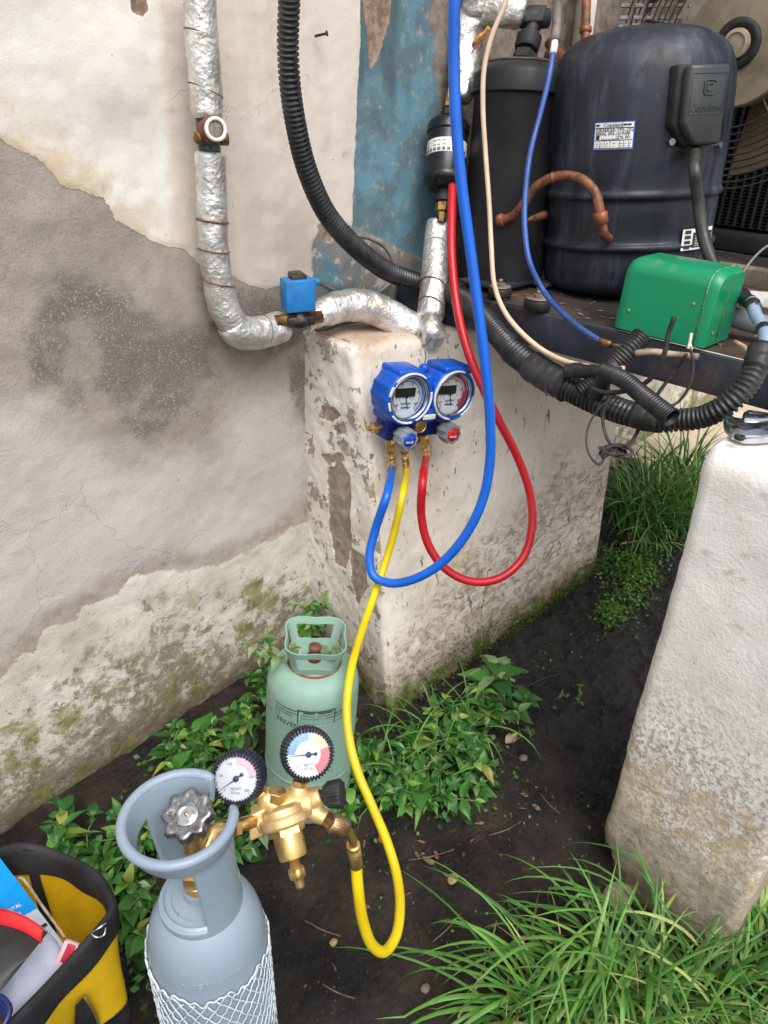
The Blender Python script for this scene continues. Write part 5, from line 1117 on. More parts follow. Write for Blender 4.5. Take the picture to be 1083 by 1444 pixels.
for _ in range(3): bmesh.ops.smooth_vert(bm, verts=[v for v in bm.verts if any(e.calc_face_angle(0) > .5 for e in v.link_edges if len(e.link_faces) == 2)], factor=.35, use_axis_x=True, use_axis_y=True, use_axis_z=True)
bm.to_mesh(me_.data); bm.free()
# rolled top rim
q = [col_pt(math.radians(d_), 1.0, -.001)-ZU*.004 for d_ in np.arange(62, 375.5, 3)]
mb = MB(); mb.tube(q, [.0052*min(1, .55+.45*min(i, len(q)-1-i)/3) for i in range(len(q))], 16); build(mb, 'collar_rim', M_grey, cy)
# neck disc, valve and wheel
mb = MB(); mb.lathe(O+ZU*(ZS+.040), ZU, [(.0405, 0), (.0405, .004), (.0375, .006), (.036, .004), (.030, .0045), (.029, .008), (.018, .010), (.017, .018), (.001, .018)], 48); build(mb, 'neck_ring', M_grey, cy, auto=30)
text_mesh('02', .014, O+ZU*(ZS+.0465)-V(*IR)*.020+V(IN[0], IN[1], 0)*.023, V(IR[0], IR[1], 0), V(-IN[0], -IN[1], 0), M_steel, 'stamped_lettering', cy, ext=.0006)
WC = dep(265, 1150, .735); VB = O+V(0, 0, ZS+.055); wn = nrm(V(0, 0, 1)+nrm(IN)*.55-V(*IR)*.18)
mb = MB(); mb.lathe(VB, nrm(WC-VB), [(.014, 0), (.015, .010), (.012, .014), (.012, .030), (.010, .034), (.010, float(np.linalg.norm(WC-VB))-.01)], 24); mb.box(VB+ZU*.016, (.013, .012, .012), (V(IR[0], IR[1], 0), V(-IR[1], IR[0], 0), ZU), bev=.003)
build(mb, 'valve_body', M_brass, cy, auto=30)
OUTA = dep(300, 1172, .775); OUTB = dep(335, 1162, .80)
mb = MB(); mb.tube([VB+ZU*.020, OUTA, dep(322, 1166, .79)], .0085, 16); build(mb, 'valve_outlet', M_brass, cy)
mb = MB(); WR = .0245
mb.lathe(WC-wn*.007, wn, [(.006, -.006), (WR*.55, -.004), (WR*.9, -.002), (WR*1.0, .003), (WR*1.0, .009), (WR*.90, .0135), (WR*.72, .0125), (WR*.50, .0115), (WR*.44, .0115)], 96,
         rad=lambda th, h: 1+.105*np.cos(8*th)*np.clip(1, 0, 1), caps=False, ref=IR); wh = build(mb, 'hand_wheel', simple('cast zinc', srgb(150, 150, 152), srgb(112, 112, 114), 90, .30, .9, .35, 260), cy)
mb = MB(); mb.lathe(WC-wn*.002, wn, [(WR*.50, 0), (WR*.46, .0065), (WR*.40, .007), (WR*.38, .003), (.002, .003)], 36, ref=IR); mb.lathe(WC, wn, [(.0065, 0), (.0065, .004), (.001, .0045)], 6, ref=IR, sm=False); build(mb, 'wheel_boss', M_chrome, wh, auto=30)
mb = MB(); mb.lathe(WC+wn*.003, wn, [(.0026, 0), (.0022, .003), (.0005, .0032)], 10); build(mb, 'spindle_tip', M_brass, wh)
for k_ in range(10):
    a = k_*.62; text_mesh('OPENSHUT<>'[k_], .0052, WC+wn*.0052+WR*.67*(math.cos(a)*nrm(IR)+math.sin(a)*nrm(np.cross(wn, IR))), -math.sin(a)*nrm(IR)+math.cos(a)*nrm(np.cross(wn, IR)), -(math.cos(a)*nrm(IR)+math.sin(a)*nrm(np.cross(wn, IR))), M_steel, 'cast_lettering', wh, ext=.0007, align='CENTER')
mb = MB(); rg = random.Random(14)
for i in range(34):
    a = vth+rg.uniform(-1.3, 1.3); z = rg.uniform(ZS-.12, ZS-.01); r = rg.uniform(.0004, .0013); rr = np.interp(z, [ZS-.045, ZS-.03, ZS-.012, ZS+.006], [NR, NR*.995, NR*.97, NR*.91]); n_ = V(math.cos(a), math.sin(a), 0); t_ = V(-math.sin(a), math.cos(a), 0)
    c = O+n_*(rr+.0003)+ZU*z; k = rg.uniform(.6, 3.0); ph = rg.uniform(0, 3); mb.add([c+r*(t_*math.cos(b+ph)*k+ZU*math.sin(b+ph)) for b in (0, 1.1, 2.3, 3.3, 4.4, 5.4)], [(0, 1, 2, 3, 4, 5)], 0, False)
build(mb, 'paint_chips', simple('chipped primer', srgb(186, 190, 190), srgb(110, 84, 66), 300, .7), cy, kind='stuff')
# net sleeve: two families of threads round the body
mb = MB(); rg = random.Random(4); ztop = ZS-.085
nthr = 30
def _zat(th_, yy):
    z = ZS
    while z > NB and pj(O+V(math.cos(th_), math.sin(th_), 0)*NR+ZU*z)[1] < yy: z -= .002
    return z
znf, znr, znl = _zat(vth, 1408), _zat(vth+1.35, 1318), _zat(vth-1.35, 1362)
def netz(th_):
    q_ = math.sin(th_-vth); f_ = abs(q_) if math.cos(th_-vth) > 0 else 1.0
    return znf+(((znr if q_ > 0 else znl)-znf)*f_**2.4)+.0035*math.sin(9*th_)+.002*math.sin(23*th_)
for k_ in range(nthr):
    for sgn in (1, -1):
        a0 = 2*math.pi*k_/nthr; q = []
        for z in np.arange(NB+.01, ZS, .0055):
            th_ = a0+sgn*(z-NB)/NR*.55+.012*math.sin(z*90+k_*2.1)+.008*math.sin(z*300+k_); zt_ = netz(th_)
            if z > zt_: break
            q.append(O+V(math.cos(th_), math.sin(th_), 0)*(NR+.0022+.0006*math.sin(z*571+k_*1.7+sgn))+ZU*z)
        if len(q) > 2: mb.tube(q, .00085, 5)
q = [O+V(math.cos(a), math.sin(a), 0)*(NR+.0022)+ZU*(netz(a)+.0025*math.sin(a*17*2)) for a in np.linspace(0, 2*math.pi, 240)]; mb.tube(q, .0010, 5, False)
build(mb, 'net_sleeve', simple('white plastic net', srgb(206, 216, 222), None, 40, .4), cy, kind='stuff')

# ================================================================== REGULATOR
rg0 = dep(400, 1140, .84)
reg = thing('gas_regulator', rg0, 'brass pressure regulator with two round gauges on the grey cylinder outlet', 'regulator')
def seg(a, b, r, mat=M_brassmatte, name='body', ns=20, parent=reg, prof=None, auto=30):
    a, b = np.asarray(a), np.asarray(b); ax = nrm(b-a); L_ = float(np.linalg.norm(b-a)); mb = MB()
    mb.lathe(a, ax, [(r*p[0], L_*p[1]) for p in (prof or [(.9, 0), (1, .06), (1, .94), (.9, 1)])], ns, sm=ns > 8); return build(mb, name, mat, parent, auto=auto if ns > 8 else None)
seg(dep(326, 1167, .795), dep(334, 1165, .80), .0125, M_brass, 'inlet_nut', 6)
seg(dep(332, 1166, .80), dep(374, 1152, .835), .0075, M_brass, 'inlet_stem')
# body casting: several blended lumps
mb = MB()
P = smooth([dep(360, 1158, .83), dep(385, 1146, .835), dep(412, 1134, .84), dep(437, 1130, .845)], .002); mb.tube(P, [.016+.003*math.sin(i/len(P)*math.pi) for i in range(len(P))], 32, squash=.9)
mb.tube(smooth([dep(388, 1140, .835), dep(378, 1128, .832), dep(371, 1118, .83)], .002), np.linspace(.016, .0095, len(smooth([dep(388, 1140, .835), dep(378, 1128, .832), dep(371, 1118, .83)], .002))), 24)
q_ = smooth([dep(418, 1134, .845), dep(420, 1120, .84), dep(422, 1108, .84)], .002); mb.tube(q_, np.linspace(.0150, .0095, len(q_)), 24)
q_ = smooth([dep(432, 1132, .845), dep(446, 1124, .842), dep(452, 1121, .842)], .002); mb.tube(q_, np.linspace(.013, .011, len(q_)), 24)
q_ = smooth([dep(430, 1134, .845), dep(445, 1146, .843), dep(458, 1154, .842)], .002); mb.tube(q_, np.linspace(.013, .0085, len(q_)), 24)
mb.box(dep(368, 1156, .832), (.012, .015, .013), (nrm(dep(400, 1140, .84)-dep(360, 1158, .83)), nrm(ID), nrm(IN)), bev=.003)
build(mb, 'body_casting', M_brassmatte, reg)
seg(dep(391, 1128, .828), dep(392, 1115, .825), .0105, M_brass, 'safety_plug', 6)
# bonnet
A0, B0 = dep(397, 1142, .818), dep(424, 1252, .800); ba = nrm(B0-A0); BL = float(np.linalg.norm(B0-A0))
KB = BL/.104
mb = MB(); mb.lathe(A0-ba*.004, ba, [(.017, 0), (.0215, .003), (.0220, .005), (.0220, .012), (.0255, .013), (.0265, .015), (.0265, .024), (.0245, .027), (.0180, .029)], 56, hk=KB); build(mb, 'bonnet_flange', M_brassmatte, reg, auto=30)
mb = MB(); mb.lathe(A0+ba*.023*KB, ba, [(.0205, 0), (.0205, .007)], 6, sm=False); mb.lathe(A0+ba*.030*KB, ba, [(.0160, 0), (.0162, .002), (.0158, .030), (.0150, .034), (.006, .036)], 40, hk=KB); build(mb, 'bonnet', M_brass, reg, auto=30)
mb = MB(); mb.lathe(A0+ba*.064*KB, ba, [(.0052, 0), (.0056, .012), (.0080, .014), (.0085, .018), (.0085, .026), (.0062, .028), (.0048, .030), (.0048, .038), (.003, .041), (.0005, .042)], 20, hk=KB, rad=lambda th, h: np.where(np.cos(4*th) > 0, 1.08, .86) if .013 < h < .028 else np.ones_like(th)); build(mb, 'adjusting_screw', M_brass, reg)
# black knob
a, b = dep(452, 1122, .842), dep(478, 1119, .838); ka = nrm(b-a)
mb = MB(); mb.lathe(a, ka, [(.0065, -.004), (.0065, .004), (.0110, .005), (.0135, .009), (.0150, .020), (.0150, .024), (.0138, .026), (.001, .0265)], 60, rad=lambda th, h: np.where(np.cos(8*th) > .55, 1.06, .97) if h > .006 else np.ones_like(th)); build(mb, 'black_knob', M_rubber, reg, auto=30)
# outlet: nut, knurled coupling, elbow to the yellow hose
o1, o2, o3, o4 = dep(455, 1153, .842), dep(464, 1158, .845), dep(487, 1168, .86), dep(497, 1184, .88)
seg(o1, o2, .0098, M_brassold, 'outlet_nut', 6)
mb = MB(); ax = nrm(o3-o2); L_ = float(np.linalg.norm(o3-o2)); mb.lathe(o2, ax, [(.0078, 0), (.0105, .002), (.0105, L_*.86), (.0088, L_)], 60, rad=lambda th, h: 1+.03*np.sign(np.cos(20*th))*(1 if .0015 < h < L_*.9 else 0)); kc_ = build(mb, 'knurled_coupling', simple('dull copper brass', srgb(196, 160, 120), srgb(160, 124, 90), 60, .35, .9, .1), ty)
Pq = smooth([o3, dep(493, 1173, .87), dep(497, 1184, .885), dep(499, 1196, .90)], .002); mb = MB(); mb.tube(Pq, .0050, 16); build(mb, 'elbow', M_brass, ty)
seg(dep(498, 1190, .895), dep(502, 1219, .924), .0088, M_brass, 'lower_ferrule', 24, ty, [(.7, 0), (.95, .04), (.95, .12), (.82, .16), (.95, .2), (.82, .28), (.95, .32), (.85, .4), (1, .46), (1, 1)])
# gauges
def gauge(px, py, d, R_, n_, name_label, arcs, na, stem):
    c = dep(px, py, d); n_ = nrm(n_); gx_ = nrm(np.cross(V(*(-ID)), n_)); gy_ = np.cross(n_, gx_)
    if gx_@IR < 0: gx_ = -gx_
    seg(stem, c-n_*.008+nrm(stem-c)*R_*.9, .0062, M_brass, 'gauge_stem'); sp = c+nrm(stem-c)*R_*.98; seg(stem, stem+(sp-stem)*.75, .0092, M_brass, 'stem_nut', 6)
    mb = MB(); mb.lathe(c-n_*.012, n_, [(.001, -.004), (R_*.75, -.004), (R_*.96, -.002), (R_, .003), (R_, .020), (R_*.95, .0245), (R_*.86, .0255), (R_*.83, .0235), (R_*.83, .018)], 240, rad=lambda th, h: np.where((h > .001), np.where(np.cos(44*th) > -.1, 1.0, .93), 1.0) if h < .0255 else np.ones_like(th), caps=False, ref=gx_)
    bt = build(mb, 'rubber_bumper', M_boot2, reg, auto=35)
    f = c+n_*.0085
    mb = MB(); mb.lathe(f, n_, [(R_*.835, 0), (.0004, .0001)], 64, caps=False, ref=gx_); dl_ = build(mb, 'dial', M_dialw, reg, name_label)
    def A_(r0, r1, a0, a1, m_, h=.0013): mb = MB(); g = np.array([[f+n_*h+R_*rr*(math.cos(a)*gx_+math.sin(a)*gy_) for a in np.linspace(math.radians(a0), math.radians(a1), 32)] for rr in (r0, r1)]); mb.grid(g); build(mb, 'dial_scale', m_, dl_)
    for ar in arcs: A_(*ar)
    mb = MB()
    for i in range(41):
        a = math.radians(225-270*i/40); l = .07 if i % 5 == 0 else .04; dr__ = math.cos(a)*gx_+math.sin(a)*gy_
        mb.box(f+n_*.001+dr__*R_*(.76-l/2), (R_*l/2, .00022, .0001), (dr__, np.cross(n_, dr__), n_))
    build(mb, 'dial_ticks', M_tick, dl_)
    for i in range(6):
        a = math.radians(225-270*i/5); text_mesh(str(i*(4 if na < 200 else 50)), .0042, f+n_*.001+R_*.58*(math.cos(a)*gx_+math.sin(a)*gy_), gx_, gy_, M_tick, 'dial_number', dl_, align='CENTER', ext=.0001)
    text_mesh('kg/cm2', .0040, f+n_*.001-gy_*R_*.34, gx_, gy_, M_tick, 'dial_lettering', dl_, align='CENTER', ext=.0001); text_mesh('N2 bar', .0036, f+n_*.001-gy_*R_*.50, gx_, gy_, M_tick, 'dial_lettering', dl_, align='CENTER', ext=.0001)
    a = math.radians(na); dn = math.cos(a)*gx_+math.sin(a)*gy_
    mb = MB(); pn = np.cross(n_, dn); q = f+n_*.0018
    mb.add([q-dn*R_*.26+pn*.0009, q-dn*R_*.26-pn*.0009, q+dn*R_*.70-pn*.0002, q+dn*R_*.70+pn*.0002], [(0, 1, 2, 3)], 0, False); mb.lathe(q, n_, [(.0032, -.0004), (.0030, .0012), (.0004, .0014)], 18); mb.lathe(q-dn*R_*.26, n_, [(.0020, -.0003), (.0004, .0006)], 12)
    build(mb, 'needle', M_needle, dl_)
    mb = MB(); mb.lathe(f+n_*.009, n_, [(R_*.845, -.0005), (R_*.80, 0), (R_*.4, .0006), (.0005, .0009)], 48, caps=False, ref=gx_); build(mb, 'lens', M_glass, reg)
M_boot2 = simple('dark rubber bumper', (.018, .021, .036, 1), (.030, .034, .055, 1), 30, .5, 0, .2, 150, .4)
M_dialw = simple('white dial', srgb(232, 236, 244), srgb(226, 230, 240), 20, .35)
M_tick = simple('grey dial print', srgb(126, 132, 146), None, 20, .5); M_needle = simple('grey needle', srgb(70, 82, 100), None, 20, .4)
PKK = simple('dial pink', srgb(240, 196, 208), None, 20, .4); LBL = simple('dial light blue', srgb(140, 186, 226), None, 20, .4); LYE = simple('dial sand', srgb(240, 220, 186), None, 20, .4); LRE = simple('dial salmon', srgb(226, 130, 140), None, 20, .4)
gauge(337, 1095, .82, .0290, nrm(IN)-nrm(ID)*.12-nrm(IR)*.10, 'white dial with pale pink sector and slanting needle', [(.52, .80, 10, 92, PKK)], 216, dep(369, 1119, .832))
gauge(433, 1062, .84, .0298, nrm(IN)-nrm(ID)*.16+nrm(IR)*.26, 'dial with blue, sand and red sectors', [(.50, .78, 88, 176, LBL), (.50, .78, 20, 84, LYE), (.46, .80, -62, 17, LRE)], 181, dep(423, 1107, .838))

# ================================================================== GREEN REFRIGERANT BOTTLE
gq = gpx(432, 1118); GXc, GYc = gq[0], gq[1]; GB = float(gz(GXc, GYc))-.01; GR = .0815
ZT = GB
for z in np.arange(.1, .6, .002):                            # shoulder height where the photo shows it
    if pj((GXc, GYc, z))[1] < 934: ZT = z; break
bt = thing('refrigerant_bottle', (GXc, GYc, GB), 'weathered pale green refrigerant bottle with printed label standing in the corner weeds', 'gas bottle')
M_gg = simple('faded mint enamel', srgb(140, 172, 158), srgb(126, 158, 144), 6, .5, 0, .2, 80, .35, dirt=(srgb(150, 150, 122), .95))
O2 = V(GXc, GYc, 0)
pr = [(.002, GB+.02), (GR*.7, GB+.004), (GR*.93, GB+.015), (GR, GB+.045), (GR, GB+.12), (GR, ZT-.045), (GR*.97, ZT-.024), (GR*.86, ZT-.006), (GR*.66, ZT+.004), (GR*.40, ZT+.008), (.002, ZT+.009)]
pp = smooth([V(a, b, 0) for a, b in pr], .004); mb = MB(); mb.lathe(O2, ZU, [(max(p[0], .001), p[1]) for p in pp], 80); build(mb, 'body', M_gg, bt)
mb = MB(); mb.lathe(O2, ZU, [(GR*1.004, (GB+ZT)/2-.052), (GR*1.014, (GB+ZT)/2-.050), (GR*1.014, (GB+ZT)/2-.044), (GR*1.004, (GB+ZT)/2-.042)], 72, caps=False); build(mb, 'weld_seam', M_gg, bt)
mb = MB(); mb.lathe(O2, ZU, [(.0475, ZT+.005), (.0478, ZT+.0075), (.045, ZT+.009)], 48, caps=False); build(mb, 'rust_ring', simple('rust stain', srgb(140, 76, 52), srgb(110, 70, 54), 120, .9), bt)
# carrying handle: four flared walls with windows and a closed rim
HH = .058; ht = []
thh = math.atan2(CAM[1]-GYc, CAM[0]-GXc)
def hp(a, t, off=0):
    r = (.042+.015*t)*(1+.11*math.cos(4*a+math.pi))+off; an = thh+a; return O2+V(math.cos(an)*r, math.sin(an)*r, ZT+.004+HH*t)
nt2, nh2 = 120, 24; ts = np.linspace(0, 1, nh2)
def hwin(d_, t):
    if not (.30 < t < .78): return False
    dd = (d_+45) % 90-45
    return abs(dd) < 37-5*abs(t-.55)
vin = np.array([[hp(2*math.pi*j/nt2, t, -.0025) for j in range(nt2)] for t in ts]); vou = np.array([[hp(2*math.pi*j/nt2, t, 0) for j in range(nt2)] for t in ts])
cell = np.array([[not hwin((j+.5)*360/nt2, (ts[i]+ts[i+1])/2) for j in range(nt2)] for i in range(nh2-1)]); fs = []; idx = lambda l, i, j: l*nh2*nt2+i*nt2+(j % nt2)
for i in range(nh2-1):
    for j in range(nt2):
        if not cell[i, j]: continue
        fs.append((idx(1, i, j), idx(1, i, j+1), idx(1, i+1, j+1), idx(1, i+1, j))); fs.append((idx(0, i, j), idx(0, i+1, j), idx(0, i+1, j+1), idx(0, i, j+1)))
        for (di, dj, a, b) in ((1, 0, (i+1, j), (i+1, j+1)), (-1, 0, (i, j), (i, j+1)), (0, 1, (i, j+1), (i+1, j+1)), (0, -1, (i, j), (i+1, j))):
            ii, jj = i+di, (j+dj) % nt2
            if ii < 0 or ii >= nh2-1 or not cell[ii, jj]: fs.append((idx(0, *a), idx(0, *b), idx(1, *b), idx(1, *a)))
mb = MB(); mb.add(np.concatenate([vin.reshape(-1, 3), vou.reshape(-1, 3)]), fs, 0, True); h_ = build(mb, 'carrying_handle', M_gg, bt)
bm = bmesh.new(); bm.from_mesh(h_.data); bmesh.ops.delete(bm, geom=[v for v in bm.verts if not v.link_faces], context='VERTS'); bmesh.ops.recalc_face_normals(bm, faces=bm.faces); bm.to_mesh(h_.data); bm.free(); h_.data.set_sharp_from_angle(angle=math.radians(40))
mb = MB(); mb.lathe(O2+ZU*(ZT+.008), ZU, [(.012, 0), (.012, .012), (.008, .016), (.008, .022), (.011, .024), (.011, .030), (.001, .031)], 16); build(mb, 'valve', simple('rusty valve', srgb(132, 76, 56), srgb(86, 70, 60), 90, .7, .3), bt)
thl = thh-.16
def bwrap(a0, z0, rr=GR+.0004):
    def f(vs): return np.array([O2+V(math.cos(thl+a0+x/GR)*rr, math.sin(thl+a0+x/GR)*rr, z0+y+0)+V(math.cos(thl+a0+x/GR), math.sin(thl+a0+x/GR), 0)*max(z, 0) for x, y, z in vs])
    return f
M_gink = simple('faded dark print', srgb(44, 70, 74), srgb(60, 88, 88), 60, .6)
zl = ZT-.038
def bstrip(mb, x0, x1, z0, z1):
    g = np.array([[O2+V(math.cos(thl+x/GR), math.sin(thl+x/GR), 0)*(GR+.0006)+ZU*z for x in np.linspace(x0, x1, 14)] for z in (z0, z1)]); mb.grid(g)
mb = MB(); x0, x1 = -.014, .052
bstrip(mb, x0, x1, zl+.000, zl+.0030); bstrip(mb, x0, x1, zl-.095, zl-.0935); bstrip(mb, x0, x0+.0022, zl-.095, zl); bstrip(mb, x1-.0018, x1, zl-.095, zl); bstrip(mb, x0+.010, x0+.030, zl-.004, zl-.001); bstrip(mb, x0+.035, x1-.006, zl-.004, zl-.001)
for y in (-.021, -.031): bstrip(mb, x0+.003, x1-.004, zl+y, zl+y+.0006)
lp = build(mb, 'label_frame', M_gink, bt)
for i, (tx_, sz, x, z) in enumerate((('ATENCAO  CONTEUDO SOB PRESSAO', .0050, x0+.006, -.009), ('GAS LIQUEFEITO REFRIGERANTE', .0052, x0+.006, -.0155), ('NAO EXPOR AO SOL OU AO CALOR', .0046, x0+.005, -.0265), ('PESO LIQUIDO 5 kg', .0046, x0+.010, -.036), ('USO PROFISSIONAL', .0046, x0+.010, -.043), ('REVENDA', .0085, x0+.024, -.053), ('PROIBIDA', .0085, x0+.024, -.063), ('NAO REUTILIZAR ESTE CILINDRO', .0044, x0+.005, -.076),
        ('FLUIDO REFRIGERANTE', .0046, -.060, -.002), ('CLORODIFLUORMETANO', .0040, -.060, -.009), ('PRODUTO QUIMICO', .0040, -.060, -.015), ('R-22', .0062, -.060, -.022), ('www.', .0042, -.060, -.048), ('DISTRIBUIDOR NO BRASIL', .0036, -.060, -.054))):
    text_mesh(tx_, sz, 0, 0, 0, M_gink, 'label_text', lp, ext=.0003, wrap=bwrap(x/GR, zl+z))
text_mesh('FRIVEN', .0150, 0, 0, 0, M_gink, 'brand_lettering', lp, ext=.0004, bold=.0003, wrap=bwrap(-.0560/GR, zl-.036))
mb = MB(); 
for (a, b, c, d_) in ((-.062, -.0545, zl-.0305, zl-.0285), (-.062, -.0545, zl-.0435, zl-.0415), (-.062, -.0600, zl-.0435, zl-.0285), (-.0563, -.0545, zl-.0435, zl-.0285)): bstrip(mb, a, b, c, d_)
build(mb, 'brand_emblem', M_gink, lp)
mb = MB(); rg = random.Random(9)
for i in range(26):
    a = rg.uniform(-1.2, 1.2); z = rg.uniform(GB+.03, ZT-.04); r = rg.uniform(.0008, .0022); n_ = V(math.cos(thh+a), math.sin(thh+a), 0); mb.lathe(O2+n_*(GR+.0002)+ZU*z, n_, [(r, 0), (.0002, .0004)], 7, caps=False)
build(mb, 'mud_spots', simple('mud spots', srgb(104, 84, 62), None, 50, .9), bt, kind='stuff')

q_ = Matrix.Rotation(math.radians(-4.5), 4, Vector(IN)).to_quaternion(); bt.rotation_mode = 'QUATERNION'; bt.rotation_quaternion = q_

# ================================================================== TOOL BAG
M_yel = simple('yellow nylon cloth', srgb(226, 186, 26), srgb(210, 168, 20), 8, .7, 0, .5, 420, .3, dirt=(srgb(150, 112, 16), .3))
M_blk = simple('black webbing', (.016, .016, .018, 1), (.028, .028, .03, 1), 20, .7, 0, .6, 500, .3)
BZ = .30
rim_px = [(-120, 1290), (-60, 1225), (-5, 1199), (40, 1190), (90, 1204), (135, 1228), (154, 1254), (162, 1280), (142, 1308), (112, 1344), (76, 1384), (38, 1424), (0, 1462), (-40, 1512), (-110, 1500), (-150, 1400)]
zr = lambda px, py: BZ+.012*math.sin(px*.05)
rim = np.array([at(px, py, 'z', BZ+.010*math.sin(px*.045)) for px, py in rim_px])
def closed(P, n=160):
    Q = smooth(np.vstack([P, P[:1]]), .006); Q = resample(Q, n+1)[:-1]; return Q
rimc = closed(rim); rcn = rimc.mean(0)
bg_ = thing('tool_bag', (rcn[0], rcn[1], float(gz(rcn[0], rcn[1]))), 'open yellow and black fabric tool bag at the lower left', 'tool bag')
gz0 = float(gz(rcn[0], rcn[1]))
def bagpt(i, t, inset=0.0):                                  # t 0 rim .. 1 foot
    p = rimc[i]; o = p-rcn; o[2] = 0; on = o/np.linalg.norm(o)
    bulge = -.040*t+.012*math.sin(min(t, 1)*math.pi*.9)+.006*math.sin(i*.33+t*5)*min(1, t*3)
    q = p+on*(bulge-inset)-V(on[0], on[1], 0)*(.010*t); q[2] = (BZ+(p[2]-BZ))*(1-t)+gz0*t; return q
nR = len(rimc)
def bagwall(t0_, t1_, inset, mat, name, i0=0, i1=None, n=12, label=None):
    ii = range(nR+1) if i1 is None else range(i0, i1+1); g = np.array([[bagpt(i % nR, t, inset) for i in ii] for t in np.linspace(t0_, t1_, n)])
    mb = MB(); mb.grid(g); return build(mb, name, mat, bg_, label)
bagwall(.10, .54, 0, M_yel, 'outer_panel', label='yellow outer side panel'); bagwall(.52, 1.0, -.0025, M_blk, 'base_panel'); bagwall(.10, .98, .006, M_yel, 'inner_lining')
mb = MB(); g = np.array([[bagpt(i % nR, t_, ins) for i in range(nR+1)] for t_, ins in ((.125, -.003), (.06, -.004), (.01, -.003), (-.012, .001), (-.008, .006), (.02, .010), (.125, .009))]); mb.grid(g); build(mb, 'rim_band', M_blk, bg_)
mb = MB(); bt0 = np.array([bagpt(i, .99, .004) for i in range(nR)]); mb.add(np.vstack([bt0, [bt0.mean(0)]]), [(i, (i+1) % nR, nR) for i in range(nR)]); build(mb, 'bottom', M_blk, bg_)
def nearest(px, py): return int(np.argmin([np.hypot(*(np.array(pj(p)[:2])-(px, py))) for p in rimc]))
i0 = nearest(36, 1192)
mb = MB(); mb.grid(np.array([[bagpt((i0+k_) % nR, t, .0085) for k_ in (0, 1, 2, 3)] for t in np.linspace(.0, .9, 10)])); build(mb, 'inner_strap', M_blk, bg_)
i1 = nearest(140, 1335)
mb = MB()
ii = nearest(118, 1340); g = np.array([[bagpt((ii+int(k_)) % nR, t, -.006-.004*(1-abs(k_-5)/5)) for k_ in (range(0, 11))] for t in np.linspace(.20, .80, 10)])
for r_i, t in enumerate(np.linspace(0, 1, 10)):
    c = g[r_i].mean(0); g[r_i] = c+(g[r_i]-c)*min(1, .25+1.6*t)
mb.grid(g); pk = build(mb, 'side_pocket', M_blk, bg_); mb = MB(); mb.tube([g[k_][0]+nrm(g[k_][0]-rcn)*.001 for k_ in range(10)], .0016, 6); build(mb, 'pocket_piping', simple('tan piping', srgb(120, 100, 60), None, 60, .6), pk)
# wire loop on the rim
p1, p2 = dep(128, 1316, .905), dep(150, 1302, .91); mb = MB(); mb.tube([p1, p2], .0014, 8); mb.tube(smooth([p1, dep(132, 1320, .90), dep(138, 1322, .90), dep(147, 1318, .90), dep(149, 1308, .905)], .002), .0012, 8); build(mb, 'metal_loop', M_chrome, bg_)
# ---- things in the bag
def card(c0, u_, v_, w_, t_, mat, name, **k):                # slab from a corner with edge vectors
    n_ = nrm(np.cross(u_, v_)); c = c0+u_/2+v_/2; mb = MB(); mb.box(c, (np.linalg.norm(u_)/2, np.linalg.norm(v_)/2, t_/2), (u_, np.cross(n_, nrm(u_)), n_), bev=.0015); return build(mb, name, mat, **k)
b0, b1, b2 = dep(-60, 1150, .98), dep(92, 1332, .925), dep(22, 1412, .845)
ux = b1-dep(5, 1210, .985); mbx = thing('instrument_box', dep(50, 1340, .9), 'blue and white cardboard instrument box standing slanted in the tool bag', 'box')
c00 = dep(-6, 1203, .985); uu_ = b1-c00; vv_ = b2-b1; vv_ = vv_-nrm(uu_)*vv_.dot(nrm(uu_)); nn_ = nrm(np.cross(uu_, vv_)); 
if nn_@IN < 0: nn_ = -nn_
Lu, Lv = float(np.linalg.norm(uu_)), float(np.linalg.norm(vv_)); eu, ev = nrm(uu_), nrm(vv_)
M_card = simple('white printed card', srgb(206, 212, 222), srgb(196, 202, 214), 30, .4); M_cyan = simple('cyan printed card', srgb(0, 150, 226), srgb(0, 138, 214), 30, .35)
mb = MB(); mb.box(c00+uu_/2+vv_/2-nn_*.012, (Lu/2, Lv/2, .012), (eu, np.cross(nn_, eu), nn_), bev=.001); build(mb, 'carton', M_card, mbx)
mb = MB(); mb.box(c00+eu*Lu*.30+ev*Lv*.5+nn_*.0006, (Lu*.315, Lv*.5, .0004), (eu, np.cross(nn_, eu), nn_)); build(mb, 'blue_print', M_cyan, mbx)
wu = -ev                                                      # reading direction: up the slant
text_mesh('MULTIMETRO DIGITAL', .0068, c00+eu*Lu*.52+ev*Lv*1.02+nn_*.0012, wu, -eu, M_white, 'box_lettering', mbx, ext=.0002); text_mesh('Digital', .0052, c00+eu*Lu*.58+ev*Lv*.42+nn_*.0012, wu, -eu, M_white, 'box_lettering', mbx, ext=.0002)
mb = MB()
for i in range(9):
    for j in range(2): mb.box(c00+eu*Lu*(.78+.022*i)+ev*Lv*(.28+.42*j)+nn_*.0004, (.0009, Lv*.17*(1-.3*((i*7+j) % 3)/3), .0002), (eu, np.cross(nn_, eu), nn_))
build(mb, 'small_print', simple('blue grey print', srgb(120, 132, 170), None, 20, .5), mbx)
mb = MB(); mb.box(c00+eu*Lu*.775+ev*Lv*.16+nn_*.0006, (.0022, Lv*.12, .0003), (eu, np.cross(nn_, eu), nn_)); build(mb, 'print_bar', M_ink, mbx)
mb = MB(); mb.tube(path([(26, 1238, .965), (32, 1239, .96), (60, 1278, .94), (92, 1322, .925)]), .0018, 8); build(mb, 'cardboard_edge', simple('torn brown card', srgb(170, 150, 124), srgb(130, 110, 88), 60, .8), mbx)
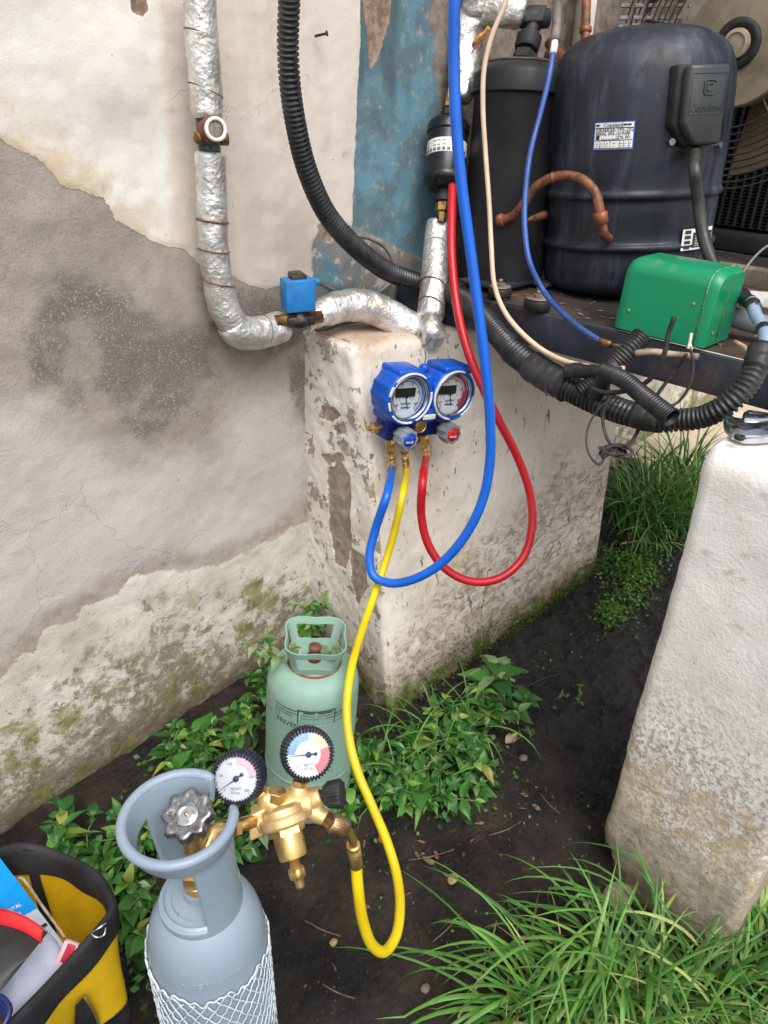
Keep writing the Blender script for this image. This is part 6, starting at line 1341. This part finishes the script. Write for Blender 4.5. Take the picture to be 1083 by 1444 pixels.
# small leaflet block lower down
p0 = dep(18, 1385, .86); mb = MB(); mb.box(dep(42, 1372, .875), (.026, .046, .006), (nrm(dep(60, 1390, .87)-dep(25, 1352, .87)), nrm(dep(60, 1352, .9)-dep(25, 1392, .86)), nrm(IN)), bev=.003); pk = build(mb, 'plastic_packet', simple('cloudy plastic packet', srgb(196, 202, 220), srgb(176, 184, 206), 30, .25), label='clear plastic packet of printed papers in the tool bag below the box', cat='packet')
mb = MB(); mb.box(dep(94, 1346, .905), (.009, .017, .004), (nrm(IR+ID*.35), nrm(ID-IR*.45), nrm(IN)), bev=.002); rp = build(mb, 'card_pack', simple('pale pink plastic', srgb(220, 180, 184), srgb(206, 170, 176), 30, .25), label='small pink and red packet tucked against the bag rim', cat='packet')
mb = MB(); mb.box(dep(96, 1345, .8995), (.005, .012, .0008), (nrm(IR+ID*.35), nrm(ID-IR*.45), nrm(IN)), bev=.0005); build(mb, 'red_card', simple('red card', srgb(176, 44, 66), None, 30, .4), rp)
# black pouch with red trim
po = thing('black_pouch', dep(0, 1340, .84), 'black pouch with red trim edge leaning in the tool bag', 'pouch')
top = [dep(-60, 1275, .90), dep(-20, 1290, .885), dep(10, 1296, .875), dep(38, 1306, .87), dep(62, 1322, .865)]
Pq = smooth(top, .004); low_ = [dep(-90, 1400, .80), dep(-50, 1420, .80), dep(-24, 1420, .80), dep(0, 1398, .815), dep(46, 1342, .85)]
Pl_ = smooth(low_, .004); n0 = 24; A1, A2 = resample(Pq, n0), resample(Pl_, n0)
g = np.array([[A1[j]*(1-t)+A2[j]*t+nrm(IN)*(.022*math.sin(t*math.pi*.8)) for j in range(n0)] for t in np.linspace(0, 1, 12)]); g2 = g-nrm(IN)*.010
mb = MB(); mb.grid(g); mb.grid(g2); mb.grid(np.stack([g[0], g2[0]])); mb.grid(np.stack([g[-1], g2[-1]])); build(mb, 'pouch_body', simple('black synthetic leather', (.018, .018, .02, 1), (.032, .032, .034, 1), 12, .45, 0, .3, 200), po)
g = np.array([[A1[j]+nrm(ID)*o_+nrm(IN)*(.004+.004*math.sin((o_+.011)/.011*math.pi*.5)) for j in range(n0)] for o_ in np.linspace(-.011, .004, 6)]); mb = MB(); mb.grid(g); mb.grid(g-nrm(IN)*.004); build(mb, 'red_trim', simple('red cloth trim', srgb(196, 24, 30), srgb(176, 20, 26), 60, .6, 0, .5, 400), po)
tl = thing('test_leads', dep(0, 1420, .79), 'navy blue test leads coiled at the bottom corner of the bag', 'cable')
for k_ in range(4):
    mb = MB(); mb.tube(path([(-20, 1400+8*k_, .81), (4, 1408+7*k_, .80), (14-2*k_, 1425+6*k_, .79), (2, 1450+5*k_, .78), (-20, 1470, .77)]), .0032, 8); build(mb, 'lead', simple('navy lead %d' % k_, srgb(24, 36, 92), None, 30, .4), tl)

# ================================================================== PLANTS
def leafmat(name, c1, c2, c3):
    s = N(name); r = s.attr('rnd'); oi = s.node('ShaderNodeObjectInfo').outputs['Random']
    rr = s.math('FRACT', s.math('ADD', r, oi)); c = s.mix(s.mr(rr, .0, .7, 0, 1, False), c1, c2); c = s.mix(s.mr(rr, .84, .95), c, c3)
    c = s.mix(s.mr(s.noise(120, 4, .6), .5, .75, 0, .4), c, c1)
    m = s.out(c, .42, 0, s.bump(s.noise(160, 3), .25, .001), .45); s.b.inputs['Transmission Weight'].default_value = 0
    tr = s.node('ShaderNodeBsdfTranslucent'); s.put(tr.inputs[0], s.mix(.4, c, (.20, .42, .02, 1))); mx = s.node('ShaderNodeMixShader'); mx.inputs[0].default_value = .18
    s.t.links.new(s.b.outputs[0], mx.inputs[1]); s.t.links.new(tr.outputs[0], mx.inputs[2]); s.t.links.new(mx.outputs[0], s.t.nodes['Material Output'].inputs[0]); return m
M_leaf = leafmat('weed leaf', srgb(34, 80, 34), srgb(66, 120, 46), srgb(112, 156, 62))
M_leafd = leafmat('dusty leaf', srgb(92, 120, 74), srgb(122, 144, 96), srgb(150, 160, 120))
M_grass = leafmat('grass blade', srgb(52, 98, 40), srgb(104, 152, 66), srgb(166, 178, 106))
M_moss = leafmat('moss and tiny leaves', srgb(48, 84, 26), srgb(86, 124, 40), srgb(110, 140, 60))
M_stem = simple('weed stem', srgb(96, 124, 62), srgb(118, 104, 70), 60, .6)
def leaf_mesh(name, L_, W_, fold, curl, seed):
    rg = random.Random(seed); nx = 8; vs = []; fs = []
    for i in range(nx+1):
        t = i/nx; wd = W_*.5*(math.sin(math.pi*min(1, t*1.04)**.75)**.9 if t < .96 else 0)*(1 if t < .5 else 1-.25*(t-.5)); x = L_*t; z = -curl*L_*t*t+.10*L_*math.sin(t*3)
        wv = .04*W_*math.sin(t*9+seed)
        for s_ in (-1, -.5, 0, .5, 1): vs.append((x, s_*wd, z+abs(s_)*wd*fold+(wv if abs(s_) == 1 else 0)))
    for i in range(nx):
        for j in range(4): fs.append((i*5+j, (i+1)*5+j, (i+1)*5+j+1, i*5+j+1))
    me = bpy.data.meshes.new(name); me.from_pydata(vs, [], fs); me.polygons.foreach_set('use_smooth', [True]*len(fs))
    a = me.attributes.new('rnd', 'FLOAT', 'POINT'); a.data.foreach_set('value', [seed*.137 % .6]*len(vs)); return me
LM = [leaf_mesh('leaf', .030, .014, .28, .22, 1), leaf_mesh('leaf', .026, .014, .22, .35, 2), leaf_mesh('leaf', .034, .014, .35, .12, 3), leaf_mesh('leaf', .022, .012, .2, .3, 4), leaf_mesh('leaf', .040, .024, .18, .30, 5)]
for m in LM: m.materials.append(M_leaf)
LM += [leaf_mesh('leaf', .042, .010, .3, .4, 8), leaf_mesh('leaf', .018, .014, .1, .25, 9), leaf_mesh('leaf', .014, .008, .2, .2, 10)]
for m in LM[5:]: m.materials.append(M_leaf)
M_leafy = leafmat('yellowing leaf', srgb(110, 134, 50), srgb(146, 156, 72), srgb(134, 124, 62))
LY = leaf_mesh('leaf', .028, .013, .3, .5, 11); LY.materials.append(M_leafy)
LD = [leaf_mesh('leaf', .036, .018, .25, .5, 6), leaf_mesh('leaf', .030, .016, .2, .6, 7)]
for m in LD: m.materials.append(M_leafd)
LD_ = LD+[LY, LY]
def put_leaf(parent, root, p, d, scale, rg, meshes=LM):
    o = bpy.data.objects.new('leaf', rg.choice(meshes if rg.random() > .09 else LD_)); x = nrm(d); up = V(rg.uniform(-.4, .4), rg.uniform(-.4, .4), 1); y = nrm(np.cross(up, x)); z = np.cross(x, y)
    M = Matrix(((x[0], y[0], z[0], 0), (x[1], y[1], z[1], 0), (x[2], y[2], z[2], 0), (0, 0, 0, 1))).to_euler()
    o.rotation_euler = M; o.location = tuple(np.asarray(p)-root); o.scale = (scale,)*3; o.parent = parent; COL.objects.link(o)
def blocked(p):
    x, y, z = p
    if y > -.006: return True
    if x > -.012 and x < .83 and y > float(yf(x, z))-.004 and z < PH: return True
    if (x-NX)**2+(y-NY)**2 < (NR+.006)**2: return True
    if (x-GXc)**2+(y-GYc)**2 < (GR+.003)**2 and z < ZT+.0: return True
    if x > BX-.01 and BY1 < y < BY0: return True
    return False
def weed(name, px, py, nst, hgt, spread, label, seed, lean=(0, 0, 0), lsc=1.0, base=None, meshes=LM, per=7, jit=.02, thin=.0012):
    rg = random.Random(seed); b = gpx(px, py) if base is None else np.asarray(base, float)
    t_ = thing(name, b, label, 'weed', 'leafy weeds by the walls'); root = wloc(t_); mb = MB(); cnt = 0
    for s_ in range(nst):
        a = rg.uniform(0, 2*math.pi); st = b+V(rg.uniform(-jit, jit), rg.uniform(-jit, jit), 0)
        if base is None: st[2] = float(gz(st[0], st[1]))
        h = hgt*rg.uniform(.6, 1.15); sp = spread*rg.uniform(.4, 1.2); dr = V(math.cos(a)*sp, math.sin(a)*sp, 0)+V(*lean)
        P = [st+dr*(t**1.3)+ZU*h*(1-(1-t)**1.7)+V(rg.uniform(-.004, .004), rg.uniform(-.004, .004), 0)*(t > 0) for t in np.linspace(0, 1, per)]
        good = [p for p in P if not blocked(p)]
        if len(good) < 3: continue
        P = good; mb.tube(smooth(P, .008), thin, 5); ph = rg.uniform(0, 3.1)
        for k_ in range(1, len(P)):
            p = P[k_]; ax = nrm(P[k_]-P[k_-1]); ph += 1.57+rg.uniform(-.3, .3); sz = lsc*rg.uniform(.6, 1.3)*(1.0 if k_ < len(P)-1 else .75)
            for side in (0, math.pi):
                u = nrm(np.cross(ax, V(.3, .9, .2))); v_ = np.cross(ax, u); d_ = math.cos(ph+side)*u+math.sin(ph+side)*v_+ax*rg.uniform(.15, .6); d_ = nrm(d_); d_[2] = d_[2]*.55+rg.uniform(.0, .25)
                tip = p+nrm(d_)*.028*sz
                if blocked(tip): continue
                put_leaf(t_, root, p, d_, sz, rg, meshes); cnt += 1
        if rg.random() < .7:
            for _ in range(2):
                d_ = nrm(ax+V(rg.uniform(-.5, .5), rg.uniform(-.5, .5), rg.uniform(-.2, .3)))
                if not blocked(P[-1]+d_*.02): put_leaf(t_, root, P[-1], d_, lsc*.65, rg, meshes)
    if mb.n: build(mb, 'stem', M_stem, t_)
    return t_
W_ = weed
LW = [  # px, py of the root, stems, height, spread, scale, label
 (245, 1085, 7, .05, .06, 1.0, 'leafy weed at the wall foot left of the left gauge'),
 (285, 1078, 8, .07, .05, 1.0, 'dense leafy weed between wall and left gauge'),
 (320, 1062, 7, .05, .05, 1.0, 'leafy weed below the black cable coil'),
 (350, 1045, 6, .07, .04, .9, 'leafy weed squeezed between the coil and the green bottle'),
 (370, 1000, 6, .10, .03, .9, 'narrow weed climbing at the left side of the green bottle'),
 (300, 1130, 7, .05, .06, 1.0, 'leafy weed behind the left gauge rim'),
 (350, 1160, 6, .05, .06, 1.0, 'leafy weed below the left gauge beside the brass inlet'),
 (370, 1120, 6, .06, .05, 1.0, 'leafy weed between the two gauges at the foot of the green bottle'),
 (85, 1200, 3, .07, .035, 1.25, 'small bright sprig against the mossy wall above the tool bag'),
 (125, 1225, 6, .05, .06, 1.0, 'low weed behind the tool bag corner'),
 (165, 1250, 7, .06, .06, 1.0, 'weed between the tool bag and the grey collar'),
 (190, 1310, 7, .05, .05, .9, 'shaded weed left of the grey cylinder shoulder'),
 (200, 1200, 7, .06, .06, 1.0, 'weed seen behind the grey guard collar'),
 (230, 1150, 7, .06, .06, 1.0, 'weed at the wall foot behind the guard collar'),
 (300, 1210, 6, .05, .06, .9, 'weed behind the right side of the grey collar'),
 (548, 1105, 8, .06, .06, .95, 'weed patch just right of the yellow hose at the plinth corner'),
 (612, 1048, 7, .07, .05, .95, 'weed growing right of the flaking corner against the plinth'),
 (600, 1085, 10, .07, .07, .95, 'largest weed in the middle of the green patch'),
 (640, 1060, 9, .07, .06, .95, 'weed in the right part of the green patch'),
 (560, 1125, 9, .06, .07, .95, 'weed spilling over the dark soil right of the yellow hose'),
 (615, 1135, 9, .05, .07, 1.0, 'lowest weed of the patch, over bare soil'),
 (660, 1105, 8, .05, .06, 1.0, 'weed at the right lower edge of the patch'),
 (520, 1090, 7, .06, .04, .9, 'weed between the green bottle and the yellow hose'),
 (675, 1020, 6, .07, .04, 1.05, 'weed leaning on the mossy plinth foot'),
 (500, 1140, 6, .05, .05, .9, 'weed just below the green bottle behind the brass regulator'),
]
for i, (px, py, ns, hg, sp, sc_, lab_) in enumerate(LW): W_('leafy_weed', px, py, max(3, int(ns*.85)), hg*1.1, sp, lab_, 100+i, lsc=sc_*1.10, per=6)
W_('leafy_weed', 690, 985, 4, .10, .03, 'taller weed with broad drooping leaves by the plinth moss', 140, lsc=1.5, meshes=LD+[LM[4]], per=6)
W_('leafy_weed', 715, 1010, 3, .06, .05, 'weed with long leaves reaching onto the black soil', 141, lsc=1.4, meshes=[LM[4], LM[0], LD[0]], per=5)
W_('leafy_weed', 0, 0, 9, .060, .050, 'leafy weed sprouting behind the handle of the green bottle', 142, base=(-.07, -.075, .10), lsc=.9, per=5, jit=.03)
W_('leafy_weed', 388, 985, 4, .16, .02, 'thin weed climbing close along the left side of the green bottle', 150, lsc=.8, per=8)
W_('leafy_weed', 0, 0, 4, .035, .055, 'wilted weed strands caught in the green bottle handle', 143, base=(GXc, GYc, ZT+.012), lsc=.65, per=5, jit=.04, meshes=LD)
W_('leafy_weed', 812, 985, 3, .012, .02, 'tiny weed tuft alone on the black soil', 144, lsc=.42, per=5)
W_('leafy_weed', 745, 1045, 3, .012, .015, 'tiny weed sprig beside the pale fallen leaf', 145, lsc=.36, per=5)
#W_('leafy_weed', 690, 905, 3, .05, .01, 'thin weed growing up the front of the plinth', 146, lsc=.8, per=5)

def blades(name, roots, n, lmin, lmax, wid, dirs, label, seed, droop=1.2, cat='grass', dry=.04):
    rg = random.Random(seed); V_ = []; F_ = []; R_ = []; k0 = 0
    for i in range(n):
        b = rg.choice(roots); p = gpx(b[0]+rg.gauss(0, b[2]), b[1]+rg.gauss(0, b[3])); L_ = rg.uniform(lmin, lmax); a = rg.uniform(*dirs(b)) if callable(dirs) else rg.uniform(*dirs)
        if blocked(p+ZU*.03): continue
        hd = V(math.cos(a), math.sin(a), 0); el = rg.uniform(.75, 1.45); dp = droop*rg.uniform(.5, 1.3); wv = wid*rg.uniform(.6, 1.2); rn = rg.random()*.8; q = p.copy(); q[2] -= .01; e = el; ns = 11; kink = rg.randint(5, 9) if rg.random() < .22 else -1
        side = nrm(np.cross(hd, ZU)); tw = rg.uniform(-.5, .5)
        for j in range(ns+1):
            t = j/ns; ww = wv*(1-t**2.2)*(.6+.4*min(1, t*4)); sd = nrm(side+ZU*tw*t)
            nn2 = np.cross(hd*math.cos(e)+ZU*math.sin(e), sd)
            V_ += [q-sd*ww/2+nn2*ww*.18, q, q+sd*ww/2+nn2*ww*.18]; R_ += [rn]*3
            if j < ns:
                F_ += [(k0+j*3, k0+j*3+3, k0+j*3+4, k0+j*3+1), (k0+j*3+1, k0+j*3+4, k0+j*3+5, k0+j*3+2)]
                q = q+(hd*math.cos(e)+ZU*math.sin(e))*(L_/ns); e -= dp*(.4+t)/ns*1.3
                if j == kink: e -= 1.1
                g0 = float(gz(q[0], q[1]))+.002
                if q[2] < g0: q[2] = g0; e = max(e, .02)
        k0 += (ns+1)*3
    mb = MB(); mb.add(V_, F_); return build(mb, name, M_grass, label=label, cat=cat, kind='stuff', attrs={'rnd': R_})
TW = 2*math.pi
blades('grass', [(885, 1412, 40, 18), (960, 1418, 50, 22), (1040, 1380, 35, 25), (1075, 1330, 14, 25), (1010, 1450, 50, 20), (830, 1440, 30, 14)], 330, .12, .29, .0080, (0, TW), 'long bright grass along the foot of the whitewashed block at lower right', 201, 1.7)
blades('grass_tuft', [(800, 1360, 30, 24), (860, 1370, 30, 20), (740, 1420, 20, 14), (920, 1330, 20, 12)], 110, .18, .36, .0085, (math.radians(95), math.radians(235)), 'long arching grass blades reaching left over the dark soil', 202, 2.3)
blades('grass_tuft', [(930, 745, 26, 10), (890, 735, 14, 10), (960, 700, 10, 12)], 330, .22, .42, .009, (0, TW), 'clump of tall fresh grass in the gap behind the support walls', 203, 1.3)
blades('grass_tuft', [(640, 1040, 30, 14), (610, 1030, 20, 10), (570, 1100, 25, 20)], 60, .12, .24, .0045, (0, TW), 'thin arching grass blades rising through the weed patch', 204, 1.9)
blades('grass_tuft', [(910, 760, 25, 10)], 40, .10, .2, .006, (math.radians(120), math.radians(260)), 'short flattened grass at the front of the rear clump', 205, 2.4)
M_dead = leafmat('dead grass', srgb(150, 128, 84), srgb(178, 156, 108), srgb(118, 98, 66))
_g = M_grass; M_grass = M_dead
blades('dead_grass', [(880, 1395, 60, 26), (980, 1410, 60, 26), (760, 1400, 30, 20), (930, 735, 26, 10)], 90, .06, .20, .0045, (0, TW), 'withered brown blades mixed into the lower right grass', 206, 2.6)
M_grass = _g
# dry straws
def straw(pts, r, label, mat=None): mb = MB(); mb.tube(smooth([gpx(px, py)+ZU*h for px, py, h in pts]), r, 6); return build(mb, 'dry_straw', mat or M_straw, label=label, cat='straw', group='dry straws on the soil')
M_twig = simple('grey twig', srgb(104, 88, 72), srgb(66, 56, 48), 60, .8)
M_straw = simple('dry straw', srgb(176, 148, 106), srgb(130, 104, 74), 60, .8)
straw([(645, 1440, .01), (668, 1405, .02), (700, 1370, .03), (738, 1345, .05), (775, 1350, .04)], .0022, 'long bent dry straw at the lower edge of the soil')
straw([(872, 775, .02), (900, 768, .012), (930, 772, .008)], .0030, 'pale dry straw lying before the rear grass clump')
straw([(700, 1300, .003), (690, 1340, .003), (676, 1380, .004)], .0012, 'short thin straw on the bare soil')
straw([(742, 970, .003), (765, 960, .006), (790, 952, .003)], .0016, 'dark twig lying on the black soil', simple('dark twig', srgb(60, 50, 44), None, 60, .8))
#straw([(505, 1190, .004), (450, 1205, .006), (400, 1215, .004)], .0018, 'pale straw under the brass regulator')
# tiny creeping plants and moss as cover nobody could count
def tinycover(name, spots, n, sz, label, seed, mat=M_moss, wall=None):
    rg = random.Random(seed); V_ = []; F_ = []; R_ = []; k0 = 0
    for i in range(n):
        b = rg.choice(spots) if spots else None
        if wall is None:
            p = gpx(b[0]+rg.gauss(0, b[2]), b[1]+rg.gauss(0, b[3]))
            if blocked(p+ZU*.004): continue
            p[2] += abs(rg.gauss(0, b[4] if len(b) > 4 else .006))
        else: p = wall(rg)
        s_ = sz*rg.uniform(.5, 1.3); a = rg.uniform(0, TW); d_ = V(math.cos(a), math.sin(a), rg.uniform(-.1, .8)); d_ = nrm(d_); e_ = nrm(np.cross(d_, V(rg.uniform(-.5, .5), rg.uniform(-.5, .5), 1)))*s_*.38; m_ = p+d_*s_*.55; rn = rg.random()*.9
        V_ += [p, m_+e_, p+d_*s_, m_-e_]; R_ += [rn]*4; F_.append((k0, k0+1, k0+2, k0+3)); k0 += 4
    mb = MB(); mb.add(V_, F_, 0, True); return build(mb, name, mat, label=label, cat='ground cover', kind='stuff', attrs={'rnd': R_})
tinycover('creeping_herbs', [(870, 800, 18, 16, .02), (885, 840, 16, 18, .02), (900, 815, 14, 14, .02), (860, 870, 10, 10, .014), (895, 790, 25, 10, .012), (925, 745, 18, 14, .03)], 2600, .010, 'fine creeping herb carpet in the gap between the walls', 301, M_moss)
def wallmoss(rg):
    x = .02+rg.random()**.8*.80; z = abs(rg.gauss(0, .028))*(1+.5*math.sin(x*9)); return V(x, float(yf(x, z))-.008-rg.random()*.008, float(gz(x, float(yf(x, z))-.01))+z)
tinycover('moss', [], 2600, .0060, 'dark green moss fringe along the foot of the support wall', 302, leafmat('dark moss', srgb(50, 62, 26), srgb(84, 96, 36), srgb(104, 112, 48)), wallmoss)
tinycover('seedlings', [(720, 950, 30, 20, .004), (770, 930, 22, 16, .005), (700, 1060, 40, 30, .002), (800, 1180, 40, 60, .002), (600, 1300, 90, 70, .001), (740, 1110, 40, 40, .002), (830, 890, 24, 14, .006)], 260, .0060, 'sparse tiny seedlings dotted over the dark soil', 303)
tinycover('undergrowth', [(590, 1080, 55, 40, .012), (640, 1090, 35, 35, .012), (290, 1090, 45, 26, .010), (330, 1150, 40, 30, .010), (170, 1250, 40, 36, .010), (215, 1180, 30, 22, .012), (380, 1100, 30, 40, .012), (530, 1090, 20, 30, .010), (200, 1330, 18, 40, .01)], 2300, .013, 'small mixed undergrowth filling between the leafy weeds', 304, leafmat('undergrowth leaf', srgb(28, 62, 22), srgb(54, 100, 34), srgb(84, 126, 50)))
# ================================================================== SMALL THINGS ON THE GROUND
fl = gpx(719, 1043); mb = MB(); g = []
for i in range(9):
    t = i/8; wd = .012*math.sin(math.pi*min(1, t*1.02+.02))**.7; g.append([fl+V(.030*(t-.5)*2*.7, -.004, .006+.002*math.sin(t*5))+V(.2, 1, 0)*wd*s_+ZU*abs(s_)*.003 for s_ in (-1, -.5, 0, .5, 1)])
mb.grid(np.array(g)); build(mb, 'fallen_leaf', simple('dead leaf', srgb(176, 158, 128), srgb(140, 118, 88), 60, .7), label='pale dead leaf lying alone on the black soil', cat='leaf')
def stone(px, py, r, mat, label, seed, group='stones on the soil'):
    c = gpx(px, py)+ZU*r*.3; u = np.linspace(0, math.pi, 12); v_ = np.linspace(0, TW, 18, endpoint=False)
    P = np.array([[V(math.sin(a)*math.cos(b)*1.2, math.sin(a)*math.sin(b), math.cos(a)*.7)*r for b in v_] for a in u]); f = P.reshape(-1, 3); f = f*(1+fbm(f/r+seed, 1.1, 3, seed)[:, None]*.35); mb = MB(); mb.grid((f+c).reshape(P.shape), closed_u=True); build(mb, 'stone', mat, label=label, cat='stone', group=group)
M_st1 = simple('grey pebble', srgb(112, 104, 96), srgb(80, 74, 68), 60, .8, 0, .4); M_st2 = simple('red brick crumb', srgb(132, 74, 56), srgb(96, 60, 48), 60, .9, 0, .5); M_st3 = simple('yellowish pebble', srgb(146, 128, 84), srgb(110, 96, 66), 60, .8, 0, .4)
stone(541, 1183, .012, M_st2, 'red brick fragment on the soil inside the yellow hose loop', 1); stone(639, 1241, .009, M_st3, 'yellowish pebble on the bare soil right of the hose', 2); stone(738, 1070, .008, M_st1, 'dark rounded pebble below the pale dead leaf', 3)
stone(600, 1395, .007, M_st1, 'small grey pebble near the lower edge of the soil', 4); stone(826, 1275, .005, simple('white pebble', srgb(220, 218, 210), None, 40, .6), 'tiny white pebble at the foot of the chipped block corner', 5); stone(470, 1330, .006, M_st3, 'small pebble right of the net sleeve', 6)
stone(870, 1268, .026, M_block, 'broken lump of masonry at the chipped corner of the block', 7); stone(1016, 1308, .016, M_block, 'broken chip of masonry in the grass', 8)
mb = MB(); rg = random.Random(21)
for i in range(1500):
    px, py = rg.uniform(400, 1000), rg.uniform(850, 1440); p = gpx(px, py)
    if blocked(p+ZU*.01): continue
    r = rg.uniform(.0008, .0032)*(1.8 if rg.random() < .05 else 1); vs = [p+V(rg.uniform(-1, 1), rg.uniform(-1, 1), rg.uniform(-.3, 1))*r*1.3 for _ in range(5)]
    mb.add(vs, [(0, 1, 2), (0, 2, 3), (0, 3, 4), (1, 2, 4), (2, 3, 4), (0, 1, 4), (1, 3, 4)], 0, False)
build(mb, 'soil_crumbs', simple('soil crumbs', srgb(60, 50, 44), srgb(34, 30, 28), 300, .8), label='loose dark crumbs of earth over the soil', cat='soil', kind='stuff')
M_litter = simple('dead leaf scraps', srgb(120, 92, 66), srgb(70, 52, 42), 120, .8)
mb = MB(); rg = random.Random(33)
for i in range(70):
    px, py = (rg.uniform(420, 860), rg.uniform(900, 1440)) if rg.random() < .6 else (rg.gauss(560, 90), rg.gauss(1190, 50)); p = gpx(px, py)+ZU*.004
    if blocked(p+ZU*.01): continue
    a = rg.uniform(0, TW); l = rg.uniform(.004, .013); d_ = V(math.cos(a), math.sin(a), rg.uniform(-.15, .25)); e_ = V(-math.sin(a), math.cos(a), rg.uniform(-.2, .2))*rg.choice([.12, .3, .45])
    mb.add([p-d_*l, p-d_*l*.3+e_*l, p+d_*l*.5+e_*l*.7+ZU*.002, p+d_*l, p+d_*l*.3-e_*l, p-d_*l*.4-e_*l*.8+ZU*.001], [(0, 1, 2, 3), (0, 3, 4, 5)], 0, False)
build(mb, 'leaf_litter', M_litter, label='brown scraps of dead leaf and bark scattered over the soil', cat='litter', kind='stuff')
for i, (x0, y0, x1, y1) in enumerate(((430, 1300, 480, 1322), (575, 1215, 640, 1200), (610, 1330, 650, 1290), (690, 1180, 735, 1160), (455, 1390, 500, 1410), (760, 1120, 790, 1150))):
    straw([(x0, y0, .004), ((x0+x1)/2, (y0+y1)/2+4, .007), (x1, y1, .004)], .0013, 'thin twig on the soil, '+('well below the regulator tip', 'right of the hose loop', 'near the bent straw', 'below the weed patch', 'beside the net sleeve', 'left of the block corner')[i], M_twig)
# crumpled clear plastic scrap in the grass
c = gpx(812, 1425); g = []
for i in range(14): g.append([c+V(.05*(i/13-.5), .04*(j/13-.5), 0)+ZU*(.012+.010*float(vnoise(V(i*.5, j*.5, 1.3))))+V(float(vnoise(V(i*.6, j*.6, 4)))*.004, 0, 0) for j in range(14)])
mb = MB(); mb.grid(np.array(g), sm=False); build(mb, 'plastic_scrap', simple('milky plastic scrap', srgb(150, 160, 160), srgb(120, 130, 130), 60, .2), label='crumpled milky plastic scrap among the grass at the bottom edge', cat='litter')
# coil of black cable on the ground by the wall
cc = dep(332, 1010, 1.60); bc_ = at(330, 1016, 'y', -.05); mb = MB(); q = []
for i in range(120):
    a = i/120*TW*4; r = 1+.10*math.sin(i*.37); q.append(bc_+V(math.cos(a)*.036*r, 0, math.sin(a)*.012*r)+V(.0, -.012*math.sin(a)+.004*math.sin(i*.9), .004*math.cos(i*.31)))
mb.tube(smooth(q, .006), .0042, 8); mb.tube(smooth([bc_+V(.03, -.01, .005), bc_+V(.05, -.008, .006), bc_+V(.066, -.01, -.006), bc_+V(.07, -.012, -.02)]), .0042, 8)
build(mb, 'cable_coil', M_dr, label='small coil of shiny black cable against the mossy wall', cat='cable')
mb = MB(); 
for (px, py, r) in ((338, 1020, .03),): 
    c = at(px, py+22, 'y', -.035); 
stone(338, 1045, .030, simple('mossy rubble', srgb(96, 88, 66), srgb(70, 66, 48), 40, .9, 0, .6), 'dark mossy lump of rubble under the cable coil', 12)
# thin creeper on the plinth
mb = MB(); q = smooth([dep(680, 905, 1.60), dep(678, 870, 1.62), dep(684, 835, 1.62), dep(688, 805, 1.62)]); mb.tube(q, .0010, 5); t_ = thing('wall_creeper', q[0], 'thin creeper stem with small leaves on the plinth below the red hose', 'weed'); build(mb, 'stem', M_stem, t_); rg = random.Random(8)
for k_ in range(2, len(q), 3): put_leaf(t_, wloc(t_), q[k_], V(rg.uniform(-1, 1), -.4, rg.uniform(-.3, .6)), .38, rg, LM)
